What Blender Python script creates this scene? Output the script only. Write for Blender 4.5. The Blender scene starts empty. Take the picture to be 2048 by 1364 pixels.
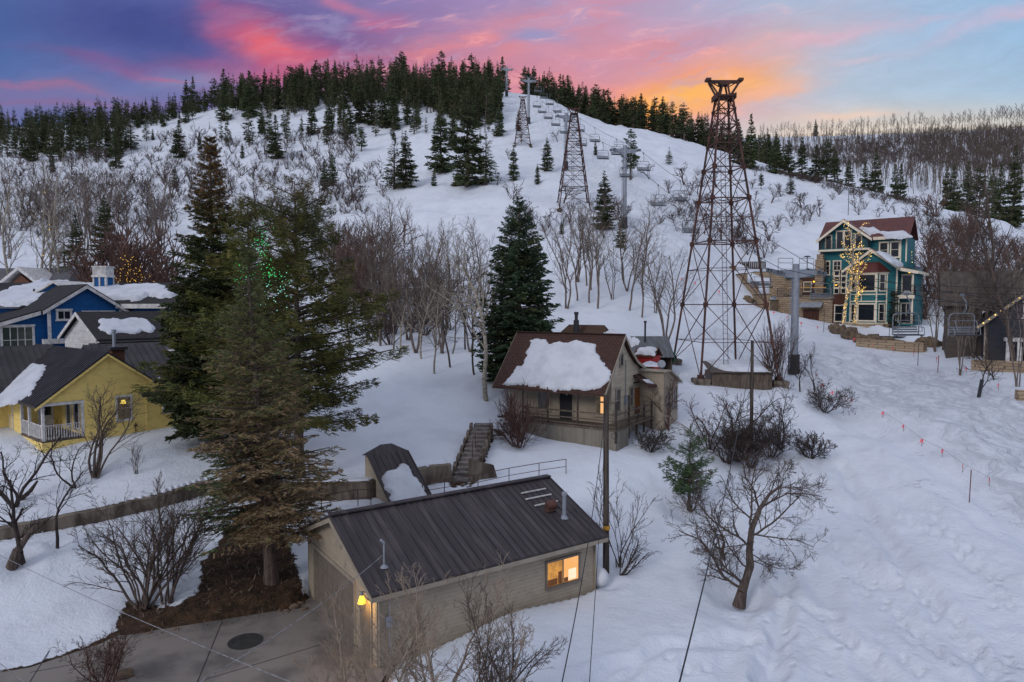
import bpy, math, random
import numpy as np
from mathutils import Vector, Matrix
rnd = random.Random(7)
R = math.radians
scene = bpy.context.scene
# ------------------------------------------------------------------ camera, sky, sun, exposure
F = 1365.0; PITCH = R(3.02); CZ = 12.4
cam_d = bpy.data.cameras.new('camera'); cam = bpy.data.objects.new('camera', cam_d)
scene.collection.objects.link(cam); scene.camera = cam
cam.location = (0, 0, CZ); cam.rotation_euler = (R(90) - PITCH, 0, 0)
cam_d.sensor_width = 36; cam_d.lens = 24.0; cam_d.clip_end = 9000; cam_d.clip_start = .3
scene.view_settings.view_transform = 'Standard'; scene.view_settings.look = 'None'
scene.view_settings.exposure = 0.36; scene.view_settings.gamma = 1.0
cy_ = scene.cycles
cy_.max_bounces = 5; cy_.diffuse_bounces = 3; cy_.glossy_bounces = 2; cy_.transparent_max_bounces = 8; cy_.transmission_bounces = 3
try: cy_.use_denoising = True
except Exception: pass

def lin(c):
    return tuple(((x/255)/12.92 if x/255 <= .04045 else ((x/255+.055)/1.055)**2.4) for x in c)
def ray(px, py):
    cx = (px-1024)/F; cy = (682-py)/F
    d = math.cos(PITCH) + cy*math.sin(PITCH)
    return cx/d, (-math.sin(PITCH)+cy*math.cos(PITCH))/d      # u = x/y , t = (z-CZ)/y
def P(px, py, d):
    u, t = ray(px, py); return Vector((u*d, d, CZ+t*d))
def Pz(px, py, z):
    u, t = ray(px, py); d = (z-CZ)/t; return Vector((u*d, d, z))

world = bpy.data.worlds.new('World'); scene.world = world; world.use_nodes = True
class NT:
    def __init__(s, tree): s.t = tree; s.n = tree.nodes; s.l = tree.links
    def new(s, ty, **kw):
        n = s.n.new(ty)
        for k, v in kw.items(): setattr(n, k, v)
        return n
    def setin(s, n, i, v):
        if v is None: return
        if isinstance(v, bpy.types.NodeSocket): s.l.new(v, n.inputs[i])
        else:
            if isinstance(v, (tuple, list)) and len(v) == 3 and n.inputs[i].type == 'RGBA': v = tuple(v)+(1,)
            n.inputs[i].default_value = v
    def m(s, op, a, b=None, c=None, clamp=False):
        n = s.new('ShaderNodeMath', operation=op); n.use_clamp = clamp
        s.setin(n, 0, a); s.setin(n, 1, b); s.setin(n, 2, c)
        return n.outputs[0]
    def comb(s, x, y, z=0.0):
        n = s.new('ShaderNodeCombineXYZ')
        for i, v in enumerate((x, y, z)): s.setin(n, i, v)
        return n.outputs[0]
    def noise(s, vec, scale, detail=4, rough=.55, dist=0.0, out=0):
        n = s.new('ShaderNodeTexNoise'); s.setin(n, 'Vector', vec)
        n.inputs['Scale'].default_value = scale; n.inputs['Detail'].default_value = detail
        n.inputs['Roughness'].default_value = rough; n.inputs['Distortion'].default_value = dist
        return n.outputs[out]
    def sstep(s, x, a, b):
        n = s.new('ShaderNodeMapRange', interpolation_type='SMOOTHSTEP')
        s.setin(n, 0, x); n.inputs[1].default_value = a; n.inputs[2].default_value = b
        n.inputs[3].default_value = 0; n.inputs[4].default_value = 1
        return n.outputs[0]
    def mix(s, f, a, b, mode='MIX'):
        n = s.new('ShaderNodeMix', data_type='RGBA', blend_type=mode)
        s.setin(n, 0, f); s.setin(n, 6, a); s.setin(n, 7, b)
        return n.outputs[2]
    def ramp(s, x, stops):
        n = s.new('ShaderNodeValToRGB'); cr = n.color_ramp
        while len(cr.elements) < len(stops): cr.elements.new(.5)
        for e, (p, c) in zip(cr.elements, stops): e.position = p; e.color = tuple(c)+(1,)
        s.setin(n, 0, x); return n.outputs[0]

SUN_EL, SUN_AZ = R(27), R(-140)      # soft sun added behind the left shoulder to brighten slopes facing the camera
def build_sky():
    w = NT(world.node_tree); w.n.clear()
    tc = w.new('ShaderNodeTexCoord'); sp = w.new('ShaderNodeSeparateXYZ'); w.l.new(tc.outputs['Generated'], sp.inputs[0])
    X, Y, Z = sp.outputs
    ys = w.m('MAXIMUM', Y, .08)
    u = w.m('DIVIDE', X, ys); v = w.m('DIVIDE', Z, ys)
    uv0 = w.comb(u, w.m('MULTIPLY', v, 2.2))
    wa = w.noise(uv0, 3.0, 5, .6, out=1)
    ws = w.new('ShaderNodeSeparateColor'); w.l.new(wa, ws.inputs[0])
    u2 = w.m('ADD', u, w.m('MULTIPLY', w.m('SUBTRACT', ws.outputs[0], .5), .22))
    v2 = w.m('ADD', v, w.m('MULTIPLY', w.m('SUBTRACT', ws.outputs[1], .5), .085))
    # streaks of cirrus, running up to the right
    su = w.m('ADD', w.m('MULTIPLY', u2, .95), w.m('MULTIPLY', v2, .3))
    sv = w.m('SUBTRACT', v2, w.m('MULTIPLY', u2, .22))
    st = w.noise(w.comb(w.m('MULTIPLY', su, 2.4), w.m('MULTIPLY', sv, 11.0)), 1.5, 7, .62, .4)
    stc = w.sstep(st, .40, .66)
    fine = w.noise(w.comb(w.m('MULTIPLY', su, 7), w.m('MULTIPLY', sv, 24.0)), 1.5, 7, .68, .5)
    med = w.noise(w.comb(w.m('MULTIPLY', su, 4.2), w.m('MULTIPLY', sv, 13.0), 4.0), 1.3, 6, .62, .6)
    un = w.m('ADD', w.m('MULTIPLY', u, .5/.75), .5)
    base = w.ramp(un, [(0, lin((98,118,176))), (.2, lin((104,112,172))), (.42, lin((150,128,180))), (.6, lin((178,158,196))),
                       (.75, lin((170,190,218))), (1, lin((150,188,224)))])
    # paler toward the horizon
    hz = w.m('MULTIPLY', w.m('SUBTRACT', 1, w.sstep(v, .22, .42)), w.sstep(u, .18, .5))
    base = w.mix(w.m('MULTIPLY', hz, .65), base, lin((186,203,212)))
    hz2 = w.m('MULTIPLY', w.m('SUBTRACT', 1, w.sstep(v, .245, .31)), w.sstep(u, .2, .45))
    base = w.mix(w.m('MULTIPLY', hz2, .55), base, lin((240,212,178)))
    def blob(col, px, py, rx, ry, rot, c, k, nz):
        u0, v0 = ray(px, py); sx = rx/F; sy = ry/F; a = R(rot); ca, sa = math.cos(a), math.sin(a)
        du = w.m('SUBTRACT', u2, u0); dv = w.m('SUBTRACT', v2, v0)
        A = w.m('ADD', w.m('MULTIPLY', du, ca/sx), w.m('MULTIPLY', dv, sa/sx))
        B = w.m('ADD', w.m('MULTIPLY', du, -sa/sy), w.m('MULTIPLY', dv, ca/sy))
        q = w.m('ADD', w.m('MULTIPLY', A, A), w.m('MULTIPLY', B, B))
        e = w.m('EXPONENT', w.m('MULTIPLY', q, -1.0))
        f = w.m('MULTIPLY', e, k)
        if nz > 0: f = w.m('MULTIPLY', f, w.m('ADD', w.m('MULTIPLY', stc, nz), 1-nz))
        else: pass
        f = w.m('MINIMUM', f, 1.0)
        return w.mix(f, col, lin(c))
    c = base
    for b in [(-150,60,230,130,0,(60,104,164),1,.1), (330,50,380,88,-6,(68,78,145),1.15,.1), (690,112,240,66,-25,(112,86,150),1.0,.25),
              (40,190,300,26,-4,(150,108,160),.9,.4), (330,158,130,12,-8,(176,84,130),.8,.5), (-20,245,70,18,0,(175,66,112),.7,0),
              (180,118,130,12,-10,(130,88,146),.6,.5),
              (120,190,320,30,0,(112,118,170),.8,.2), (400,150,110,20,4,(116,140,188),1.0,.1), (60,165,160,7,-8,(160,112,150),.8,.4), (330,152,60,4,0,(190,100,130),.7,.3), (150,205,140,6,-3,(150,100,140),.6,.4), (560,82,85,36,-20,(228,100,118),1.3,.25), (455,15,60,18,-40,(170,92,140),.6,.5), (450,118,150,12,4,(160,78,130),.6,.4),
              (570,140,150,22,0,(196,82,122),.9,.3), (690,-5,80,14,-20,(226,124,148),.9,.5),
              (770,50,45,20,0,(196,104,145),.8,.6), (850,165,300,34,3,(212,118,146),.8,.35), (960,100,250,40,14,(236,136,138),1.0,.75),
              (1150,25,240,40,12,(220,144,160),.8,.8), (1120,175,280,40,-6,(238,142,140),1.05,.45), (1260,125,250,60,-8,(224,146,158),.85,.6), (1075,76,70,16,0,(140,150,200),.9,.1),
              (1330,100,110,45,12,(226,128,130),.9,.5), (1400,150,230,60,20,(246,160,128),1.1,.4), (1330,205,190,30,14,(255,168,92),1.5,.15),
              (1400,185,150,26,12,(255,188,100),1.0,.3),
              (1520,178,120,16,12,(248,182,150),.9,.6), (1440,55,160,50,10,(196,158,194),.5,.6), (1640,65,120,14,14,(230,178,198),.7,.8),
              (1720,108,80,8,8,(236,190,196),.7,.8), (1950,50,150,13,18,(232,180,198),.9,.8), (1800,45,120,9,8,(222,182,202),.5,.8), (1690,222,110,9,4,(246,206,180),.6,.4)]:
        c = blob(c, *b)
    # thin blue-grey and rosy veils breaking up the colour
    c = w.mix(w.m('MULTIPLY', w.m('MULTIPLY', w.sstep(med, .50, .66), .46), w.m('MULTIPLY', w.sstep(u, -.50, -.25), w.m('SUBTRACT', 1, w.sstep(u, .22, .42)))), c, lin((172,160,200)))
    c = w.mix(w.m('MULTIPLY', w.m('MULTIPLY', w.sstep(fine, .54, .70), w.m('MULTIPLY', w.sstep(u, -.45, -.1), w.m('SUBTRACT', 1, w.sstep(u, .28, .5)))), .38), c, lin((250,178,172)))
    fm = w.m('ADD', .90, w.m('MULTIPLY', w.m('SUBTRACT', fine, .5), .34)); fm = w.m('ADD', fm, .1)
    vec = w.new('ShaderNodeVectorMath', operation='SCALE'); w.l.new(c, vec.inputs[0]); w.l.new(fm, vec.inputs[3])
    front = vec.outputs[0]
    # overhead and behind: plain sky out of view, made brighter to light the scene
    el = w.sstep(Z, .38, .75)
    up = w.mix(el, lin((176,184,208)), lin((200,206,226)))
    bk = w.sstep(Y, .12, .45)
    col = w.mix(bk, up, front)
    col = w.mix(el, col, up)
    sky = w.new('ShaderNodeTexSky'); sky.sky_type = 'NISHITA'; sky.sun_disc = False
    sky.sun_elevation = R(2); sky.sun_rotation = R(20)
    bg1 = w.new('ShaderNodeBackground'); w.l.new(sky.outputs[0], bg1.inputs[0]); bg1.inputs[1].default_value = .008
    bg2 = w.new('ShaderNodeBackground'); w.l.new(col, bg2.inputs[0]); bg2.inputs[1].default_value = .74
    ad = w.new('ShaderNodeAddShader'); w.l.new(bg1.outputs[0], ad.inputs[0]); w.l.new(bg2.outputs[0], ad.inputs[1])
    out = w.new('ShaderNodeOutputWorld'); w.l.new(ad.outputs[0], out.inputs[0])
    world.cycles.sampling_method = 'MANUAL'; world.cycles.sample_map_resolution = 512
build_sky()
sl = bpy.data.lights.new('sun', 'SUN'); sun = bpy.data.objects.new('sun', sl); scene.collection.objects.link(sun)
sl.energy = .80; sl.angle = R(20); sl.color = (1.0, .955, .94)
sdir = Vector((math.sin(SUN_AZ)*math.cos(SUN_EL), math.cos(SUN_AZ)*math.cos(SUN_EL), math.sin(SUN_EL)))
sun.rotation_euler = (-sdir).to_track_quat('-Z', 'Y').to_euler()

# ------------------------------------------------------------------ noise and terrain height
_rs = np.random.RandomState(3); _lat = _rs.rand(256, 256).astype(np.float64)
def vnoise(x, y):
    xi = np.floor(x).astype(int); yi = np.floor(y).astype(int); fx = x-xi; fy = y-yi
    fx = fx*fx*fx*(fx*(fx*6-15)+10); fy = fy*fy*fy*(fy*(fy*6-15)+10)
    a = _lat[xi & 255, yi & 255]; b = _lat[(xi+1) & 255, yi & 255]; c = _lat[xi & 255, (yi+1) & 255]; d = _lat[(xi+1) & 255, (yi+1) & 255]
    return (a*(1-fx)+b*fx)*(1-fy) + (c*(1-fx)+d*fx)*fy - .5
def fbm(x, y, o=4):
    s = 0; a = 1.0
    for k in range(o):
        s = s + a*vnoise(x+17.3*k, y+41.7*k); x = x*2.03; y = y*2.03; a *= .5
    return s
COLS = np.array([-1800,-400,0,250,450,600,750,900,1050,1213,1350,1500,1700,1900,2100,2500,3900], float)
ROWS = [  # depth, kind, values per column ('z' = height, 'p' = picture row)
 (7,'z',[0,0,0,0,0,0,0,.3,.7,.8,.7,.5,.6,1.0,1.2,1.5,2]),
 (16,'z',[0,0,0,0,0,0,0,.3,.8,.8,.7,.5,.6,1.0,1.2,1.5,2]),
 (20,'z',[0,0,0,0,0,0,0,.4,.9,.8,.7,.5,.7,1.1,1.3,1.6,2]),
 (24,'z',[.1,.1,.0,0,0,0,0,.3,.9,.7,.7,.5,.8,1.3,1.5,2,2.4]),
 (28,'z',[.6,.6,.7,.7,.8,.4,0,0,.4,.5,.6,.5,.9,1.6,1.9,2.4,3]),
 (32,'z',[1.2,1.2,1.3,1.4,1.5,1.4,.8,.4,.6,1.0,.9,.8,1.2,2.0,2.3,2.8,3.3]),
 (36,'z',[2.2,2.2,2.2,2.3,2.3,2.2,2.2,2.2,1.7,1.9,1.4,1.2,1.6,2.6,3.0,3.5,4]),
 (42,'z',[4.2,4.2,4.2,4.0,3.6,3.3,3.2,3.0,2.9,2.9,2.4,2.1,2.4,3.7,4.2,4.8,5.5]),
 (48,'z',[5,5,4.8,4.6,4.3,4.1,4.1,4.1,3.7,3.3,3.3,3.1,3.3,4.8,5.6,6,7]),
 (58,'p',[755,755,760,765,765,755,745,750,750,755,782,789,789,752,732,725,715]),
 (70,'p',[700,700,700,700,695,690,680,680,685,690,715,728,722,700,684,680,670]),
 (85,'p',[640,640,640,640,630,625,615,615,615,615,640,652,654,640,630,630,620]),
 (105,'p',[555,560,560,560,550,540,530,520,510,505,525,550,560,560,560,560,560]),
 (130,'p',[505,500,500,495,480,465,440,425,412,410,425,455,485,490,505,530,540]),
 (160,'p',[440,435,430,420,400,385,368,352,345,342,360,390,418,414,487,540,560]),
 (195,'p',[390,375,368,350,325,305,290,272,265,280,305,345,384,440,520,580,600]),
 (235,'p',[340,318,308,288,262,240,215,205,205,248,277,322,405,470,530,600,620]),
 (275,'p',[300,280,262,240,215,195,180,177,184,258,300,370,430,480,520,600,620]),
 (320,'p',[310,290,275,258,235,218,200,197,215,290,345,395,425,450,470,560,600]),
 (420,'p',[360,350,340,330,320,310,300,300,310,350,370,385,395,398,395,420,450]),
 (560,'p',[400,400,400,400,390,380,370,360,355,350,330,318,315,310,305,300,330]),
 (700,'p',[420,420,420,420,420,410,390,370,345,320,292,280,274,266,256,250,250]),
 (800,'p',[430,430,430,430,430,420,400,380,350,320,288,276,270,262,252,246,240]),
 (1000,'p',[470,470,470,470,470,460,440,420,400,370,340,330,325,320,315,310,300]),
 (2800,'p',[590]*17)]
def _build_T():
    lnd = np.log([r[0] for r in ROWS]); T = []
    for d, k, vals in ROWS:
        vals = np.array(vals, float)
        T.append((vals-CZ)/d if k == 'z' else np.array([ray(1024, v)[1] for v in vals]))
    T = np.array(T)
    gl = np.arange(lnd[0], lnd[-1], .01); gp = np.arange(-1800, 3901, 10.0)
    def pchip(x, y, xn):            # monotone cubic
        h = np.diff(x); dl = np.diff(y, axis=0)/h[:, None]; m = np.zeros_like(y)
        m[0] = dl[0]; m[-1] = dl[-1]
        for i in range(1, len(x)-1):
            a, b = dl[i-1], dl[i]; ok = a*b > 0
            w1 = 2*h[i]+h[i-1]; w2 = h[i]+2*h[i-1]
            m[i] = np.where(ok, (w1+w2)/(w1/np.where(ok, a, 1)+w2/np.where(ok, b, 1)), 0)
        j = np.clip(np.searchsorted(x, xn)-1, 0, len(x)-2); t = ((xn-x[j])/h[j])[:, None]; H = h[j][:, None]
        return (2*t**3-3*t**2+1)*y[j] + (t**3-2*t**2+t)*H*m[j] + (-2*t**3+3*t**2)*y[j+1] + (t**3-t**2)*H*m[j+1]
    G = pchip(lnd, T, gl); G = pchip(COLS, G.T, gp).T
    ker = np.exp(-np.linspace(-2, 2, 9)**2); ker /= ker.sum()
    G2 = np.apply_along_axis(lambda r: np.convolve(np.pad(r, 4, mode='edge'), ker, 'valid'), 1, G)
    G2 = np.apply_along_axis(lambda r: np.convolve(np.pad(r, 2, mode='edge'), ker[2:7]/ker[2:7].sum(), 'valid'), 0, G2)
    return gl, gp, G2
GL, GP, GT = _build_T()
def T_at(pxu, d):
    a = np.clip((pxu-GP[0])/10, 0, len(GP)-1.001); b = np.clip((np.log(d)-GL[0])/.01, 0, len(GL)-1.001)
    i = a.astype(int); j = b.astype(int); fa = a-i; fb = b-j
    return (GT[j, i]*(1-fa)+GT[j, i+1]*fa)*(1-fb) + (GT[j+1, i]*(1-fa)+GT[j+1, i+1]*fa)*fb
def sst(x, a, b):
    t = np.clip((x-a)/(b-a), 0, 1); return t*t*(3-2*t)
def poly_sd(x, y, poly):           # signed distance, positive inside
    x = np.asarray(x, float); y = np.asarray(y, float); dm = np.full(x.shape, 1e9); ins = np.zeros(x.shape, bool); n = len(poly)
    for k in range(n):
        ax, ay = poly[k][0], poly[k][1]; bx, by = poly[(k+1) % n][0], poly[(k+1) % n][1]
        ex, ey = bx-ax, by-ay; L = ex*ex+ey*ey+1e-12
        t = np.clip(((x-ax)*ex+(y-ay)*ey)/L, 0, 1)
        dm = np.minimum(dm, np.hypot(x-ax-t*ex, y-ay-t*ey))
        c = ((ay > y) != (by > y)) & (x < (bx-ax)*(y-ay)/(by-ay+1e-12)+ax); ins ^= c
    return np.where(ins, dm, -dm)
def line_d(x, y, pts):             # distance to an open polyline, and position along it
    x = np.asarray(x, float); y = np.asarray(y, float); dm = np.full(x.shape, 1e9); par = np.zeros(x.shape); side = np.zeros(x.shape)
    for k in range(len(pts)-1):
        ax, ay = pts[k][:2]; bx, by = pts[k+1][:2]; ex, ey = bx-ax, by-ay; L = ex*ex+ey*ey+1e-12
        t = np.clip(((x-ax)*ex+(y-ay)*ey)/L, 0, 1); d = np.hypot(x-ax-t*ex, y-ay-t*ey)
        m = d < dm; dm = np.where(m, d, dm); par = np.where(m, k+t, par); side = np.where(m, np.sign(ex*(y-ay)-ey*(x-ax)), side)
    return dm, par, side
# garage frame
GA = R(34.4); GX = Vector((math.cos(GA), math.sin(GA), 0)); GY = Vector((-math.sin(GA), math.cos(GA), 0))
G0 = Vector((-4.65, 22.2, 0)) + GX*.35 + GY*.40           # wall corner nearest the camera
GLn, GW = 9.8, 7.3
gar = [G0, G0+GX*GLn, G0+GX*GLn+GY*GW, G0+GY*GW]
drive = [Pz(-300,1395,0), Pz(60,1335,0), Pz(200,1288,0), Pz(240,1268,0), Pz(300,1262,0), Pz(440,1240,0), Pz(590,1216,0), gar[3]+Vector((.4,.4,0)), G0+Vector((.4,.3,0)), Pz(745,1400,0), Vector((-3.6,17,0)), Vector((-26,12,0)), Vector((-34,17,0))]
dirt_a = [Pz(225,1290,0), Pz(590,1228,0), Pz(612,1190,.3), Pz(585,1120,.7), Pz(560,1075,1.2), Pz(455,1078,1.2), Pz(405,1135,.8), Pz(398,1185,.6), Pz(352,1215,.4), Pz(255,1205,.4), Pz(235,1245,.2)]
dirt_b = [P(780,690,72), P(900,720,66), P(1000,690,66), P(880,640,75), P(760,650,75)]
# retaining wall (front face line) and the path in front of it
WALL = [Pz(-260,1128,1.9), Pz(0,1080,1.9), Pz(200,1043,1.95), Pz(330,1012,2.0), Pz(410,988,2.05), Pz(520,1001,2.1), Pz(620,1003,2.1), Pz(735,1000,2.15), Pz(860,968,2.3), Pz(903,962,2.4)]
WALL2 = [Pz(946,962,2.45), Pz(985,930,2.9)]
ST0 = Pz(925,962,2.42); ST1 = Vector((-1.95, 46.2, 4.35))   # stairs foot and head
RUN = [P(1400,640,85), P(1560,640,82), P(1750,680,74), P(1900,740,62), P(2048,800,50), P(2400,900,40), P(2300,1300,26), P(2048,1075,31), P(1860,900,44), P(1740,830,52), P(1640,770,60), P(1500,720,69), P(1380,680,80)]
RUN_UP = [P(1400,640,85), P(1560,640,82), P(1480,540,106), P(1380,420,132), P(1230,300,190), P(1130,230,235), P(1030,178,270), P(1010,200,260), P(1100,300,175), P(1180,400,132), P(1290,560,98)]
def H(x, y):
    x = np.asarray(x, float); y = np.maximum(np.asarray(y, float), 7.2)
    px = 1024+F*x/y
    z = CZ + T_at(px, y)*y
    amp = .05+.010*np.clip(y-25, 0, 140)
    z = z + fbm(x/(6+y*.10)+50, y/(6+y*.10)+50, 4)*amp
    z = z + fbm(x/2.6+9, y/4.2+9, 3)*.09*sst(px, 900, 1250)*sst(70-y, 0, 20)
    z = z + fbm(x/1.1+3, y/2.2+5, 3)*.03*sst(70-y, 0, 20)
    a = (x*-.12+y*-.99); c = (x*.99+y*-.12); rt = sst(px, 1180, 1500)*sst(60-y, 0, 14)
    z = z + (fbm(a/6.0, c/1.5+fbm(a/5, c/4, 2)*1.6, 3)*.34+np.abs(fbm(a/4.0+7, c/2.2+3, 2))*-.22)*rt*(1-.8*sst(poly_sd(x, y, RUN), -2, 2))
    z = z + fbm(x/9+31, y/4.5+13, 4)*sst(y, 70, 130)*1.5*(1-.7*sst(y, 240, 320))
    # path / retaining wall step
    near = (y > 24) & (y < 50)
    if near.any():
        d, par, side = line_d(x, y, WALL)
        base = np.interp(par, [0,1,2,4,6,9], [1.9,1.9,1.95,2.05,2.12,2.4]); step = np.interp(par, [0,1,2,3,6,9], [.45,.5,.55,.75,.95,.9])
        sd_ = d*side
        infront = (sd_ < .24) & near & (par > .001) & (par < 8.999); d = np.where(sd_ > 0, 0, d)
        w = (1-sst(d, 1.9, 4.6))
        z = np.where(infront, z*(1-w)+(base-.02)*w, z)
        behind = (sd_ >= .24) & near & (par > .001) & (par < 8.999); d = np.maximum(sd_-.24, 0)
        z = np.where(behind, np.maximum(z, base+step*(1-sst(d, 3., 7.))-.05*sst(d, 0, 1)+.0) * (1-sst(d, .0, 5.)) + z*sst(d, .0, 5.), z)
        # stairs cut
        d, par, _ = line_d(x, y, [ST0-Vector((.1,.8,0)), ST1+Vector((0,.3,0))])
        sz = ST0.z+(ST1.z-ST0.z)*par
        w = 1-sst(d, .62, .95); z = z*(1-w)+np.minimum(z, sz-.22)*w
    # flat ground: driveway and garage
    for pl, zz, soft in ((drive, -.03, .5), (gar, -.10, .25)):
        s = poly_sd(x, y, pl); w = sst(s, -soft, .0); z = z*(1-w)+zz*w
    # tyre-worn trough in the snow on the right, by the run's edge
    d, _, _ = line_d(x, y, RUN_EDGE)
    z = z - .35*np.exp(-(d/1.6)**2) + .22*np.exp(-((d-2.6)/1.0)**2)
    s = poly_sd(x, y, TERR); w = sst(s, -3.5, .0); z = z*(1-w)+np.minimum(z, 9.85)*w
    return z
TERR = [(36.4,94.3), (43.5,88.7), (50,84), (54.5,89.5), (42.5,101.5)]
RUN_EDGE = [P(1560,725,68), P(1700,830,52), P(1850,915,43), P(2048,1060,31), P(2300,1250,25)]
def h1(x, y): return float(H(np.array([x]), np.array([y]))[0])
def at(px, d):                      # point of the ground at picture column px and depth d
    x = (px-1024)/F*d; return Vector((x, d, h1(x, d)))
_ds = np.exp(np.arange(math.log(14), math.log(1100), .006))
def hit(px, py, dmin=14):           # first ground point seen at (px, py)
    u, t = ray(px, py); ds = _ds[_ds > dmin]; z = H(u*ds, ds)
    k = np.nonzero(z >= CZ+t*ds)[0]
    if len(k) == 0: return None
    d = ds[k[0]]; return Vector((u*d, d, h1(u*d, d)))

# ------------------------------------------------------------------ helpers
col = scene.collection
def tag(o, label=None, cat=None, group=None, kind=None):
    if label: o['label'] = label
    if cat: o['category'] = cat
    if group: o['group'] = group
    if kind: o['kind'] = kind
    return o
def thing(name, label, cat, loc=(0,0,0), rz=0, group=None):
    o = bpy.data.objects.new(name, None); col.objects.link(o); o.empty_display_size = .3
    o.location = loc; o.rotation_euler = (0, 0, rz); return tag(o, label, cat, group)
def link_mesh(name, me, parent=None):
    o = bpy.data.objects.new(name, me); col.objects.link(o)
    if parent is not None: o.parent = parent
    return o
def np_mesh(name, V, Fc, mats, mi=None, smooth=False, attrs=None):
    V = np.asarray(V, np.float32).reshape(-1, 3); Fc = np.asarray(Fc, np.int32)
    me = bpy.data.meshes.new(name); k = Fc.shape[1]
    me.vertices.add(len(V)); me.vertices.foreach_set('co', V.ravel())
    me.loops.add(Fc.size); me.loops.foreach_set('vertex_index', Fc.ravel())
    me.polygons.add(len(Fc)); me.polygons.foreach_set('loop_start', np.arange(0, Fc.size, k, dtype=np.int32))
    me.polygons.foreach_set('loop_total', np.full(len(Fc), k, np.int32))
    for m in (mats if isinstance(mats, (list, tuple)) else [mats]): me.materials.append(m)
    if mi is not None: me.polygons.foreach_set('material_index', np.asarray(mi, np.int32))
    if smooth: me.polygons.foreach_set('use_smooth', np.ones(len(Fc), bool))
    if attrs:
        for an, av in attrs.items():
            a = me.attributes.new(an, 'FLOAT', 'POINT'); a.data.foreach_set('value', np.asarray(av, np.float32))
    me.update(calc_edges=True); return me
class MB:
    def __init__(s): s.v = []; s.f = []; s.mi = []; s.cm = 0
    def quad(s, *p):
        n = len(s.v); s.v += [tuple(q) for q in p]; s.f.append(tuple(range(n, n+len(p)))); s.mi.append(s.cm); return s
    def box(s, x0, x1, y0, y1, z0, z1, M=None):
        n = len(s.v); c = [Vector((x, y, z)) for z in (z0, z1) for x, y in ((x0,y0),(x1,y0),(x1,y1),(x0,y1))]
        if M is not None: c = [M @ q for q in c]
        s.v += [tuple(q) for q in c]
        for f in ((3,2,1,0),(4,5,6,7),(0,1,5,4),(1,2,6,5),(2,3,7,6),(3,0,4,7)): s.f.append(tuple(n+i for i in f)); s.mi.append(s.cm)
        return s
    def tube(s, a, b, r, r2=None, n=6, cap=True):
        a = Vector(a); b = Vector(b); r2 = r if r2 is None else r2; d = (b-a)
        if d.length < 1e-6: return s
        d.normalize(); q = d.orthogonal().normalized(); w = d.cross(q); k = len(s.v)
        for p, rr in ((a, r), (b, r2)):
            for i in range(n):
                t = 2*math.pi*(i+.5)/n; s.v.append(tuple(p+q*(rr*math.cos(t))+w*(rr*math.sin(t))))
        for i in range(n): s.f.append((k+i, k+(i+1) % n, k+n+(i+1) % n, k+n+i)); s.mi.append(s.cm)
        if cap: s.f.append(tuple(k+i for i in reversed(range(n)))); s.f.append(tuple(k+n+i for i in range(n))); s.mi += [s.cm]*2
        return s
    def bar(s, a, b, w, h=None):           # rectangular bar between two points
        a = Vector(a); b = Vector(b); h = h or w; d = b-a; L = d.length
        if L < 1e-6: return s
        d.normalize(); up = Vector((0,0,1)) if abs(d.z) < .95 else Vector((0,1,0)); x = d.cross(up).normalized(); y = x.cross(d)
        M = Matrix(((x.x, d.x, y.x, a.x), (x.y, d.y, y.y, a.y), (x.z, d.z, y.z, a.z), (0,0,0,1)))
        return s.box(-w/2, w/2, 0, L, -h/2, h/2, M)
    def path(s, pts, r, n=5):
        for a, b in zip(pts[:-1], pts[1:]): s.tube(a, b, r, n=n, cap=False)
        return s
    def prism(s, poly, a, b, axis='x'):     # poly of 2-D points extruded from a to b
        def mk(p, t): return {'x': (t, p[0], p[1]), 'y': (p[0], t, p[1]), 'z': (p[0], p[1], t)}[axis]
        k = len(s.v); n = len(poly)
        s.v += [mk(p, a) for p in poly] + [mk(p, b) for p in poly]
        s.f.append(tuple(k+i for i in reversed(range(n)))); s.f.append(tuple(k+n+i for i in range(n)))
        for i in range(n): s.f.append((k+i, k+(i+1) % n, k+n+(i+1) % n, k+n+i))
        s.mi += [s.cm]*(n+2); return s
    def sphere(s, c, r, n=8, m=5, sz=1.0):
        k = len(s.v); c = Vector(c)
        for j in range(m+1):
            ph = math.pi*j/m
            for i in range(n):
                t = 2*math.pi*i/n; s.v.append((c.x+r*math.sin(ph)*math.cos(t), c.y+r*math.sin(ph)*math.sin(t), c.z+r*sz*math.cos(ph)))
        for j in range(m):
            for i in range(n): s.f.append((k+j*n+i, k+(j+1)*n+i, k+(j+1)*n+(i+1) % n, k+j*n+(i+1) % n)); s.mi.append(s.cm)
        return s
    def build(s, name, mats, parent=None, smooth=False, label=None):
        me = bpy.data.meshes.new(name); me.from_pydata(s.v, [], s.f)
        for m in (mats if isinstance(mats, (list, tuple)) else [mats]): me.materials.append(m)
        me.polygons.foreach_set('material_index', s.mi)
        import bmesh
        bm = bmesh.new(); bm.from_mesh(me); bmesh.ops.recalc_face_normals(bm, faces=bm.faces); bm.to_mesh(me); bm.free()
        if smooth: me.polygons.foreach_set('use_smooth', [True]*len(me.polygons))
        me.update(); o = link_mesh(name, me, parent)
        if label: o['label'] = label
        return o
def _flush(s, name, mats, parent):
    if s.v: s.build(name, mats, parent)
    s.v, s.f, s.mi = [], [], []
MB.flush = _flush
def copy_tree(o, parent=None):
    c = o.copy(); col.objects.link(c)
    if parent is not None: c.parent = parent
    for ch in KIDS.get(o.name) or [q for q in bpy.data.objects if q.parent == o]: copy_tree(ch, c)
    return c
KIDS = {}
def remember(o):
    ks = [q for q in bpy.data.objects if q.parent == o]; KIDS[o.name] = ks
    for k in ks: remember(k)

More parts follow.
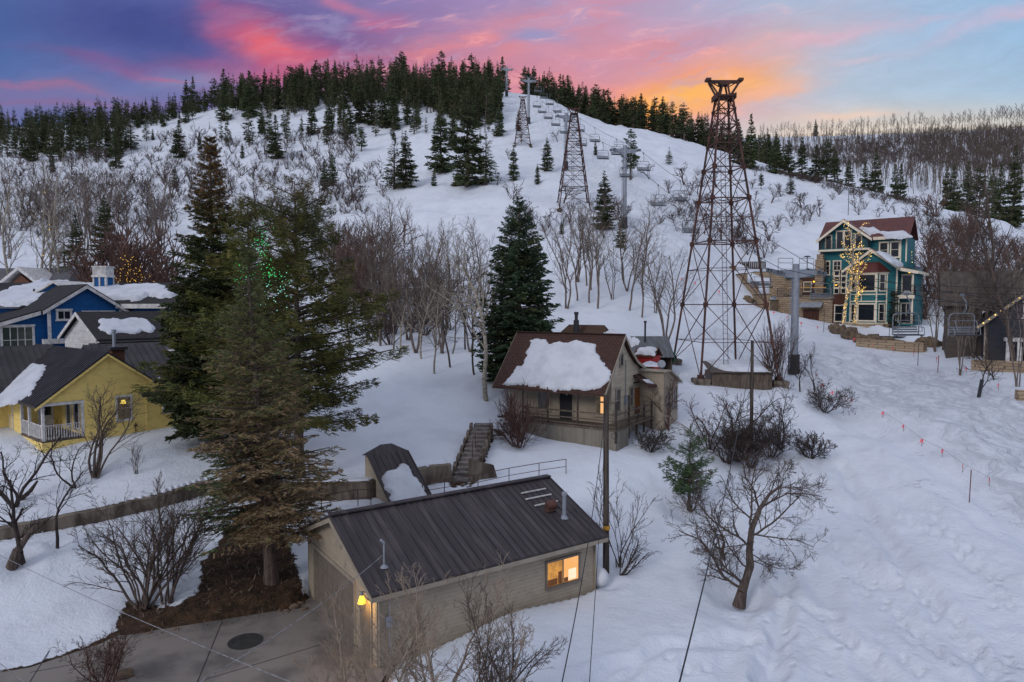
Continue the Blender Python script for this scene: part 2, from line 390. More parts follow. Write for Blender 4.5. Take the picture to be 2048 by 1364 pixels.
# ------------------------------------------------------------------ materials
def mat(name, c, rough=.7, c2=None, scale=3.0, bump=0.0, bscale=20.0, metal=0.0, detail=5, emit=None, estr=0.0, spec=.3, coord='Object', stretch=(1,1,1), sharp=(.35,.65)):
    m = bpy.data.materials.new(name); m.use_nodes = True; w = NT(m.node_tree)
    b = w.n['Principled BSDF']; b.inputs['Roughness'].default_value = rough; b.inputs['Metallic'].default_value = metal
    b.inputs['Specular IOR Level'].default_value = spec; b.inputs['Base Color'].default_value = tuple(c)+(1,)
    tc = w.new('ShaderNodeTexCoord'); mp = w.new('ShaderNodeMapping'); w.l.new(tc.outputs[coord], mp.inputs[0]); mp.inputs['Scale'].default_value = stretch
    if c2 is not None:
        n = w.noise(mp.outputs[0], scale, detail, .6); w.l.new(w.mix(w.sstep(n, *sharp), c, c2), b.inputs['Base Color'])
    if bump:
        n = w.noise(mp.outputs[0], bscale, 5, .6); bp = w.new('ShaderNodeBump'); bp.inputs['Strength'].default_value = 1; bp.inputs['Distance'].default_value = bump
        w.l.new(n, bp.inputs['Height']); w.l.new(bp.outputs[0], b.inputs['Normal'])
    if emit: b.inputs['Emission Color'].default_value = tuple(emit)+(1,); b.inputs['Emission Strength'].default_value = estr
    return m
def siding(name, c, pitch=.16, c2=None, vert=False, rough=.65, dist=.008, gro=.30):
    m = bpy.data.materials.new(name); m.use_nodes = True; w = NT(m.node_tree); b = w.n['Principled BSDF']; b.inputs['Roughness'].default_value = rough; b.inputs['Specular IOR Level'].default_value = .25
    tc = w.new('ShaderNodeTexCoord'); sp = w.new('ShaderNodeSeparateXYZ'); w.l.new(tc.outputs['Object'], sp.inputs[0])
    q = w.m('ADD', sp.outputs[0], sp.outputs[1]) if vert else sp.outputs[2]
    fr = w.m('FRACT', w.m('DIVIDE', q, pitch))
    board = w.m('FLOOR', w.m('DIVIDE', q, pitch))
    tone = w.noise(w.comb(w.m('MULTIPLY', w.m('ADD', sp.outputs[0], sp.outputs[1]), .35), w.m('MULTIPLY', board, 3.7), 0.0), 1.0, 3, .6)
    c2 = c2 or tuple(x*.72 for x in c)
    cc = w.mix(w.sstep(tone, .35, .7), c, c2)
    groove = w.m('MULTIPLY', w.m('LESS_THAN', fr, .10), gro)
    cc = w.mix(groove, cc, tuple(x*.35 for x in c))
    dirt = w.noise(tc.outputs['Object'], 2.2, 6, .65); cc = w.mix(w.m('MULTIPLY', w.sstep(dirt, .46, .72), .5), cc, tuple(x*.55 for x in c))
    w.l.new(cc, b.inputs['Base Color'])
    bp = w.new('ShaderNodeBump'); bp.inputs['Distance'].default_value = dist; bp.inputs['Strength'].default_value = 1
    w.l.new(w.m('SUBTRACT', 1, fr), bp.inputs['Height']); w.l.new(bp.outputs[0], b.inputs['Normal'])
    return m
def bricky(name, c, c2, mortar, bw=.4, bh=.2, bump=.02, rough=.85, axis='xz', msize=.015):
    m = bpy.data.materials.new(name); m.use_nodes = True; w = NT(m.node_tree); b = w.n['Principled BSDF']; b.inputs['Roughness'].default_value = rough; b.inputs['Specular IOR Level'].default_value = .2
    tc = w.new('ShaderNodeTexCoord'); sp = w.new('ShaderNodeSeparateXYZ'); w.l.new(tc.outputs['Object'], sp.inputs[0]); X, Y, Z = sp.outputs
    vec = w.comb(w.m('ADD', X, Y), Z) if axis == 'xz' else w.comb(X, w.m('ADD', w.m('MULTIPLY', Y, 1.0), w.m('MULTIPLY', Z, .6)))
    br = w.new('ShaderNodeTexBrick'); w.l.new(vec, br.inputs['Vector']); br.inputs['Scale'].default_value = 1
    br.inputs['Color1'].default_value = tuple(c)+(1,); br.inputs['Color2'].default_value = tuple(c2)+(1,); br.inputs['Mortar'].default_value = tuple(mortar)+(1,)
    br.inputs['Mortar Size'].default_value = msize; br.inputs['Brick Width'].default_value = bw; br.inputs['Row Height'].default_value = bh; br.inputs['Bias'].default_value = 0
    n = w.noise(tc.outputs['Object'], 3.5, 6, .7); cc = w.mix(w.m('MULTIPLY', w.sstep(n, .4, .75), .45), br.outputs[0], tuple(x*.5 for x in c))
    w.l.new(cc, b.inputs['Base Color'])
    bp = w.new('ShaderNodeBump'); bp.inputs['Distance'].default_value = bump
    w.l.new(w.m('ADD', w.m('SUBTRACT', 1, br.outputs[1]), w.m('MULTIPLY', n, .6)), bp.inputs['Height']); w.l.new(bp.outputs[0], b.inputs['Normal'])
    return m
def foliage(name, c1, c2, c3=None, sc=1.2):
    m = bpy.data.materials.new(name); m.use_nodes = True; w = NT(m.node_tree); b = w.n['Principled BSDF']; b.inputs['Roughness'].default_value = .75; b.inputs['Specular IOR Level'].default_value = .15
    tc = w.new('ShaderNodeTexCoord'); oi = w.new('ShaderNodeObjectInfo')
    n = w.noise(tc.outputs['Object'], sc, 3, .6); n2 = w.noise(tc.outputs['Object'], sc*9, 2, .6)
    cc = w.mix(w.sstep(n2, .3, .7), c1, c2)
    if c3: cc = w.mix(w.m('MULTIPLY', w.sstep(n, .52, .68), .8), cc, c3)
    hs = w.new('ShaderNodeHueSaturation'); w.l.new(w.m('ADD', .7, w.m('MULTIPLY', oi.outputs['Random'], .6)), hs.inputs['Value']); w.l.new(cc, hs.inputs['Color'])
    w.l.new(w.m('ADD', .485, w.m('MULTIPLY', oi.outputs['Random'], .03)), hs.inputs['Hue'])
    w.l.new(hs.outputs[0], b.inputs['Base Color']); return m
def snow_mat(name, terrain=False):
    m = bpy.data.materials.new(name); m.use_nodes = True; w = NT(m.node_tree); b = w.n['Principled BSDF']
    b.inputs['Roughness'].default_value = .62; b.inputs['Specular IOR Level'].default_value = .22
    tc = w.new('ShaderNodeTexCoord'); g = w.new('ShaderNodeNewGeometry'); pos = g.outputs['Position']
    white = (.695, .735, .80); grey = (.56, .59, .65)
    n = w.noise(pos, .35, 6, .6); c = w.mix(w.m('MULTIPLY', w.sstep(n, .42, .72), .55), white, grey)
    n1 = w.noise(pos, 1.3, 6, .7); n2 = w.noise(pos, 9.0, 4, .6); n3 = w.noise(pos, .25, 3, .5)
    hgt = w.m('ADD', w.m('MULTIPLY', n1, .12), w.m('MULTIPLY', n2, .030))
    if not terrain:
        white = (.60, .625, .675); grey = (.47, .485, .53); c = w.mix(w.m('MULTIPLY', w.sstep(w.noise(pos, .9, 6, .65), .40, .66), .7), white, grey)
        sp0 = w.m('MULTIPLY', w.sstep(w.noise(pos, 2.6, 6, .75), .60, .78), .45); c = w.mix(sp0, c, (.42, .38, .34))
    if terrain:
        def attr(a): q = w.new('ShaderNodeAttribute'); q.attribute_name = a; return q.outputs['Fac']
        bare = attr('bare'); run = attr('run'); path = attr('trampled'); crest = attr('steep')
        # groomed / skied tracks along the run
        sp = w.new('ShaderNodeSeparateXYZ'); w.l.new(pos, sp.inputs[0]); X, Y, Z = sp.outputs
        wob = w.m('MULTIPLY', w.m('SUBTRACT', n3, .5), 5.0)
        along = w.m('ADD', w.m('MULTIPLY', X, -.16), w.m('MULTIPLY', Y, -.99)); across = w.m('ADD', w.m('ADD', w.m('MULTIPLY', X, .99), w.m('MULTIPLY', Y, -.16)), wob)
        tr = w.noise(w.comb(w.m('MULTIPLY', along, .07), w.m('MULTIPLY', across, 1.8), 0.0), 1.0, 6, .68)
        tr2 = w.noise(w.comb(w.m('MULTIPLY', along, .22), w.m('MULTIPLY', across, 5.0), 3.0), 1.0, 3, .6)
        hr = w.m('ADD', w.m('MULTIPLY', tr, .42), w.m('MULTIPLY', tr2, .10))
        hgt = w.m('ADD', w.m('MULTIPLY', hgt, w.m('SUBTRACT', 1.0, w.m('MULTIPLY', run, .6))), w.m('MULTIPLY', hr, run))
        c = w.mix(w.m('MULTIPLY', w.m('MULTIPLY', w.sstep(tr, .46, .60), run), .55), c, (.46, .485, .54))
        # footprints: scattered pits
        vo = w.new('ShaderNodeTexVoronoi'); w.l.new(pos, vo.inputs['Vector']); vo.inputs['Scale'].default_value = 1.6
        pit = w.m('SUBTRACT', 1, w.sstep(vo.outputs['Distance'], .0, .38)); pm = w.m('MULTIPLY', w.sstep(w.noise(pos, .22, 3, .6), .5, .62), path)
        hgt = w.m('SUBTRACT', hgt, w.m('MULTIPLY', w.m('MULTIPLY', pit, pm), .10))
        # old grainy, dusty snow
        dn = w.noise(pos, 3.0, 7, .75); c = w.mix(w.m('MULTIPLY', w.sstep(dn, .56, .76), w.m('MULTIPLY', path, .35)), c, (.45, .42, .39))
        # bare ground: earth, old grass, leaves
        en = w.noise(pos, 2.2, 7, .75); en2 = w.noise(pos, 9, 5, .8)
        e = w.mix(w.sstep(en, .4, .62), (.040, .028, .019), (.120, .070, .040)); e = w.mix(w.sstep(en2, .56, .70), e, (.22, .155, .10))
        edge = w.m('ADD', bare, w.m('MULTIPLY', w.m('SUBTRACT', w.noise(pos, 2.4, 6, .7), .5), 1.1)); bf = w.sstep(edge, .46, .54)
        c = w.mix(bf, c, e); hgt = w.m('ADD', hgt, w.m('MULTIPLY', bf, w.m('SUBTRACT', w.m('MULTIPLY', en2, .18), .12)))
        rr = w.m('ADD', .62, w.m('MULTIPLY', bf, .3)); w.l.new(rr, b.inputs['Roughness'])
    bp = w.new('ShaderNodeBump'); bp.inputs['Distance'].default_value = 1.0; bp.inputs['Strength'].default_value = 1.0 if terrain else .3
    w.l.new(hgt, bp.inputs['Height']); w.l.new(bp.outputs[0], b.inputs['Normal'])
    w.l.new(c, b.inputs['Base Color']); return m
M = {}
M['terrain'] = snow_mat('snow_ground', True); M['snow'] = snow_mat('roof_snow')
M['concrete'] = mat('driveway_concrete', (.235,.208,.185), .75, (.135,.122,.112), .55, .006, 30, coord='Object', detail=8, sharp=(.42,.66))
M['oldconc'] = mat('old_concrete', (.22,.18,.14), .9, (.06,.045,.035), 1.3, .03, 6, stretch=(1,1,.35))
M['stair'] = mat('stair_concrete', (.22,.20,.185), .9, (.12,.10,.09), 2.5, .02, 12)
M['metalroof'] = mat('brown_metal_roof', (.040,.033,.036), .55, (.078,.065,.068), 1.1, 0, spec=.28, stretch=(3.2,.3,.3), sharp=(.42,.7))
M['blackroof'] = mat('black_metal_roof', (.030,.026,.029), .5, (.052,.046,.049), .8, 0, spec=.35)
M['taupe'] = siding('taupe_siding', (.385,.325,.245), .15, (.345,.29,.22))
M['taupe_trim'] = mat('taupe_trim', (.34,.295,.23), .6, (.28,.24,.19), 2)
M['gdoor'] = mat('garage_door_paint', (.185,.155,.125), .55, (.16,.135,.11), 2)
M['cream'] = siding('cream_siding', (.52,.45,.33), .14, (.42,.36,.27))
M['yellow'] = siding('yellow_siding', (.93,.70,.23), .15, (.86,.63,.20))
M['blue'] = siding('blue_siding', (.008,.10,.30), .16, (.006,.085,.26))
M['white_sid'] = siding('white_siding', (.72,.70,.68), .2, (.55,.53,.52))
M['teal'] = siding('teal_siding', (.018,.150,.170), .22, (.014,.120,.14))
M['teal2'] = mat('teal_paint', (.010,.115,.135), .6)
M['navy'] = siding('navy_siding', (.040,.042,.052), .2, (.030,.032,.042))
M['white'] = mat('white_trim_paint', (.74,.72,.69), .6, (.5,.48,.46), 3)
M['creamtrim'] = mat('cream_trim_paint', (.76,.67,.52), .6, (.66,.58,.45), 3)
M['shingle'] = bricky('brown_shingles', (.092,.050,.040), (.070,.038,.031), (.028,.017,.014), .3, .17, .02, axis='roof')
M['shingle2'] = bricky('tan_shingles', (.11,.066,.045), (.09,.054,.038), (.03,.02,.015), .3, .17, .02, axis='roof')
M['gshingle'] = bricky('charcoal_shingles', (.050,.046,.048), (.036,.033,.035), (.015,.014,.014), .35, .19, .02, axis='roof')
M['lshingle'] = bricky('grey_shingles', (.17,.17,.18), (.13,.13,.14), (.06,.06,.065), .35, .22, .02, axis='roof')
M['stone'] = bricky('tan_stone', (.44,.33,.22), (.30,.22,.145), (.16,.125,.09), .62, .26, .06, msize=.02)
M['brick'] = bricky('red_brick', (.22,.075,.04), (.16,.05,.03), (.12,.09,.07), .22, .08, .01)
M['redroof'] = mat('oxide_red_metal', (.115,.034,.028), .5, (.085,.027,.024), 1.0)
M['redwood'] = siding('red_brown_boards', (.085,.028,.016), .18, vert=True)
M['darkwood'] = siding('weathered_boards', (.12,.09,.07), .17, (.05,.038,.03), vert=True, dist=.03)
M['oldwood'] = mat('old_grey_wood', (.16,.125,.095), .9, (.07,.052,.04), 3, .01, 12, stretch=(4,4,.4))
M['pole'] = mat('pole_wood', (.105,.082,.068), .9, (.035,.028,.024), 2.5, .012, 14, stretch=(5,5,.3))
M['doorwood'] = mat('orange_wood_door', (.30,.11,.03), .5, (.2,.07,.02), 3, stretch=(4,4,.5))
M['rust'] = mat('rusty_steel', (.110,.050,.038), .85, (.045,.028,.026), 1.6, .004, 20)
M['galv'] = mat('galvanised_steel', (.30,.325,.36), .5, (.24,.26,.30), 1.5, metal=.15)
M['steel'] = mat('chair_steel', (.20,.22,.24), .5, (.14,.15,.17), 3, metal=.3)
M['darkmetal'] = mat('dark_metal', (.035,.035,.04), .5)
M['cable'] = mat('cable_black', (.02,.02,.022), .6)
M['cablelight'] = mat('cable_grey', (.30,.30,.31), .5, (.12,.12,.12), 6)
M['glass'] = mat('dark_glass', (.012,.016,.022), .08, spec=.6)
M['curtain'] = mat('curtained_glass', (.13,.125,.115), .12, (.05,.05,.05), 2.5, spec=.6, stretch=(6,6,.3))
M['greenblind'] = mat('green_blind_glass', (.06,.085,.07), .12, (.03,.04,.035), 2, spec=.6, stretch=(.3,.3,14))
def lit(name, ca, cb, s, sc=2.0):
    m = bpy.data.materials.new(name); m.use_nodes = True; w = NT(m.node_tree); b = w.n['Principled BSDF']; b.inputs['Roughness'].default_value = .15
    tc = w.new('ShaderNodeTexCoord'); n = w.noise(tc.outputs['Object'], sc, 4, .6); b.inputs['Base Color'].default_value = (.03,.02,.01,1)
    w.l.new(w.mix(w.sstep(n, .35, .65), ca, cb), b.inputs['Emission Color']); b.inputs['Emission Strength'].default_value = s; return m
M['lit'] = lit('lit_window_orange', (.75,.34,.06), (.36,.16,.03), .75, 1.4)
M['lit2'] = lit('lit_window_warm', (.95,.50,.22), (.9,.42,.12), .8, 1.0)
M['litdim'] = lit('dim_room_glass', (.10,.085,.05), (.035,.03,.025), .6, 2.5)
M['lampglow'] = mat('lamp_glow', (.9,.6,.1), .5, emit=(1.0,.52,.04), estr=1.6)
M['lampshade_y'] = mat('lampshade_yellow', (.9,.7,.2), .5, emit=(1.0,.72,.10), estr=1.0)
M['bulb'] = mat('bulb_warm', (1,.8,.4), .5, emit=(1.0,.60,.10), estr=1.7)
M['bulbsoft'] = mat('bulb_amber', (1,.7,.2), .5, emit=(1.0,.52,.04), estr=1.1)
M['strip'] = mat('rail_light', (.5,.3,.1), .6, emit=(.9,.45,.06), estr=.45)
M['bulbgreen'] = mat('bulb_green', (.1,1,.3), .5, emit=(.04,.80,.16), estr=.7)
M['bulbmint'] = mat('bulb_mint', (.4,1,.8), .5, emit=(.30,.75,.58), estr=.55)
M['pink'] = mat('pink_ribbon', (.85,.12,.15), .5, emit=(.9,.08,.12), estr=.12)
M['redpaint'] = mat('red_paint', (.35,.02,.02), .5)
M['redstake'] = mat('red_stake', (.14,.025,.02), .7)
M['whitepaint'] = mat('white_tank_paint', (.7,.7,.72), .4)
M['rock'] = mat('tan_rock', (.20,.14,.09), .9, (.08,.06,.045), 2, .08, 5)
M['leaflitter'] = mat('leaf_litter', (.09,.055,.035), .9, (.03,.02,.015), 5)
M['bark'] = mat('bark_grey_brown', (.135,.100,.082), .9, (.062,.047,.04), 4, .02, 14, stretch=(3,3,.6))
M['barkdark'] = mat('bark_dark', (.070,.052,.046), .9, (.038,.028,.025), 4, .02, 14, stretch=(3,3,.6))
M['barkred'] = mat('bark_reddish', (.125,.068,.055), .9, (.07,.04,.034), 3)
M['barkaspen'] = mat('bark_aspen', (.36,.32,.26), .85, (.12,.10,.085), 3.5, stretch=(1,1,2.5), sharp=(.5,.62))
M['barktan'] = mat('bark_tan', (.36,.28,.21), .9, (.24,.19,.145), 3)
M['brush'] = mat('hill_brush', (.105,.072,.064), .9, (.066,.05,.047), .8, coord='Object')
M['brush_red'] = mat('willow_twigs', (.155,.085,.065), .9, (.09,.055,.045), .8)
M['aspenfar'] = mat('far_aspen_bark', (.155,.120,.098), .9, (.085,.066,.056), 1.5)
M['spruce'] = foliage('spruce_needles', (.045,.072,.034), (.095,.122,.048))
M['sprucef'] = foliage('hill_spruce_needles', (.042,.060,.030), (.095,.112,.050), (.125,.100,.050), .35)
M['pine'] = foliage('pine_needles', (.100,.115,.032), (.180,.178,.050), (.20,.155,.048), .5)
M['drypine'] = foliage('dry_spruce_needles', (.130,.086,.046), (.245,.165,.100), (.100,.100,.042), .45)
M['bluespruce'] = foliage('green_spruce_needles', (.032,.064,.038), (.075,.112,.056), (.12,.138,.050), .5)
M['conesprc'] = foliage('cone_laden_spruce', (.040,.062,.030), (.085,.102,.040), (.115,.098,.036), .6)
M['cones'] = mat('brown_cones', (.25,.125,.045), .85, (.12,.075,.032), 4)
M['wreath'] = foliage('garland_needles', (.02,.035,.02), (.04,.055,.03))
M['barkgrove'] = mat('bark_grove', (.21,.165,.135), .9, (.10,.08,.068), 1.2)
# ------------------------------------------------------------------ ground
def make_ground():
    cols = np.unique(np.concatenate([np.arange(-1790, -150, 22.0), np.arange(-150, 2200, 4.0), np.arange(2200, 3890, 22.0)]))
    lr = np.concatenate([np.arange(math.log(7.3), math.log(60), .0085), np.arange(math.log(60), math.log(1000), .010), np.arange(math.log(1000), math.log(2700), .05)])
    d = np.exp(lr); D, PX = np.meshgrid(d, cols, indexing='ij'); X = (PX-1024)/F*D; Y = D
    Z = H(X.ravel(), Y.ravel()).reshape(X.shape)
    nr, nc = X.shape; idx = np.arange(nr*nc).reshape(nr, nc)
    Fc = np.stack([idx[:-1,:-1], idx[:-1,1:], idx[1:,1:], idx[1:,:-1]], -1).reshape(-1, 4)
    x, y = X.ravel(), Y.ravel()
    bare = np.zeros(len(x)); run = np.zeros(len(x)); path = np.zeros(len(x))
    nm = y < 90
    xs, ys = x[nm], y[nm]
    b = sst(poly_sd(xs, ys, dirt_a), -.6, .6)
    b = np.maximum(b, .50*sst(poly_sd(xs, ys, dirt_b), -4, 4))
    dl, par, side = line_d(xs, ys, WALL); b = np.maximum(b, np.where((side < 0), .62*(1-sst(dl, .0, .5)), 0))
    dl, par, side = line_d(xs, ys, [ST0, ST1]); b = np.maximum(b, .58*(1-sst(dl, .7, 1.15)))
    dr = poly_sd(xs, ys, drive); b = np.maximum(b, .78*np.exp(-(np.minimum(dr, 0)/.35)**2))
    b = np.maximum(b, .9*sst(dr, -.1, .1))
    b = np.maximum(b, .55*np.exp(-(line_d(xs, ys, [P(985,845,47), P(1040,850,46), P(1010,800,50)])[0]/1.2)**2))
    b = np.maximum(b, .50*np.exp(-(line_d(xs, ys, [Pz(410,975,3.0), Pz(470,950,3.2)])[0]/1.1)**2))
    bare[nm] = b
    r = np.maximum(sst(poly_sd(x, y, RUN), -1.5, 2.5), .8*sst(poly_sd(x, y, RUN_UP), -6, 6)); run = r
    pxx = 1024+F*x/y
    path = np.maximum(.95*sst(pxx, 1250, 1500)*sst(60-y, 0, 12), .8*(1-sst(line_d(x, y, WALL+[Pz(1100,950,2.3)])[0], .3, 3)) * (y < 60))
    path *= (1-.7*r)
    z = Z.ravel().copy(); rs = np.random.RandomState(12); nid = np.nonzero(nm & (y < 48))[0]; nx, ny = x[nid], y[nid]; dz = np.zeros(len(nid))
    def trail(pts, step=.62, w=.16, depth=.19, spread=.16, r=.17):
        s_ = 0
        for a, b in zip(pts[:-1], pts[1:]):
            L = math.hypot(b.x-a.x, b.y-a.y); n = max(1, int(L/step)); dx, dy = (b.x-a.x)/L, (b.y-a.y)/L
            for k in range(n):
                s_ ^= 1; t = (k+rs.rand()*.5)/n; o_ = (w if s_ else -w)+rs.randn()*spread*.4; cx = a.x+(b.x-a.x)*t-dy*o_; cy2 = a.y+(b.y-a.y)*t+dx*o_; rr = r*(.8+.5*rs.rand())
                m_ = (np.abs(nx-cx) < 3*rr) & (np.abs(ny-cy2) < 3*rr); q = ((nx[m_]-cx)**2+(ny[m_]-cy2)**2)/(rr*rr); dz[m_] += -depth*(.6+.7*rs.rand())*np.exp(-q)+.05*np.exp(-(q-2.2)**2)
    def gp(px, py): return hit(px, py, 14) or Pz(px, py, 1)
    trail([gp(1590,1010), gp(1640,1060), gp(1700,1150), gp(1790,1230), gp(1850,1300), gp(1990,1362)]); trail([gp(1790,1150), gp(1870,1215), gp(1960,1300), gp(2040,1340)]); trail([gp(1840,1020), gp(1930,1110), gp(1990,1190), gp(2046,1230)])
    trail([gp(1700,980), gp(1800,1030), gp(1900,1090), gp(2000,1120)], r=.13, depth=.10); trail([gp(1320,1320), gp(1400,1340), gp(1480,1364)]); trail([gp(1700,1290), gp(1780,1320), gp(1900,1364)]); trail([gp(830,1005), gp(960,985), gp(1100,955)], r=.15)
    for k in range(70):
        px = rs.uniform(1500, 2048); py = rs.uniform(960, 1364)
        if py < 960+(px-1500)*.10: continue
        p = gp(px, py); rr = rs.uniform(.10,.30); m_ = (np.abs(nx-p.x) < 3*rr) & (np.abs(ny-p.y) < 3*rr); q = ((nx[m_]-p.x)**2+((ny[m_]-p.y)/1.3)**2)/(rr*rr); dz[m_] -= rs.uniform(.03,.14)*np.exp(-q)
    for px, py, r_, dp in ((1478,1205,.95,.42), (1378,1022,1.1,.40), (1217,1168,.55,.25), (1240,1140,.6,.2), (42,1125,.6,.25), (115,1096,.4,.15), (190,955,.6,.2), (1038,893,.9,.25), (285,1213,.8,.2), (1500,930,1.6,.3)):
        p = gp(px, py); q = ((nx-p.x)**2+(ny-p.y)**2)/(r_*r_); dz -= dp*np.exp(-q*1.2); dz += dp*.25*np.exp(-(np.sqrt(q)-1.7)**2*4)
    # old soft ski and sledge tracks down the near slope
    for pts in ([(1640,905),(1600,1010),(1575,1130),(1530,1364)], [(1560,1040),(1580,1200),(1540,1364)], [(1500,1150),(1640,1230),(1760,1364)], [(1680,930),(1780,1100),(1990,1364)], [(1200,1364),(1330,1290),(1500,1290)]):
        dl, _, _ = line_d(nx, ny, [gp(*q_) for q_ in pts]); dl = dl+fbm(nx*.8, ny*.8, 2)*.5; dz += -.16*np.exp(-(dl/.28)**2)+.07*np.exp(-((dl-.6)/.22)**2)
    z[nid] += dz; Z = z.reshape(Z.shape)
    me = np_mesh('snow_ground', np.stack([x, y, Z.ravel()], 1), Fc, M['terrain'], smooth=True, attrs={'bare': bare, 'run': run, 'trampled': path, 'steep': path*0})
    tag(link_mesh('snow_ground', me), 'snow covered hillside, gardens and ski run', None, kind='structure')
    far = MB(); far.quad((-9000,-3000,-60), (9000,-3000,-60), (9000,9000,-60), (-9000,9000,-60)); tag(far.build('ground', M['snow']), kind='structure')
make_ground()
def make_drive():
    import bmesh
    bm = bmesh.new(); vs = [bm.verts.new((p.x, p.y, .006)) for p in drive]; bm.faces.new(vs); bmesh.ops.recalc_face_normals(bm, faces=bm.faces)
    me = bpy.data.meshes.new('driveway'); bm.to_mesh(me); bm.free()
    if me.polygons[0].normal.z < 0: me.flip_normals()
    me.materials.append(M['concrete']); tag(link_mesh('driveway', me), 'wet grey concrete driveway', None, kind='structure')
    j = MB()
    for a, b in ((Pz(445,1242,0), Pz(395,1364,0)), (Pz(100,1300,0), Pz(60,1364,0)), (Pz(640,1290,0), Pz(395,1364,0)), (Pz(60,1345,0), Pz(250,1310,0))):
        j.bar(Vector((a.x, a.y, .0085)), Vector((b.x, b.y, .0085)), .035, .004)
    j.build('control_joint', M['darkmetal'], bpy.data.objects['driveway'])
    c = Pz(491, 1283, 0); m = MB(); m.tube((c.x, c.y, .005), (c.x, c.y, .022), .62, n=40); m.tube((c.x, c.y, .02), (c.x, c.y, .028), .52, n=40)
    tag(m.build('drain_cover', mat('drain_grate', (.045,.045,.042), .8, (.03,.03,.028), 6, .004, 40)), 'round dark drain cover set in the concrete driveway', 'drain cover')
    s = MB()
    for k in range(26):
        t = rnd.random(); p = Pz(255+rnd.uniform(0,340), 1268-rnd.uniform(-2,50), .0); 
    for k, (px, py, r) in enumerate([(248,1357,.32), (590,1218,.22), (602,1212,.18), (610,1222,.15), (574,1224,.14), (560,1226,.12), (352,1262,.13), (420,1182,.10), (484,1185,.08), (300,1270,.12)]):
        p = hit(px, py) or Pz(px, py, 0); tag(rock(r, k).build('rock', M['rock'], smooth=True), ['large pale stone at the near edge of the driveway', 'tan stone beside the left foot of the garage', 'second tan stone by the garage foot', 'small stone touching the garage corner', 'stone left of the garage foot on the dirt edge', 'small stone on the dirt edge left of the garage stones', 'stone half buried under the many-stemmed bush', 'small pale stone on the bare dirt bank', 'tiny pale stone on the dirt below the dry spruce', 'small stone at the left end of the dirt bank'][k], 'rock', 'stones along the driveway edge').location = p
def rock(r, seed, flat=.6):
    m = MB(); m.sphere((0,0,r*flat*.3), r, 9, 6, flat); rr = random.Random(seed+5)
    k = {}
    for i, v in enumerate(m.v):
        key = (round(v[0],3), round(v[1],3), round(v[2],3)); k.setdefault(key, rr.uniform(.78,1.2)); m.v[i] = (v[0]*k[key], v[1]*k[key]*.85, v[2]*k[key])
    return m
make_drive()

# ------------------------------------------------------------------ plants
def tubes_np(P0, P1, R0, R1, n=3):
    P0 = np.asarray(P0, float); P1 = np.asarray(P1, float); R0 = np.asarray(R0); R1 = np.asarray(R1)
    d = P1-P0; L = np.linalg.norm(d, axis=1, keepdims=True)+1e-9; d = d/L
    ref = np.where(np.abs(d[:, 2:3]) > .9, np.array([[1.,0,0]]), np.array([[0,0,1.]])); a = np.cross(d, ref); a /= np.linalg.norm(a, axis=1, keepdims=True)+1e-9; b = np.cross(d, a)
    ring = []
    for C, Rr in ((P0, R0), (P1, R1)):
        for i in range(n):
            t = 2*math.pi*i/n; ring.append(C+(a*math.cos(t)+b*math.sin(t))*Rr[:, None])
    V = np.stack(ring, 1)                       # (N, 2n, 3)
    base = (np.arange(len(P0))*2*n)[:, None]
    Fc = np.concatenate([base+np.array([[i, (i+1) % n, n+(i+1) % n, n+i]]) for i in range(n)], 0)
    return V.reshape(-1, 3), Fc
def quads_np(C, A, B):              # centre, half vectors -> quads
    V = np.stack([C-A*1.0-B*.55, C+A-B*.35, C+A*1.1+B*.35, C-A*.8+B*.75], 1)
    n = len(C); return V.reshape(-1, 3), np.arange(n*4).reshape(n, 4)
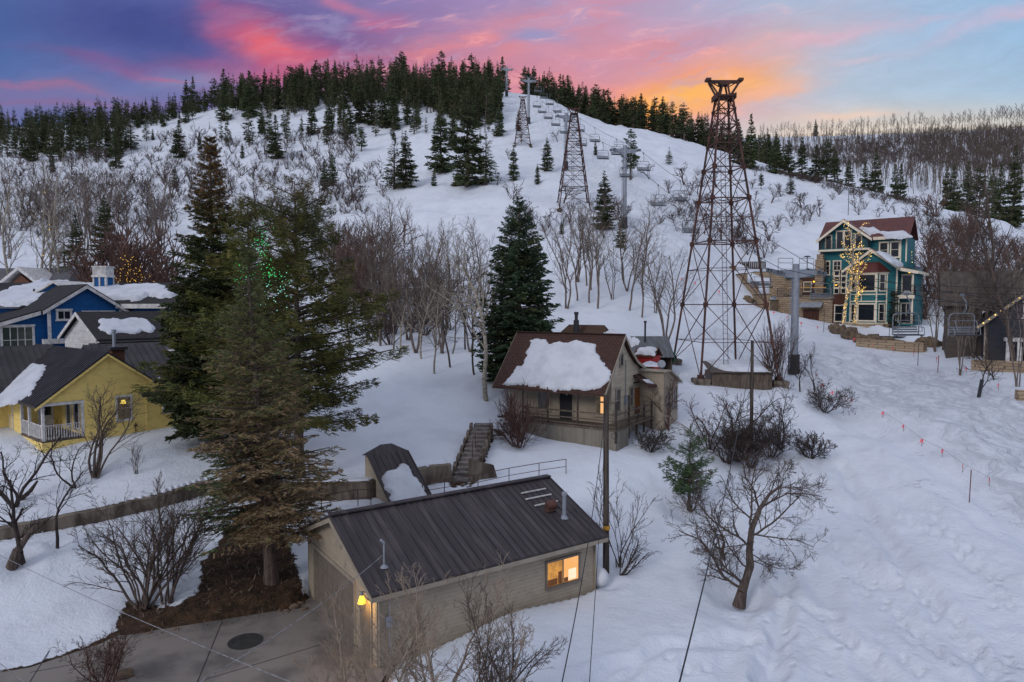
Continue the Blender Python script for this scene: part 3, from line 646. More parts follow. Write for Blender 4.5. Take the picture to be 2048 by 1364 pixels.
def conifer_np(seed, h, rad, nb=110, nt=7, nn=2, tuft=.42, base=.06, power=.85, droop=-.25, up=.15, ragged=.3, wide=.42, flat=.35, top_h=None, twig=.42, az_bias=None):
    rs = np.random.RandomState(seed)
    zb = base+(1-base)*(np.sort(rs.rand(nb))**1.15)*.985
    prof = (1-zb)**power*(1-np.clip(.35*(1-(zb-base)/.12), 0, .35))
    L = rad*(prof+.02)*(1-ragged+ragged*2*rs.rand(nb))
    az = np.arange(nb)*2.39996+rs.rand(nb)*1.3
    if az_bias is not None: L = L*(1-.22*np.cos(az-az_bias))
    s = (.10+.90*(np.arange(nt)+rs.rand(nb, nt))/nt)
    ca, sa = np.cos(az)[:, None], np.sin(az)[:, None]
    zz = zb[:, None]*h+L[:, None]*((droop*(1-zb[:, None]*1.2)+.25*zb[:, None])*s+up*s*s)
    px, py = ca*L[:, None]*s, sa*L[:, None]*s
    side = np.where(rs.rand(nb, nt) > .5, 1, -1); ang = az[:, None]+side*(.5+.7*rs.rand(nb, nt))
    tl = L[:, None]*twig*(1.15-s)*(.6+.8*rs.rand(nb, nt))+tuft*.4*np.clip(L/rad*1.5, .15, 1)[:, None]
    q = (np.arange(nn)+rs.rand(nb, nt, nn))/nn
    qx = px[..., None]+np.cos(ang)[..., None]*tl[..., None]*q; qy = py[..., None]+np.sin(ang)[..., None]*tl[..., None]*q
    qz = zz[..., None]-tl[..., None]*q*.18+(rs.rand(nb, nt, nn)-.5)*flat*tuft
    C = np.stack([qx, qy, qz], -1).reshape(-1, 3); N = len(C)
    a2 = np.repeat(ang.ravel(), nn)+(rs.rand(N)-.5)*1.6; el = (rs.rand(N)-.55)*.9
    A = np.stack([np.cos(a2)*np.cos(el), np.sin(a2)*np.cos(el), np.sin(el)], 1)
    loc = np.repeat(np.repeat(np.clip(L/rad*1.3, .30, 1), nt), nn)
    sz = tuft*((.55+.8*rs.rand(N))*loc)[:, None]*.5
    rv = rs.randn(N, 3); B = np.cross(A, rv); B /= np.linalg.norm(B, axis=1, keepdims=True)+1e-9
    V, Fq = quads_np(C, A*sz, B*sz*wide)
    # top leader
    bt = np.stack([ca[:, 0]*0, sa[:, 0]*0, zb*h], 1); be = np.stack([px[:, -1]*.92, py[:, -1]*.92, zz[:, -1]], 1)
    return V, Fq, (bt, be, L), C
def trunk_np(h, r, seed, n=7, segs=8, bend=.0, top=.97):
    rs = np.random.RandomState(seed); t = np.linspace(-.02, top, segs+1)
    off = np.cumsum(rs.randn(segs+1, 2)*bend, 0); pts = np.stack([off[:, 0], off[:, 1], t*h], 1); off0 = pts[0].copy(); pts[:, :2] -= off0[:2]
    rr = r*(1-t*.95); rr[0] *= 1.35
    V = []; F_ = []
    for i in range(segs+1):
        for k in range(n): a = 2*math.pi*k/n; V.append((pts[i][0]+rr[i]*math.cos(a), pts[i][1]+rr[i]*math.sin(a), pts[i][2]))
    for i in range(segs):
        for k in range(n): F_.append((i*n+k, i*n+(k+1) % n, (i+1)*n+(k+1) % n, (i+1)*n+k))
    return np.array(V), np.array(F_)
def cat_np(*vf):
    V = []; Fs = []; o = 0
    for v, f in vf: V.append(v); Fs.append(f+o); o += len(v)
    return np.concatenate(V), np.concatenate(Fs)
# hill conifers: unit trees 10 m tall
def far_conifer(seed, kind):
    if kind == 'full': a = dict(rad=1.75, nb=125, nt=8, nn=4, tuft=.55, base=.05, power=.85, ragged=.36)
    elif kind == 'slim': a = dict(rad=1.25, nb=120, nt=7, nn=4, tuft=.48, base=.04, power=.62, ragged=.35)
    elif kind == 'ragged': a = dict(rad=1.7, nb=80, nt=7, nn=4, tuft=.55, base=.22, power=.5, ragged=.55, droop=-.1)
    else: a = dict(rad=2.2, nb=110, nt=6, nn=2, tuft=.60, base=.08, power=.95, ragged=.25)
    V, Fq, br, C = conifer_np(seed, 10, **a)
    W = tubes_np(br[0][::2], br[1][::2], np.full(len(br[2][::2]), .05), np.full(len(br[2][::2]), .02))
    T = trunk_np(10, .20, seed)
    return (V, Fq), cat_np(T, W)
FC = {}
for kd, n in (('full', 4), ('slim', 4), ('ragged', 4), ('open', 2)):
    FC[kd] = []
    for k in range(n):
        cr, tk = far_conifer(100*len(FC)+k*7+3, kd)
        mo = M['sprucef']
        mc = np_mesh('crown', cr[0], cr[1], mo); mt = np_mesh('trunk', tk[0], tk[1], M['bark'])
        V, Fq = cat_np(cr, tk); mi = np.concatenate([np.zeros(len(cr[1]), int), np.ones(len(tk[1]), int)])
        FC[kd].append((mc, mt, np_mesh('conifer', V, Fq, [mo, M['bark']], mi)))
def conifer(p, h, kind, label, group=None, parts=True, w=1.0, cat='conifer', matl=None):
    mc, mt, mj = rnd.choice(FC[kind]); s = h/10
    if parts:
        o = thing('spruce_tree', label, cat, p-Vector((0,0,.02*h)), rnd.uniform(0, 6.28), group); o.scale = (s*w, s*w, s)
        link_mesh('trunk', mt, o); link_mesh('crown', mc, o)
    else:
        o = link_mesh('spruce_tree', mj); tag(o, label, cat, group); o.location = p-Vector((0,0,.02*h)); o.rotation_euler = (rnd.uniform(-.03,.03), rnd.uniform(-.03,.03), rnd.uniform(0, 6.28)); o.scale = (s*w, s*w, s)
    return o
# bare trees and shrubs
def bare_np(seed, stems=1, h=5., r=.07, levels=3, spread=.35, nchild=(5,5,4), angle=.75, lr=.55, wig=.16, grav=.05, rmin=.006, stem_seg=8, start=.25, n=3, lean=(0,0), rr=.55, arch=0.0, first_r_taper=.35):
    rg = random.Random(seed); P0 = []; P1 = []; R0 = []; R1 = []; LV = []
    def norm(v): l = math.sqrt(v[0]*v[0]+v[1]*v[1]+v[2]*v[2])+1e-9; return (v[0]/l, v[1]/l, v[2]/l)
    def grow(p, d, L, rad, lv):
        ns = max(2, int(stem_seg*(1 if lv == 0 else .6 if lv == 1 else .45))); sl = L/ns; nodes = [(p, d, rad)]
        rend = max(rmin*.7, rad*(first_r_taper if lv == 0 else .3))
        for i in range(ns):
            g = grav-(arch*(i/ns) if lv <= 1 else 0)
            d = norm((d[0]+rg.gauss(0, wig), d[1]+rg.gauss(0, wig), d[2]+rg.gauss(0, wig*.7)+g))
            q = (p[0]+d[0]*sl, p[1]+d[1]*sl, p[2]+d[2]*sl)
            ra = rad+(rend-rad)*i/ns; rb = rad+(rend-rad)*(i+1)/ns
            P0.append(p); P1.append(q); R0.append(ra); R1.append(rb); LV.append(lv); p = q; nodes.append((p, d, rb))
        if lv < levels:
            nc = nchild[min(lv, len(nchild)-1)]
            for c in range(nc):
                f = start+(1-start)*(c+rg.random())/nc if lv == 0 else .15+.8*(c+rg.random())/nc
                x = f*ns; i = min(int(x), ns-1); t = x-i; a = nodes[i]; b = nodes[i+1]
                pp = tuple(a[0][k]*(1-t)+b[0][k]*t for k in range(3)); az = rg.uniform(0, 6.283); an = angle*rg.uniform(.65, 1.3)
                dd = b[1]; ref = (0,0,1) if abs(dd[2]) < .9 else (1,0,0)
                u = norm((dd[1]*ref[2]-dd[2]*ref[1], dd[2]*ref[0]-dd[0]*ref[2], dd[0]*ref[1]-dd[1]*ref[0])); v = (dd[1]*u[2]-dd[2]*u[1], dd[2]*u[0]-dd[0]*u[2], dd[0]*u[1]-dd[1]*u[0])
                nd = norm(tuple(dd[k]*math.cos(an)+(u[k]*math.cos(az)+v[k]*math.sin(az))*math.sin(an) for k in range(3)))
                grow(pp, nd, L*lr*(1.15-.55*f)*rg.uniform(.6, 1.25), max(rmin, a[2]*rr), lv+1)
    for s in range(stems):
        az = rg.uniform(0, 6.283); sp = spread*(rg.random()**.6) if stems > 1 else 0
        d = norm((math.cos(az)*sp+lean[0], math.sin(az)*sp+lean[1], 1)); o = .12*h*.15*stems**.5 if stems > 1 else 0
        grow((math.cos(az)*o*rg.random(), math.sin(az)*o*rg.random(), -.1), d, h*(rg.uniform(.7, 1.05) if stems > 1 else 1), r*(rg.uniform(.6, 1.1) if stems > 1 else 1), 0)
    LV = np.array(LV); P0 = np.array(P0); P1 = np.array(P1); R0 = np.array(R0); R1 = np.array(R1)
    return P0, P1, R0, R1, LV
def bare_split(data, matl, rootname, label, cat, loc, rz=0, group=None, n0=6, mat2=None):
    P0, P1, R0, R1, LV = data; o = thing(rootname, label, cat, loc, rz, group)
    m = LV == 0; V, Fq = tubes_np(P0[m], P1[m], R0[m], R1[m], n0); link_mesh('trunk' if n0 else 'stem', np_mesh('trunk', V, Fq, matl, smooth=True), o)
    V, Fq = tubes_np(P0[~m], P1[~m], R0[~m], R1[~m], 3); link_mesh('branches', np_mesh('branches', V, Fq, mat2 or matl), o)
    return o
def bare_join(data, matl, name='shrub', n=3):
    V, Fq = tubes_np(*data[:4], n); return np_mesh(name, V, Fq, matl)
# shared prototypes (unit ~ real metres)
SH = {'brush': [bare_join(bare_np(200+k, stems=7, h=2.6, r=.055, levels=2, spread=.75, nchild=(5,3), angle=.6, lr=.5, rmin=.022, stem_seg=4, start=.3), M['brush']) for k in range(5)],
      'twisty': [bare_join(bare_np(230+k, stems=3, h=3.4, r=.10, levels=3, spread=.55, nchild=(5,4,2), angle=.8, lr=.5, wig=.28, rmin=.024, stem_seg=6, start=.4), M['brush']) for k in range(5)],
      'red': [bare_join(bare_np(260+k, stems=12, h=3.4, r=.06, levels=2, spread=.7, nchild=(6,5), angle=.5, lr=.5, rmin=.018, stem_seg=5, start=.25), M['brush_red']) for k in range(3)],
      'tall': [bare_join(bare_np(290+k, stems=1, h=9, r=.13, levels=3, nchild=(13,6,3), angle=.65, lr=.38, wig=.08, grav=.07, rmin=.013, stem_seg=12, start=.22), M['barktan']) for k in range(5)],
      'aspen': [bare_join(bare_np(320+k, stems=1, h=11, r=.11, levels=2, nchild=(20,4), angle=.65, lr=.26, wig=.05, grav=.04, rmin=.045, stem_seg=8, start=.42), M['aspenfar']) for k in range(5)]}
def shrub(kind, p, s, label, cat, group, name):
    o = link_mesh(name, rnd.choice(SH[kind])); tag(o, label, cat, group); o.location = p-Vector((0,0,.05)); o.rotation_euler = (0, 0, rnd.uniform(0, 6.28)); k = s*rnd.uniform(.8, 1.2); o.scale = (k, k, s); return o
def inpoly(px, py, pl): return float(poly_sd(np.array([px]), np.array([py]), pl)[0]) > 0
def scatter(pl, n, rg, even=.35, dmin=14):
    xs = [p[0] for p in pl]; ys = [p[1] for p in pl]; out = []; tries = 0
    while len(out) < n and tries < n*60:
        tries += 1; px = rg.uniform(min(xs), max(xs)); py = rg.uniform(min(ys), max(ys))
        if not inpoly(px, py, pl): continue
        if even and any((px-a)**2+((py-b)*1.6)**2 < even*even*((max(xs)-min(xs))*(max(ys)-min(ys))/n) for a, b, _ in out): continue
        q = hit(px, py, dmin)
        if q is not None: out.append((px, py, q))
    return [q for _, _, q in out]
# ------------------------------------------------------------------ building helpers (local frame: x along the front, y to the back, z up)
def window(parent, x, y, z, w, h, face='front', frame='white', pane='glass', mull=(1,1), t=.09, sill=True, depth=.07, name='window', ang=None):
    """face: front (-y), right (+x), left (-x); x,y,z = centre of the bottom edge on the wall"""
    rot = {'front': 0, 'right': R(90), 'left': R(-90), 'back': R(180)}[face] if ang is None else ang
    Mx = Matrix.Translation((x, y, z)) @ Matrix.Rotation(rot, 4, 'Z'); f = MB()
    f.box(-w/2-t, -w/2, -depth, .01, -t, h+t, Mx); f.box(w/2, w/2+t, -depth, .01, -t, h+t, Mx)
    f.box(-w/2, w/2, -depth, .01, h, h+t, Mx); f.box(-w/2, w/2, -depth, .01, -t, 0, Mx)
    if sill: f.box(-w/2-t*1.4, w/2+t*1.4, -depth-.05, -depth+.001, -t-.02, -t*.35, Mx); f.box(-w/2-t*1.3, w/2+t*1.3, -depth-.03, -depth+.001, h+t*.5, h+t*1.25, Mx)
    for i in range(1, mull[0]): xx = -w/2+w*i/mull[0]; f.box(xx-.03, xx+.03, -depth*.7, .008, 0, h, Mx)
    for i in range(1, mull[1]): zz = h*i/mull[1]; f.box(-w/2, w/2, -depth*.65, .006, zz-.025, zz+.025, Mx)
    o = f.build(name, M[frame], parent)
    g = MB(); g.box(-w/2, w/2, -depth*.3, .004, 0, h, Mx); g.build('pane', M[pane], o); return o
def slab_roof(m, prof, x0, x1, th=.14):
    """roof shell following a profile of (y, z) points, from x0 to x1"""
    n = len(prof); up = []
    for i, (y, z) in enumerate(prof):
        up.append((y, z+th))
    poly = [(y, z) for y, z in prof] + up[::-1]
    for i in range(n-1):
        (ya, za), (yb, zb) = prof[i], prof[i+1]
        m.prism([(ya, za), (yb, zb), (yb, zb+th), (ya, za+th)], x0, x1, 'x')
def seams(m, a0, a1, b0, b1, pitch=.4, w=.035, h=.045):
    """standing seams between lines a0-a1 (top) and b0-b1 (bottom)"""
    a0, a1, b0, b1 = map(Vector, (a0, a1, b0, b1)); n = max(2, int((a1-a0).length/pitch))
    for i in range(n+1): t = i/n; m.bar(a0.lerp(a1, t), b0.lerp(b1, t), w, h*2)
def snow_patch(poly, O, ax, ay, th, seed=0, res=.12, edge=.3, rough=.12, nrm=None, wob=.26):
    """a slab of settled snow lying on the plane O + s*ax + t*ay inside the polygon (s, t)"""
    O, ax, ay = Vector(O), Vector(ax), Vector(ay); nrm = Vector(nrm) if nrm else ax.cross(ay).normalized()
    xs = [p[0] for p in poly]; ys = [p[1] for p in poly]
    gx = np.arange(min(xs)-.3, max(xs)+.3, res); gy = np.arange(min(ys)-.3, max(ys)+.3, res); X, Y = np.meshgrid(gx, gy, indexing='ij')
    if nrm.z < 0: nrm = -nrm
    sd = poly_sd(X.ravel(), Y.ravel(), poly).reshape(X.shape)+fbm(X*1.5+seed*7.1, Y*1.5+seed*3.3, 3)*wob-.04
    sd = sd+fbm(X*6+seed, Y*6, 2)*wob*.25
    hgt = th*(1-np.exp(-np.maximum(sd, 0)/edge*1.6))*(1+fbm(X*.8+seed, Y*.8, 3)*.35)+.012
    keep = sd > -.02; ins = keep[:-1, :-1] | keep[1:, :-1] | keep[:-1, 1:] | keep[1:, 1:]
    hgt = np.where(sd > 0, hgt, -.03)
    V = np.array(O)+X[..., None]*np.array(ax)+Y[..., None]*np.array(ay)+hgt[..., None]*np.array(nrm)
    idx = np.arange(X.size).reshape(X.shape); Fq = np.stack([idx[:-1,:-1], idx[1:,:-1], idx[1:,1:], idx[:-1,1:]], -1)[ins]
    return np_mesh('snow_cover', V.reshape(-1, 3), Fq, M['snow'], smooth=True)
def local(root, p):                   # world point into the frame of a building root
    return Matrix.Rotation(-root.rotation_euler.z, 4, 'Z') @ (Vector(p)-root.location)
def patch_on(parent, root, A, ax, ay, pix, th, seed=0, **kw):
    """pix: outline given as picture points cast onto the roof plane (root's frame)"""
    rz = root.rotation_euler.z; Rm = Matrix.Rotation(rz, 3, 'Z'); Ow = Rm @ Vector(A)+root.location; axw = (Rm @ Vector(ax)).normalized(); ayw = (Rm @ Vector(ay)).normalized(); n = axw.cross(ayw)
    poly = []; c0 = Vector((0,0,CZ))
    for px, py in pix:
        d = P(px, py, 10)-c0; t = (Ow-c0).dot(n)/d.dot(n); q = c0+d*t-Ow; poly.append((q.dot(axw), q.dot(ayw)))
    me = snow_patch(poly, A, Vector(ax).normalized(), Vector(ay).normalized(), th, seed, **kw)
    return link_mesh('snow_cover', me, parent)
def railing(parent, pts, h=1.0, pitch=.14, m='darkmetal', r=.012, name='railing', post=.04):
    b = MB()
    for a, c in zip(pts[:-1], pts[1:]):
        a = Vector(a); c = Vector(c); L = (c-a).length; up = Vector((0,0,h)); b.bar(a+up, c+up, .05, .04); b.bar(a+Vector((0,0,.1)), c+Vector((0,0,.1)), .035, .03)
        n = max(1, int(L/pitch))
        for i in range(n+1): q = a.lerp(c, i/n); rr = post if i in (0, n) else r; b.box(q.x-rr, q.x+rr, q.y-rr, q.y+rr, q.z, q.z+h)
    return b.build(name, M[m], parent)

# ------------------------------------------------------------------ garage
def garage():
    g = thing('garage', 'long taupe garage with a brown standing-seam metal roof beside the concrete driveway', 'garage', G0, GA)
    L, W, He = GLn, GW, 2.83; hr = 4.33; ov = .35; oe = .40; sl = (hr-He)/(W/2)
    w = MB(); w.prism([(0,-1.2), (W,-1.2), (W,He), (W/2,hr-.02), (0,He)], 0, L, 'x')
    wall = w.build('wall', M['taupe'], g)
    t = MB()
    for x, y in ((0,0), (L,0), (0,W), (L,W)): t.box(x-.03, x+.10 if x == 0 else x+.03, y-.03, y+.09 if y == 0 else y+.03, -.5, He) if x == 0 else t.box(x-.10, x+.03, y-.03 if y == 0 else y-.09, y+.09 if y == 0 else y+.03, -.5, He); t.flush('corner_board', M['taupe_trim'], g)
    t.box(-.02, L+.02, -.025, .0, He-.28, He-.02); t.build('frieze_board', M['taupe_trim'], g)
    r = MB(); zf = He-oe*sl
    slab_roof(r, [(-oe, zf), (W/2, hr), (W+oe, zf)], -ov, L+ov, .09)
    r.bar((-ov, W/2, hr+.13), (L+ov, W/2, hr+.13), .34, .05)
    a = .055
    seams(r, (-ov+.02, W/2, hr+.09), (L+ov-.02, W/2, hr+.09), (-ov+.02, -oe, zf+.09), (L+ov-.02, -oe, zf+.09), .315, .05, .032)
    seams(r, (-ov+.02, W/2, hr+.09), (L+ov-.02, W/2, hr+.09), (-ov+.02, W+oe, zf+.09), (L+ov-.02, W+oe, zf+.09), .315, .05, .032)
    roof = r.build('roof', M['metalroof'], g)
    f = MB(); 
    f.prism([(-oe-.01, zf-.17), (-oe-.01, zf-.005), (W/2, hr-.005), (W+oe+.01, zf-.005), (W+oe+.01, zf-.17), (W/2, hr-.18)], -ov-.03, -ov+.02, 'x')
    f.prism([(-oe-.01, zf-.17), (-oe-.01, zf-.005), (W/2, hr-.005), (W+oe+.01, zf-.005), (W+oe+.01, zf-.17), (W/2, hr-.18)], L+ov-.02, L+ov+.03, 'x')
    f.box(-ov+.02, L+ov-.02, -oe-.03, -oe+.02, zf-.16, zf-.002); f.box(-ov+.02, L+ov-.02, W+oe-.02, W+oe+.03, zf-.16, zf-.002)
    f.build('fascia', M['taupe_trim'], g)
    # gable end (x = 0) with the wide door
    d0, d1 = 2.05, 6.55
    d = MB(); d.box(-.05, .01, d0-.12, d0, 0, 2.25); d.box(-.05, .01, d1, d1+.12, 0, 2.25); d.box(-.05, .01, d0-.12, d1+.12, 2.25, 2.40); fr = d.build('door_frame', M['taupe_trim'], g)
    d = MB()
    for i in range(4):
        d.box(-.018, .01, d0, d1, .02+i*.557, .02+(i+1)*.557-.012)
        for k in range(8):
            y0 = d0+.06+k*(d1-d0-.06)/8; d.box(-.030, -.012, y0, y0+(d1-d0)/8-.12, .08+i*.557, .02+(i+1)*.557-.08)
    d.build('garage_door', M['gdoor'], g)
    v = MB(); v.box(-.05, .0, 3.30, 3.75, 3.15, 3.75)
    for k in range(6): v.box(-.07, -.03, 3.33, 3.72, 3.19+k*.09, 3.215+k*.09)
    v.build('vent_louver', M['taupe_trim'], g)
    dd = MB(); dd.box(-.06, .01, .42, 1.50, .0, 2.15); sd = dd.build('side_door', M['taupe_trim'], g); dd = MB(); dd.box(-.075, -.02, .52, 1.40, .02, 2.05); dd.build('door_leaf', M['gdoor'], sd)
    # barn lamp
    la = MB(); la.tube((-.01, .62, 2.42), (-.30, .62, 2.52), .018); la.tube((-.30, .62, 2.52), (-.30, .62, 2.40), .05, .07, 10); lo = la.build('wall_lamp', M['galv'], g)
    la = MB(); la.tube((-.30, .62, 2.42), (-.30, .62, 2.12), .055, .15, 14); la.build('lamp_shade', M['lampglow'], lo)
    pl = bpy.data.lights.new('lamp_light', 'POINT'); pl.energy = 16; pl.color = (1, .58, .18); pl.shadow_soft_size = .08; po = bpy.data.objects.new('lamp_light', pl); col.objects.link(po); po.parent = g; po.location = (-.42, .62, 2.02)
    ca = MB(); ca.sphere((-.06, 7.0, 2.35), .07); ca.tube((-.02,7.0,2.38), (.0,7.0,2.38), .05); ca.build('security_camera', M['darkmetal'], g)
    # meter box and conduit on the near corner
    mb = MB(); mb.box(.28, .55, -.14, .0, 1.35, 1.75); mb.tube((.415,-.07,1.75), (.415,-.07,He-.25), .025); mb.tube((.415,-.07,.2), (.415,-.07,1.35), .025); mb.build('meter_box', M['galv'], g)
    ds = MB(); ds.tube((.03,-.08,-.2), (.03,-.08,He-.3), .04); ds.flush('downspout', M['taupe_trim'], g); ds.tube((L-.05,-.08,-.2), (L-.05,-.08,He-.3), .04); ds.build('downspout', M['taupe_trim'], g)
    # lit window
    xw = 8.05; wn = window(g, xw, 0, 1.10, 1.62, .98, 'front', 'gdoor', 'litdim', (2,1), .08)
    pn = wn.children[0] if wn.children else None
    i = MB(); i.box(xw-.80, xw-.03, -.040, .0, 1.11, 2.06); i.build('lit_pane', M['lit'], wn); i = MB(); i.box(xw+.04, xw+.80, -.041, .0, 1.11, 2.06); i.build('lit_pane', M['lit2'], wn)
    i = MB(); i.box(xw+.28, xw+.68, -.052, -.038, 1.16, 1.60); i.build('white_board', lit('pale_board', (.95,.72,.52), (.9,.66,.45), .95), wn)
    i = MB(); i.box(xw-.78, xw-.30, -.046, -.040, 1.12, 1.38); i.box(xw-.25, xw-.06, -.046, -.040, 1.12, 1.62); i.box(xw+.05, xw+.26, -.047, -.041, 1.12, 1.30); i.build('shelf_shadow', M['doorwood'], wn)
    # roof furniture
    def rp(x, t): y = t*(W/2+oe)-oe; return Vector((x, y, zf+(y+oe)*sl+.10))      # t: 0 eave, 1 ridge
    p = rp(8.98, .36); m = MB(); m.tube(p-Vector((0,0,.1)), p+Vector((0,0,.95)), .085, n=12); m.tube(p+Vector((0,0,.95)), p+Vector((0,0,1.08)), .11, n=12); m.tube(p-Vector((0,0,.05)), p+Vector((0,0,.10)), .2, .09, n=12); m.build('flue_pipe', M['galv'], roof)
    p = rp(8.72, .50); m = MB(); m.tube(p+Vector((-.20,.05,.18)), p+Vector((.18,-.05,.24)), .19, .21, 10); m.box(p.x-.3, p.x+.1, p.y-.2, p.y+.1, p.z-.02, p.z+.05); m.build('rusty_cowl', M['rust'], roof)
    for i, (xa, xb, tt) in enumerate(((8.0, 9.35, .80), (7.95, 9.35, .70), (8.1, 9.35, .585))):
        m = MB(); m.bar(rp(xa, tt)+Vector((0,0,.05)), rp(xb, tt)+Vector((0,0,.05)), .045, .05); m.build('snow_bar', M['white'], roof)
    p = rp(.55, .26); m = MB(); m.tube(p-Vector((0,0,.1)), p+Vector((0,0,.85)), .032, n=8); m.tube(p+Vector((0,0,.85)), p+Vector((-.12,0,.98)), .05, n=8); m.tube(p+Vector((0,0,-.02)), p+Vector((0,0,.08)), .16, .05, 10); m.build('service_mast', M['galv'], roof)
    global MAST; MAST = Matrix.Translation(G0) @ Matrix.Rotation(GA, 4, 'Z') @ (p+Vector((0,0,.45)))
    return g
GAR = garage()
tk = MB(); tk.tube((-.0,-.75,0), (.0,.75,0), .42, n=20); tk.sphere((0,-.75,0), .42, 16, 10); tk.sphere((0,.75,0), .42, 16, 10)
tk = tk.build('propane_tank', M['whitepaint'], smooth=True); tag(tk, 'white propane tank standing behind the right corner of the garage', 'propane tank'); q = G0+GX*(GLn+.45)+GY*1.0; tk.location = (q.x, q.y, .75); tk.rotation_euler = (0,0,GA)

# stair cover behind the garage
def stair_cover():
    d = 36.2; zt = 4.25; a = P(741, 921, d); p0 = Vector((a.x, a.y, 1.9)); ang = GA
    o = thing('stairway_cover', 'narrow taupe lean-to with a steep brown metal roof behind the garage', 'shed', p0, ang); W = 2.15
    dz = zt-1.9-.0; run = 2.9
    w = MB(); w.prism([(0.0,-.6), (0, dz-.12), (-run, .30), (-run,-1.2)], 0.05, W-.05, 'x')
    w.build('wall', M['taupe'], o)
    r = MB(); r.prism([(.12, dz-.02), (.12, dz+.08), (-run-.25, .18+.08), (-run-.25, .18-.02)], -.12, W+.12, 'x')
    seams(r, (-.1, .1, dz+.08), (W+.1, .1, dz+.08), (-.1, -run-.22, .27), (W+.1, -run-.22, .27), .3, .05, .035)
    # little hipped cap along the top
    r.quad((-.12,.12,dz+.081), (W+.12,.12,dz+.081), (W*.68,.55,dz+.50), (W*.38,.55,dz+.50)); r.quad((-.12,.12,dz+.08), (W*.38,.55,dz+.50), (-.12,.95,dz-.05)); r.quad((W+.12,.12,dz+.08), (W+.12,.95,dz-.05), (W*.68,.55,dz+.50)); r.quad((-.12,.95,dz-.05), (W*.38,.55,dz+.50), (W*.68,.55,dz+.50), (W+.12,.95,dz-.05))
    rf = r.build('roof', M['metalroof'], o)
    k = MB(); k.box(.06, W-.06, .0, .9, -.6, dz-.1); k.build('back_wall', M['taupe'], o)
    ay = Vector((0, -run-.37, .20-dz)).normalized()
    patch_on(rf, o, (-.12, .12, dz+.09), (1,0,0), ay, [(768,942),(786,936),(800,930),(815,931),(826,945),(858,996),(852,1006),(784,1012),(776,990),(768,965)], .14, 4, res=.06, edge=.10)
stair_cover()

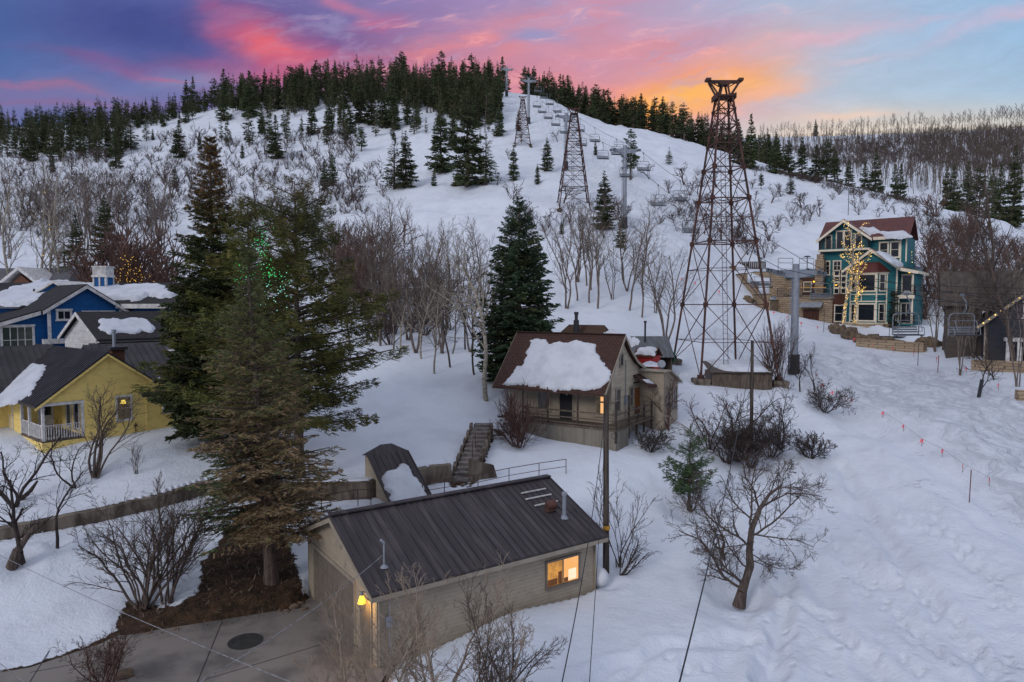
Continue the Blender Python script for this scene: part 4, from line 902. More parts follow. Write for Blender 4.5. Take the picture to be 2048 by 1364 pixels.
# ------------------------------------------------------------------ brown-roofed cottage
def cottage():
    ang = math.atan2(-.545, .84); O = Vector((-1.4, 48.8, 0)); L = 8.8     # front eave line, left end
    o = thing('cottage', 'small taupe cottage with snow on its brown shingle roof and a railed porch', 'house', (O.x, O.y, 3.2), ang)
    z0 = 3.2; ze = 6.45-z0; y1 = 1.75
    prof = [(0, ze), (1.6, 8.26-z0), (3.3, 10.25-z0), (4.4, 9.15-z0), (5.5, 8.35-z0), (7.0, 7.75-z0)]
    deck = 4.40-z0
    w = MB(); w.prism([(y1,-1.6), (7.0,-1.6), (7.0,7.72-z0), (5.5,8.30-z0), (4.4,9.08-z0), (3.3,10.15-z0), (y1,8.36-z0)], .35, L-.33, 'x'); w.build('wall', M['taupe'], o)
    w = MB(); w.prism([(y1+.02,-1.5), (6.99,-1.5), (6.99,7.71-z0), (5.5,8.29-z0), (4.4,9.07-z0), (3.3,10.14-z0), (y1+.02,8.36-z0)], L-.332, L-.30, 'x'); w.build('gable_siding', M['cream'], o)
    r = MB(); slab_roof(r, prof, -.02, L, .13); r.bar((-.02,3.3,10.25-z0+.15), (L,3.3,10.25-z0+.15), .3, .05); rf = r.build('roof', M['shingle'], o)
    b = MB()
    for x in (-.06, L+.005):
        for (ya, za), (yb, zb) in zip(prof[:-1], prof[1:]): b.prism([(ya,za-.12), (yb,zb-.12), (yb,zb+.10), (ya,za+.10)], x, x+.055, 'x')
        b.flush('bargeboard', M['taupe_trim'], o)
    # snow on the front slope (upper plane approximates both pitches)
    ay = Vector((0, 3.3, 10.25-6.45)).normalized()
    pix = [(1075,674),(1092,679),(1098,688),(1112,684),(1128,686),(1146,682),(1175,686),(1190,690),(1188,704),(1204,722),(1216,740),(1220,758),(1212,772),(1180,780),(1150,782),(1080,776),(1006,769),(1020,752),(1042,730),(1055,704),(1060,680)]
    me = patch_on(rf, o, (0,0,ze+.14), (1,0,0), ay, pix, .10, 1, res=.06, edge=.07, wob=.30)
    # porch deck, skirt, rails
    dk = MB(); dk.box(2.35, L+.95, -.15, y1-.01, deck-.12, deck); dk.box(L-.29, L+.95, y1, 6.3, deck-.12, deck); dk.build('deck', M['oldwood'], o)
    sk = MB(); sk.box(2.4, L+.88, -.10, -.04, -1.8, deck-.13); sk.box(L+.82, L+.90, -.03, 1.9, -1.8, deck-.13); sk.build('skirt', siding('porch_skirt', (.24,.215,.175), .2, vert=True), o)
    ps = MB()
    for x in (2.55, 4.55, 6.85): ps.box(x-.045, x+.045, -.0, .09, deck, ze+.35); ps.flush('porch_post', M['barkdark'], o)
    for x, y in ((L+.85,-.05), (L+.85,2.0), (L+.85,3.4), (L+.85,4.7), (L+.85,6.1)): ps.box(x-.06, x+.06, y-.06, y+.06, deck-.9, deck+(2.0 if y == 2.0 else 1.75 if y < 0 else 1.1)); ps.flush('porch_post', M['barkdark'], o)
    rl = MB()
    for h in (.92, .50, .12):
        rl.bar((2.4,-.06,deck+h), (L+.85,-.06,deck+h), .07, .09); rl.bar((L+.86,-.06,deck+h), (L+.86,6.1,deck+h), .07, .09)
    rl.bar((L-.6,-.05,deck+1.7), (L+.9,-.05,deck+1.7), .08, .1)
    rl.build('porch_rail', M['oldwood'], o)
    # door with iron screen, windows
    dx = 5.08; d = MB(); d.box(dx-.60, dx+.60, y1-.06, y1+.01, deck, deck+2.15); do = d.build('door', M['taupe_trim'], o)
    d = MB(); d.box(dx-.48, dx+.48, y1-.09, y1-.03, deck+.02, deck+2.08); d.build('door_leaf', M['redwood'], do)
    d = MB()
    for k in range(9): d.box(dx-.44+k*.11-.010, dx-.44+k*.11+.010, y1-.13, y1-.11, deck+.1, deck+2.02)
    for zz in (.1,.75,1.1,2.0): d.box(dx-.46, dx+.46, y1-.135, y1-.11, deck+zz-.02, deck+zz+.02)
    d.box(dx-.48, dx+.48, y1-.10, y1-.092, deck+.02, deck+2.08); d.build('security_screen', M['darkmetal'], do)
    window(o, 3.25, y1, deck+.62, .85, 1.30, 'front', 'taupe_trim', 'curtain', (1,1), .16)
    wn = window(o, 7.85, y1, deck+.55, .85, 1.35, 'front', 'taupe_trim', 'litdim', (1,1), .12); i = MB(); i.box(7.72, 8.2, y1-.045, y1, deck+.56, deck+1.88); i.build('lit_pane', M['lit2'], wn)
    for x in (3.6, 4.5, 5.9, 6.6): e = MB(); e.tube((x,.25,ze-.02), (x,.25,ze+.3), .04); e.sphere((x,.25,ze-.08), .06); e.build('eave_lamp', M['galv'], o)
    xr = L-.30
    window(o, xr, 2.75, deck+.75, .60, 1.45, 'right', 'taupe_trim', 'curtain', (1,2), .12)
    window(o, xr, 5.05, deck+.85, .50, 1.25, 'right', 'taupe_trim', 'curtain', (1,2), .11)
    window(o, xr, 3.3, 8.25-z0, .42, .75, 'right', 'taupe_trim', 'glass', (1,1), .10)
    c = MB(); c.tube((xr+.06,4.0,deck+.2), (xr+.06,4.0,8.6-z0), .03); c.box(xr, xr+.16, 3.85, 4.15, deck+1.1, deck+1.7); c.build('meter_conduit', M['galv'], o)
    # rear addition
    a0, a1 = 6.6, 9.6; zt = 7.6-z0; w = MB(); w.prism([(a0,-1.6), (a1,-1.6), (a1,zt-.95), (a0+.9,zt-.05), (a0,zt)], xr+.0, xr+1.85, 'x'); w.build('annex_wall', M['taupe'], o)
    r = MB(); slab_roof(r, [(a0-.3, zt+.02), (a0+.95, zt-.02), (a1+.3, zt-1.05)], xr-.5, xr+2.1, .12); ar = r.build('annex_roof', M['taupe_trim'], o)
    patch_on(ar, o, (xr-.4, a0, zt+.13), (1,0,0), (0,1,-.02), [(1283,728),(1300,722),(1322,730),(1318,733),(1290,732)], .16, 6, res=.08)
    d = MB(); d.box(xr+.0, xr+.06, 5.75, 6.55, deck, deck+2.0); d.build('side_door', M['doorwood'], o)
    r = MB(); r.prism([(5.45,deck+2.35), (6.62,deck+2.35), (6.62,deck+2.45), (5.45,deck+2.45)], xr, xr+.02, 'x')
    n = len(r.v); Q = [(xr,5.4,deck+3.0), (xr,6.58,deck+3.0), (xr+1.35,6.58,deck+2.25), (xr+1.35,5.4,deck+2.25)]; r.quad(*Q); r.quad(*[(x,y,z-.1) for x,y,z in Q][::-1])
    for i in range(4): a, b2 = Q[i], Q[(i+1) % 4]; r.quad(a, b2, (b2[0],b2[1],b2[2]-.1), (a[0],a[1],a[2]-.1))
    aw = r.build('awning', M['shingle'], o)
    link_mesh('snow_cover', snow_patch([(.55,.2),(1.2,.2),(1.35,.9),(.8,.95)], (xr,5.4,deck+3.02), Vector((1.35,0,-.75)).normalized(), (0,1,0), .1, 3, res=.06, edge=.1), aw)
    window(o, xr+1.85, a0+.85, deck-.0, .55, 1.7, 'right', 'taupe_trim', 'glass', (1,1), .08); window(o, xr+1.85, a0+2.05, deck+.3, 1.2, 1.5, 'right', 'taupe_trim', 'curtain', (3,1), .08)
    dish = MB(); dish.tube((xr+1.6,a0+.3,zt+.1), (xr+1.6,a0+.3,zt+.55), .025); dish.tube((xr+1.6,a0+.2,zt+.55), (xr+1.66,a0+.08,zt+.58), .30, .26, 14); dish.build('satellite_dish', M['galv'], o)
    # hipped rear block with the flue
    x0, x1, y0, yb = -.9, 6.3, 7.0, 12.0; zb = 7.7-z0; zr = 10.25-z0
    w = MB(); w.box(x0+.2, x1-.2, y0, yb, -1.6, zb+.05); w.build('rear_wall', M['taupe'], o)
    r = MB(); A = [(x0,y0-.6,zb+.2), (x1,y0-.6,zb+.2), (x1,yb,zb-.1), (x0,yb,zb-.1)]; B = [(x0+2.0,(y0+yb)/2,zr+.55), (x1-2.0,(y0+yb)/2,zr+.55)]
    r.quad(A[0],A[1],B[1],B[0]); r.quad(A[1],A[2],B[1]); r.quad(A[2],A[3],B[0],B[1]); r.quad(A[3],A[0],B[0]); r.quad(*A[::-1]); rr = r.build('rear_roof', M['shingle2'], o)
    c = MB(); c.tube((2.45,8.2,zr-.9), (2.45,8.2,zr+.95), .22, n=10); c.tube((2.45,8.2,zr+.95), (2.45,8.2,zr+1.45), .13, n=10); c.tube((2.45,8.2,zr+1.40), (2.45,8.2,zr+1.6), .18, n=10); c.build('flue', M['darkmetal'], rr)
    e1 = (Vector(A[1])-Vector(A[0])).normalized(); e2 = (Vector(B[0])-Vector(A[0])); e2 = (e2-e1*e2.dot(e1)).normalized()
    patch_on(rr, o, (A[0][0],A[0][1],A[0][2]+.02), e1, e2, [(1200,668),(1222,657),(1238,664),(1262,672),(1258,684),(1220,676)], .14, 8)
    patch_on(rr, o, (A[0][0],A[0][1],A[0][2]+.02), e1, e2, [(1254,675),(1278,680),(1280,690),(1258,690)], .22, 9)
    return o
cottage()
# small outbuildings behind the cottage
def sheds():
    p = P(1275, 695, 63); o = thing('tool_shed', 'grey metal roofed shed with open front behind the cottage', 'shed', (p.x-1.9, p.y, 5.6), R(3)); W, D = 5.2, 4.0
    w = MB(); w.box(0, .1, 0, D, -1, 2.0); w.box(W-.1, W, 0, D, -1, 2.0); w.box(.1, W-.1, D-.1, D, -1, 2.4); w.box(.1, 2.6, 0, .1, -1, 1.9); w.build('wall', M['darkwood'], o)
    r = MB(); slab_roof(r, [(-.3, 1.95), (2.1, 3.75), (D+.2, 2.2)], -.2, W+.15, .07); seams(r, (-.2,2.1,3.82), (W+.1,2.1,3.82), (-.2,-.3,2.03), (W+.1,-.3,2.03), .35, .03, .02); r.build('roof', mat('tin_roof', (.16,.17,.18), .45, (.11,.115,.12), 1.5, metal=.4, stretch=(3,.4,.4)), o)
    g = MB(); g.box(W+.1, W+.16, -.3, D, 1.5, 2.4); g.build('green_trim', mat('green_trim', (.01,.06,.04), .6), o)
    c = MB(); c.sphere((3.9,-.1,1.35), .14, 10, 8); c.build('round_light', M['white'], o)
    t = thing('stove_pipe', 'thin black stove pipe rising from the metal roofed shed', 'pipe', (p.x+1.0, p.y+1.6, 8.6)); m = MB(); m.tube((0,0,0), (0,0,2.2), .09, n=8); m.build('pipe', M['darkmetal'], t); m = MB(); m.tube((0,0,2.1), (0,0,2.3), .14, n=8); m.build('cap', M['darkmetal'], t)
    q = P(1285, 725, 58); o = thing('red_shed', 'small red shed with snow on its roof between cottage and metal roofed shed', 'shed', (q.x-.6, q.y, 6.0), R(-33))
    w = MB(); w.box(0, 1.6, 0, 1.6, -1, 2.1); w.build('wall', M['redpaint'], o); r = MB(); slab_roof(r, [(-.2,2.0), (.8,2.7), (1.8,2.0)], -.15, 1.75, .1); rf = r.build('roof', M['redwood'], o)
    link_mesh('snow_cover', snow_patch([(0,0),(1.8,0),(1.8,1.1),(0,1.1)], (-.1,-.15,2.15), (1,0,0), Vector((0,1,.68)).normalized(), .3, 3, res=.07), rf)
    q = P(1284, 722, 56.5); m = MB(); m.bar((-.5,0,1.3), (.6,0,1.0), .07, .10); m.bar((-.5,.02,.9), (.6,.02,1.25), .07, .10); m.bar((-.5,0,0), (-.5,0,1.4), .08); m.bar((.6,0,0), (.6,0,1.4), .08)
    tag(m.build('green_rack', mat('green_paint', (.02,.13,.08), .5)), 'green wooden rack in front of the small red shed', 'rack').location = (q.x, q.y, 6.1)
    # weathered plank shack under the near lattice tower
    q = P(1423, 797, 60.5); o = thing('plank_shack', 'low shack of weathered dark planks with a snowy roof under the rusty tower', 'shed', (q.x, q.y, 4.3), R(-6)); W, D = 5.2, 3.6
    w = MB(); w.box(0, W, 0, D, -1, 2.05); w.build('wall', M['darkwood'], o)
    pl = MB(); rg = random.Random(4)
    for k in range(30): x = k*W/30; pl.box(x+.01, x+.15, -.03, -.001, -.9, 1.95+rg.uniform(-.12,.12))
    pl.build('planks', M['oldwood'], o)
    r = MB(); slab_roof(r, [(-.25,2.10), (D+.3,2.75)], -.2, W+.25, .08); rf = r.build('roof', M['darkwood'], o)
    link_mesh('snow_cover', snow_patch([(1.2,.25),(5.1,.1),(5.2,3.9),(.4,3.9),(.6,1.8)], (-.1,-.2,2.2), (1,0,0), Vector((0,1,.17)).normalized(), .30, 7, res=.1), rf)
sheds()

# ------------------------------------------------------------------ yellow house
YA = math.atan2(.77, .64)
def yellow():
    O = Vector((-27.8, 40.0, 3.2)); o = thing('yellow_house', 'yellow clapboard house with a black metal roof and a white corner porch', 'house', O, YA)
    z = lambda a: a-3.2; ze = z(6.6); zr = z(9.36); G = 3.64; Wd = 8.4; Ln = 13.5    # x along the gable face, y back
    w = MB(); w.prism([(0,ze-.02), (2.3,ze-.02), (2.3,-2), (5.9,-2), (5.9,ze+.98), (G,zr-.08)], 0, .2, 'y'); w.prism([(5.9,-2), (Wd,-2), (Wd,ze-.02), (5.9,ze+.98)], 0.0, .2, 'y')
    w.box(2.3, Wd, .2, Ln, -2, ze-.05); w.box(-.0+.1, 2.3, 4.2, Ln, -2, ze-.05); w.build('wall', M['yellow'], o)
    r = MB(); th = .12
    for pl in ([(-.35,ze-.26), (G,zr), (G,zr+th), (-.35,ze-.26+th)], [(G,zr), (6.25,ze+.86), (6.25,ze+.86+th), (G,zr+th)]): r.prism(pl, -.25, Ln, 'y')
    seams(r, (G,-.22,zr+th), (G,Ln,zr+th), (-.35,-.22,ze-.26+th), (-.35,Ln,ze-.26+th), .36, .045, .04)
    rf = r.build('roof', M['blackroof'], o)
    e = MB(); e.prism([(-.36,ze-.42), (-.36,ze-.27), (G,zr-.01), (6.26,ze+.85), (6.26,ze+.70), (G,zr-.16)], -.27, -.23, 'y'); e.build('rake_board', M['yellow'], o)
    # cross wing on the right with its slope toward the front
    x0, x1 = 4.0, Wd+.35; r = MB(); b0 = Vector((x0,-.25,ze-.2)); b1 = Vector((x1,-.25,ze-.2)); t0 = Vector((x0,4.3,zr+.25)); t1 = Vector((x1,4.3,zr+.25))
    r.prism([(-.25,ze-.2), (4.3,zr+.25), (8.8,ze-.2), (8.8,ze-.08), (4.3,zr+.37), (-.25,ze-.08)], 5.6, x1, 'x')
    r.prism([(3.4,zr-.5), (4.3,zr+.25), (8.8,ze-.2), (8.8,ze-.08), (4.3,zr+.37), (3.4,zr-.38)], G+.1, 5.6, 'x')
    seams(r, (5.65,4.3,zr+.37), (x1,4.3,zr+.37), (5.65,-.25,ze-.08), (x1,-.25,ze-.08), .42, .045, .04); seams(r, (G+.1,4.3,zr+.37), (5.6,4.3,zr+.37), (G+.1,3.4,zr-.38), (5.6,3.4,zr-.38), .42, .045, .04)
    wr = r.build('wing_roof', M['blackroof'], o)
    w = MB(); w.prism([(0.2,ze-.1), (4.3,zr+.2), (8.5,ze-.1)], Wd-.15, Wd, 'x'); w.build('wing_gable', M['yellow'], o)
    patch_on(wr, o, (x0,-.25,ze-.06), (1,0,0), Vector((0,4.55,zr+.25-ze+.2)).normalized(), [(280,750),(300,752),(308,760),(320,752),(345,775),(342,782),(325,776)], .14, 3, res=.08, edge=.12)
    # snow on the left slope
    axv = Vector((0,1,0)); ay = Vector((G+.35,0,zr-ze+.26)).normalized()
    patch_on(rf, o, (-.35,-.2,ze-.26+th+.02), ay, axv, [(-60,745),(0,734),(22,732),(42,726),(56,722),(57,728),(70,726),(90,727),(86,745),(72,770),(58,790),(30,805),(0,810),(-60,812)], .13, 12, res=.10, edge=.12, nrm=None, wob=.4)
    # corner porch: posts, beam, railing, deck
    dk = z(4.35); m = MB(); m.box(.05, 2.3, .1, 4.2, dk-.15, dk); m.build('porch_deck', M['oldwood'], o)
    m = MB(); m.box(.05, 2.28, .08, .14, -2, dk-.15); m.box(.05, .11, .14, 9, -2, dk-.15); m.build('porch_base', M['yellow'], o)
    m = MB()
    for x, y in ((.12,.12), (2.22,.12), (.12,2.6), (.12,4.1), (.12,5.9), (.12,7.9)): m.flush('porch_post', M['white'], o); m.box(x-.07, x+.07, y-.07, y+.07, dk-.05, ze-.22); m.box(x-.10, x+.10, y-.10, y+.10, ze-.42, ze-.36); m.box(x-.1, x+.1, y-.1, y+.1, dk+.85, dk+.95)
    m.flush('porch_post', M['white'], o); m.box(.02, 2.32, .02, .2, ze-.22, ze-.04); m.box(.02, .2, .2, 9, ze-.22, ze-.04); m.build('porch_beam', M['white'], o)
    railing(o, [(2.15,.12,dk), (.12,.12,dk), (.12,2.6,dk), (.12,4.1,dk)], .85, .13, 'white', .022, 'porch_railing')
    railing(o, [(.12,5.9,dk), (.12,7.9,dk)], .85, .13, 'white', .022, 'porch_railing')
    # inner porch walls' openings
    window(o, 2.3, 1.3, dk+.35, .75, 1.6, 'left', 'white', 'glass', (1,1), .08); window(o, 2.3, 2.7, dk+.35, .7, 1.6, 'left', 'white', 'greenblind', (1,1), .08)
    d = MB(); d.box(1.0, 1.85, 4.12, 4.2, dk, dk+2.05); do = d.build('door', M['white'], o); d = MB(); d.box(1.15, 1.7, 4.09, 4.13, dk+.95, dk+1.9); d.build('pane', M['glass'], do)
    # lamp window on the gable face
    wn = window(o, 4.55, 0, z(5.10), .80, 1.42, 'front', 'white', 'litdim', (1,2), .10)
    s = MB(); s.tube((4.50,-.055,z(6.10)), (4.50,-.055,z(6.33)), .17, .11, 12); s.build('table_lamp', M['lampshade_y'], wn); s = MB(); s.tube((4.50,-.05,z(5.80)), (4.50,-.05,z(6.10)), .03, .03, 8); s.build('lamp_base', M['doorwood'], wn)
    window(o, 7.45, 0, z(5.25), .85, .85, 'front', 'white', 'glass', (1,1), .10)
    t = MB(); t.box(5.88, 6.0, -.03, .0, -1.2, ze+.4); t.build('corner_board', M['yellow'], o)
    c = MB(); c.box(4.35, 5.1, 1.1, 1.7, zr-1.0, zr+.12); ch = c.build('chimney', M['brick'], o); c = MB(); c.box(4.2, 5.25, .95, 1.85, zr+.12, zr+.32); c.build('chimney_cap', M['blackroof'], ch); c = MB(); c.tube((4.6,1.4,zr+.3), (4.6,1.4,zr+1.35), .10, n=10); c.tube((4.6,1.4,zr+1.25), (4.6,1.4,zr+1.45), .14, n=10); c.build('flue', M['galv'], ch)
    v = MB(); v.tube((8.1,.9,ze+.4), (8.1,.9,ze+1.2), .06); v.build('roof_vent', M['darkmetal'], wr)
    v = MB(); v.tube((5.2,-.05,z(4.2)), (5.2,-.05,z(4.75)), .03); v.tube((5.1,-.09,z(4.6)), (5.3,-.09,z(4.6)), .06); v.build('gas_valve', M['rust'], o)
    # second cross roof at far left with another seam direction
    r = MB(); r.prism([(6.5,ze-.2), (10.0,zr+.1), (13.5,ze-.2), (13.5,ze-.1), (10,zr+.2), (6.5,ze-.1)], -4.5, G, 'x'); seams(r, (-4.4,10,zr+.2), (G,10,zr+.2), (-4.4,6.5,ze-.1), (G,6.5,ze-.1), .42, .045, .04); r.build('left_wing_roof', M['blackroof'], o)
    w = MB(); w.box(-4.2, .1, 7.0, 13, -2, ze-.1); w.build('left_wing_wall', M['yellow'], o)
yellow()
def white_house():
    o = thing('white_house', 'white gabled house with a charcoal shingle roof behind the yellow house', 'house', Vector((-30.5,50.0,4.5)), YA)
    zt = 11.75-4.5; ze = 9.75-4.5; W = 8.0; L = 9.0        # x: ridge direction, y: gable width
    w = MB(); w.prism([(.3,-1), (W-.3,-1), (W-.3,ze+.1), (W/2,zt-.1), (.3,ze+.1)], .35, L, 'x'); w.build('wall', M['white_sid'], o)
    r = MB(); slab_roof(r, [(-.1,ze-.02), (W/2,zt), (W+.1,ze-.02)], 0, L+.3, .14); rf = r.build('roof', M['gshingle'], o)
    b = MB()
    for (ya,za),(yb,zb) in (((-.12,ze-.03),(W/2,zt)), ((W/2,zt),(W+.12,ze-.03))): b.prism([(ya,za-.18), (yb,zb-.18), (yb,zb+.11), (ya,za+.11)], -.05, 0.0, 'x')
    b.build('rake_board', M['white'], o)
    ay = Vector((0,W/2+.1,zt-ze)).normalized()
    patch_on(rf, o, (0,-.1,ze+.13), (1,0,0), ay, [(196,645),(206,637),(215,641),(228,636),(240,639),(262,635),(285,637),(300,644),(310,660),(300,666),(285,662),(270,667),(250,664),(220,668),(203,660)], .12, 5, res=.08, edge=.09, wob=.35)
    p = MB(); p.box(-.3, L+1.5, -3.6, .1, 2.0, ze-.75); p.build('porch_block', M['white_sid'], o)
    r = MB(); r.prism([(-3.9,ze-1.25), (.3,ze-.25), (.3,ze-.15), (-3.9,ze-1.15)], -.4, L+1.6, 'x'); pr = r.build('porch_roof', M['blackroof'], o)
white_house()
def blue_house():
    # main long body behind, with front gable wing and a low left wing
    o = thing('blue_house', 'long deep blue house with white trim and snow over its dark roof', 'house', Vector((-47,60,4.5)), 0)
    z = lambda a: a-4.5
    w = MB(); w.box(-6, 18.3, 1, 13, -2, z(12.5)); w.build('wall', M['blue'], o)
    r = MB(); slab_roof(r, [(0.3,z(12.35)), (6.8,z(14.4)), (13.6,z(12.2))], -6.5, 18.8, .18); rf = r.build('roof', M['gshingle'], o)
    t = MB(); t.box(-6.5, 18.8, .20, .30, z(12.10), z(12.50)); t.box(-6, 18.3, .90, 1.0, z(11.0), z(11.25)); t.build('fascia', M['white'], o)
    ay = Vector((0,6.5,2.05)).normalized()
    patch_on(rf, o, (0,.3,z(12.55)), (1,0,0), ay, [(-40,600),(0,585),(30,575),(60,570),(88,560),(96,566),(130,562),(138,572),(118,590),(60,612),(-40,614)], .24, 21, res=.15, edge=.22, wob=.8)
    patch_on(rf, o, (0,.3,z(12.55)), (1,0,0), ay, [(150,566),(185,568),(225,574),(300,572),(350,576),(350,598),(300,592),(272,601),(240,600),(212,598),(185,582)], .34, 22, res=.15, edge=.25, wob=.7)
    # front gable wing: gable faces (.77,-.64)
    a = Vector((-37.9,56.0,4.5)); g = YA
    Rl = Matrix.Translation(a-Vector((-47,60,4.5))) @ Matrix.Rotation(g, 4, 'Z')
    def prism_l(m, pts, y0, y1): k = len(m.v); m.prism(pts, y0, y1, 'y'); m.v[k:] = [tuple(Rl @ Vector(q)) for q in m.v[k:]]
    W = 5.6; ze = z(12.2)-0; zr = z(14.05)
    m = MB(); prism_l(m, [(0,-2), (W,-2), (W,ze), (W/2,zr), (0,ze)], .4, 7.0); prism_l(m, [(-7.5,-2), (0,-2), (0,ze-.35), (-7.5,z(9.7))], 1.0, 7.0); m.build('gable_wall', M['blue'], o)
    m = MB(); th = .14
    prism_l(m, [(-.0-.45,ze-.32), (W/2,zr), (W/2,zr+th), (-.45,ze-.32+th)], 0, 7.5); prism_l(m, [(W/2,zr), (W+.75,ze-.52), (W+.75,ze-.52+th), (W/2,zr+th)], 0, 7.5)
    prism_l(m, [(-7.9,z(9.45)), (-.45,ze-.32), (-.45,ze-.32+th), (-7.9,z(9.45)+th)], .6, 7.5); gr = m.build('gable_roof', M['gshingle'], o)
    m = MB(); prism_l(m, [(-.46,ze-.58), (-.46,ze-.30), (W/2,zr+.03), (W+.76,ze-.50), (W+.76,ze-.78), (W/2,zr-.25)], -.08, .0); prism_l(m, [(-7.92,z(9.17)), (-7.92,z(9.47)), (-.46,ze-.30), (-.46,ze-.60)], .5, .6)
    for x in (.06, W-.06): prism_l(m, [(x-.12,-1.4), (x+.12,-1.4), (x+.12,ze-.2), (x-.12,ze-.2)], .33, .40)
    prism_l(m, [(-.5,z(9.2)), (1.2,z(9.2)), (1.2,z(9.6)), (-.5,z(9.6))], .0, .4)
    m.build('trim', M['white'], o)
    def wl(x, zb, w_, h_, mull, pane='glass', y=.4): q = Rl @ Vector((x,y,zb)); window(o, q.x, q.y, q.z, w_, h_, 'front', 'white', pane, mull, .17, ang=g)
    wl(1.15, z(11.25), .85, .62, (2,1)); wl(3.75, z(10.75), 2.2, .95, (4,1)); wl(-2.0, z(8.55), 2.0, 2.05, (4,2), 'greenblind', 1.0)
    # windows along the main body's front
    for x, w_ in ((11.5,2.6), (14.6,1.5), (16.6,1.4)): window(o, x, 1, z(10.2), w_, 1.25, 'front', 'white', 'glass', (3 if w_ > 2 else 2, 2), .17)
    # small upper gable and cupola chimney
    m = MB(); m.prism([(3.0,z(13.2)), (7.2,z(13.2)), (5.1,z(14.35))], 2.8, 7.0, 'y'); m.build('dormer_wall', M['blue'], o)
    m = MB(); m.prism([(2.6,z(13.0)), (5.1,z(14.4)), (7.6,z(13.0)), (7.6,z(13.2)), (5.1,z(14.65)), (2.6,z(13.2))], 2.5, 7.2, 'y'); m.build('dormer_rake', M['white'], o)
    cx, cyy = 8.35, 4.8; m = MB(); m.box(cx-.6, cx+.6, cyy-.6, cyy+.6, z(12.9), z(15.1)); ch = m.build('chimney', M['blue'], o)
    m = MB()
    for x in (cx-.63, cx-.07, cx+.49): m.box(x, x+.14, cyy-.66, cyy-.58, z(13), z(15.0))
    for y in (cyy-.63, cyy+.49): m.box(cx+.58, cx+.66, y, y+.14, z(13), z(15.0))
    m.box(cx-.72, cx+.72, cyy-.72, cyy+.72, z(15.0), z(15.2)); m.box(cx-.64, cx+.64, cyy-.64, cyy+.64, z(15.2), z(15.95)); m.box(cx-.7, cx+.7, cyy-.7, cyy+.7, z(15.95), z(16.05))
    for k in range(9): x = cx-.6+k*.15; m.box(x-.02, x+.02, cyy-.67, cyy-.64, z(15.2), z(15.95))
    m.build('chimney_cap', M['white'], ch)
    for x, y in ((3.0,3.0), (8.2,2.4)): m = MB(); m.tube((x,y,z(13)), (x,y,z(13.9)), .09); m.build('roof_vent', M['darkmetal'], rf)
blue_house()
def grey_house():
    p = P(0, 560, 84); o = thing('grey_roofed_house', 'house with pale grey shingle roof and a brick gable behind the blue house', 'house', Vector((p.x-10,84,6)), 0)
    z = lambda a: a-6
    w = MB(); w.box(0, 17.6, 0, 11, -1, z(15.2)); w.build('wall', M['white_sid'], o)
    r = MB(); A = [(-.5,-.6,z(15.0)), (18.4,-.6,z(15.0)), (18.4,11.6,z(15)), (-.5,11.6,z(15))]; B = [(-.5,5.5,z(17.2)), (16.0,5.5,z(17.2))]
    r.quad(A[0],A[1],B[1],B[0]); r.quad(A[1],A[2],B[1]); r.quad(A[2],A[3],B[0],B[1]); r.quad(A[3],A[0],B[0]); r.quad(*A[::-1]); r.build('roof', M['lshingle'], o)
    m = MB(); m.prism([(11.9,z(14.6)), (15.3,z(14.6)), (13.6,z(16.0))], -1.4, 2, 'y'); m.build('brick_gable', M['brick'], o)
    m = MB(); m.prism([(11.2,z(14.7)), (13.6,z(16.6)), (16.0,z(14.7)), (16.0,z(15.1)), (13.6,z(17.0)), (11.2,z(15.1))], -1.9, 3, 'y'); m.build('gable_rake', M['white'], o)
grey_house()
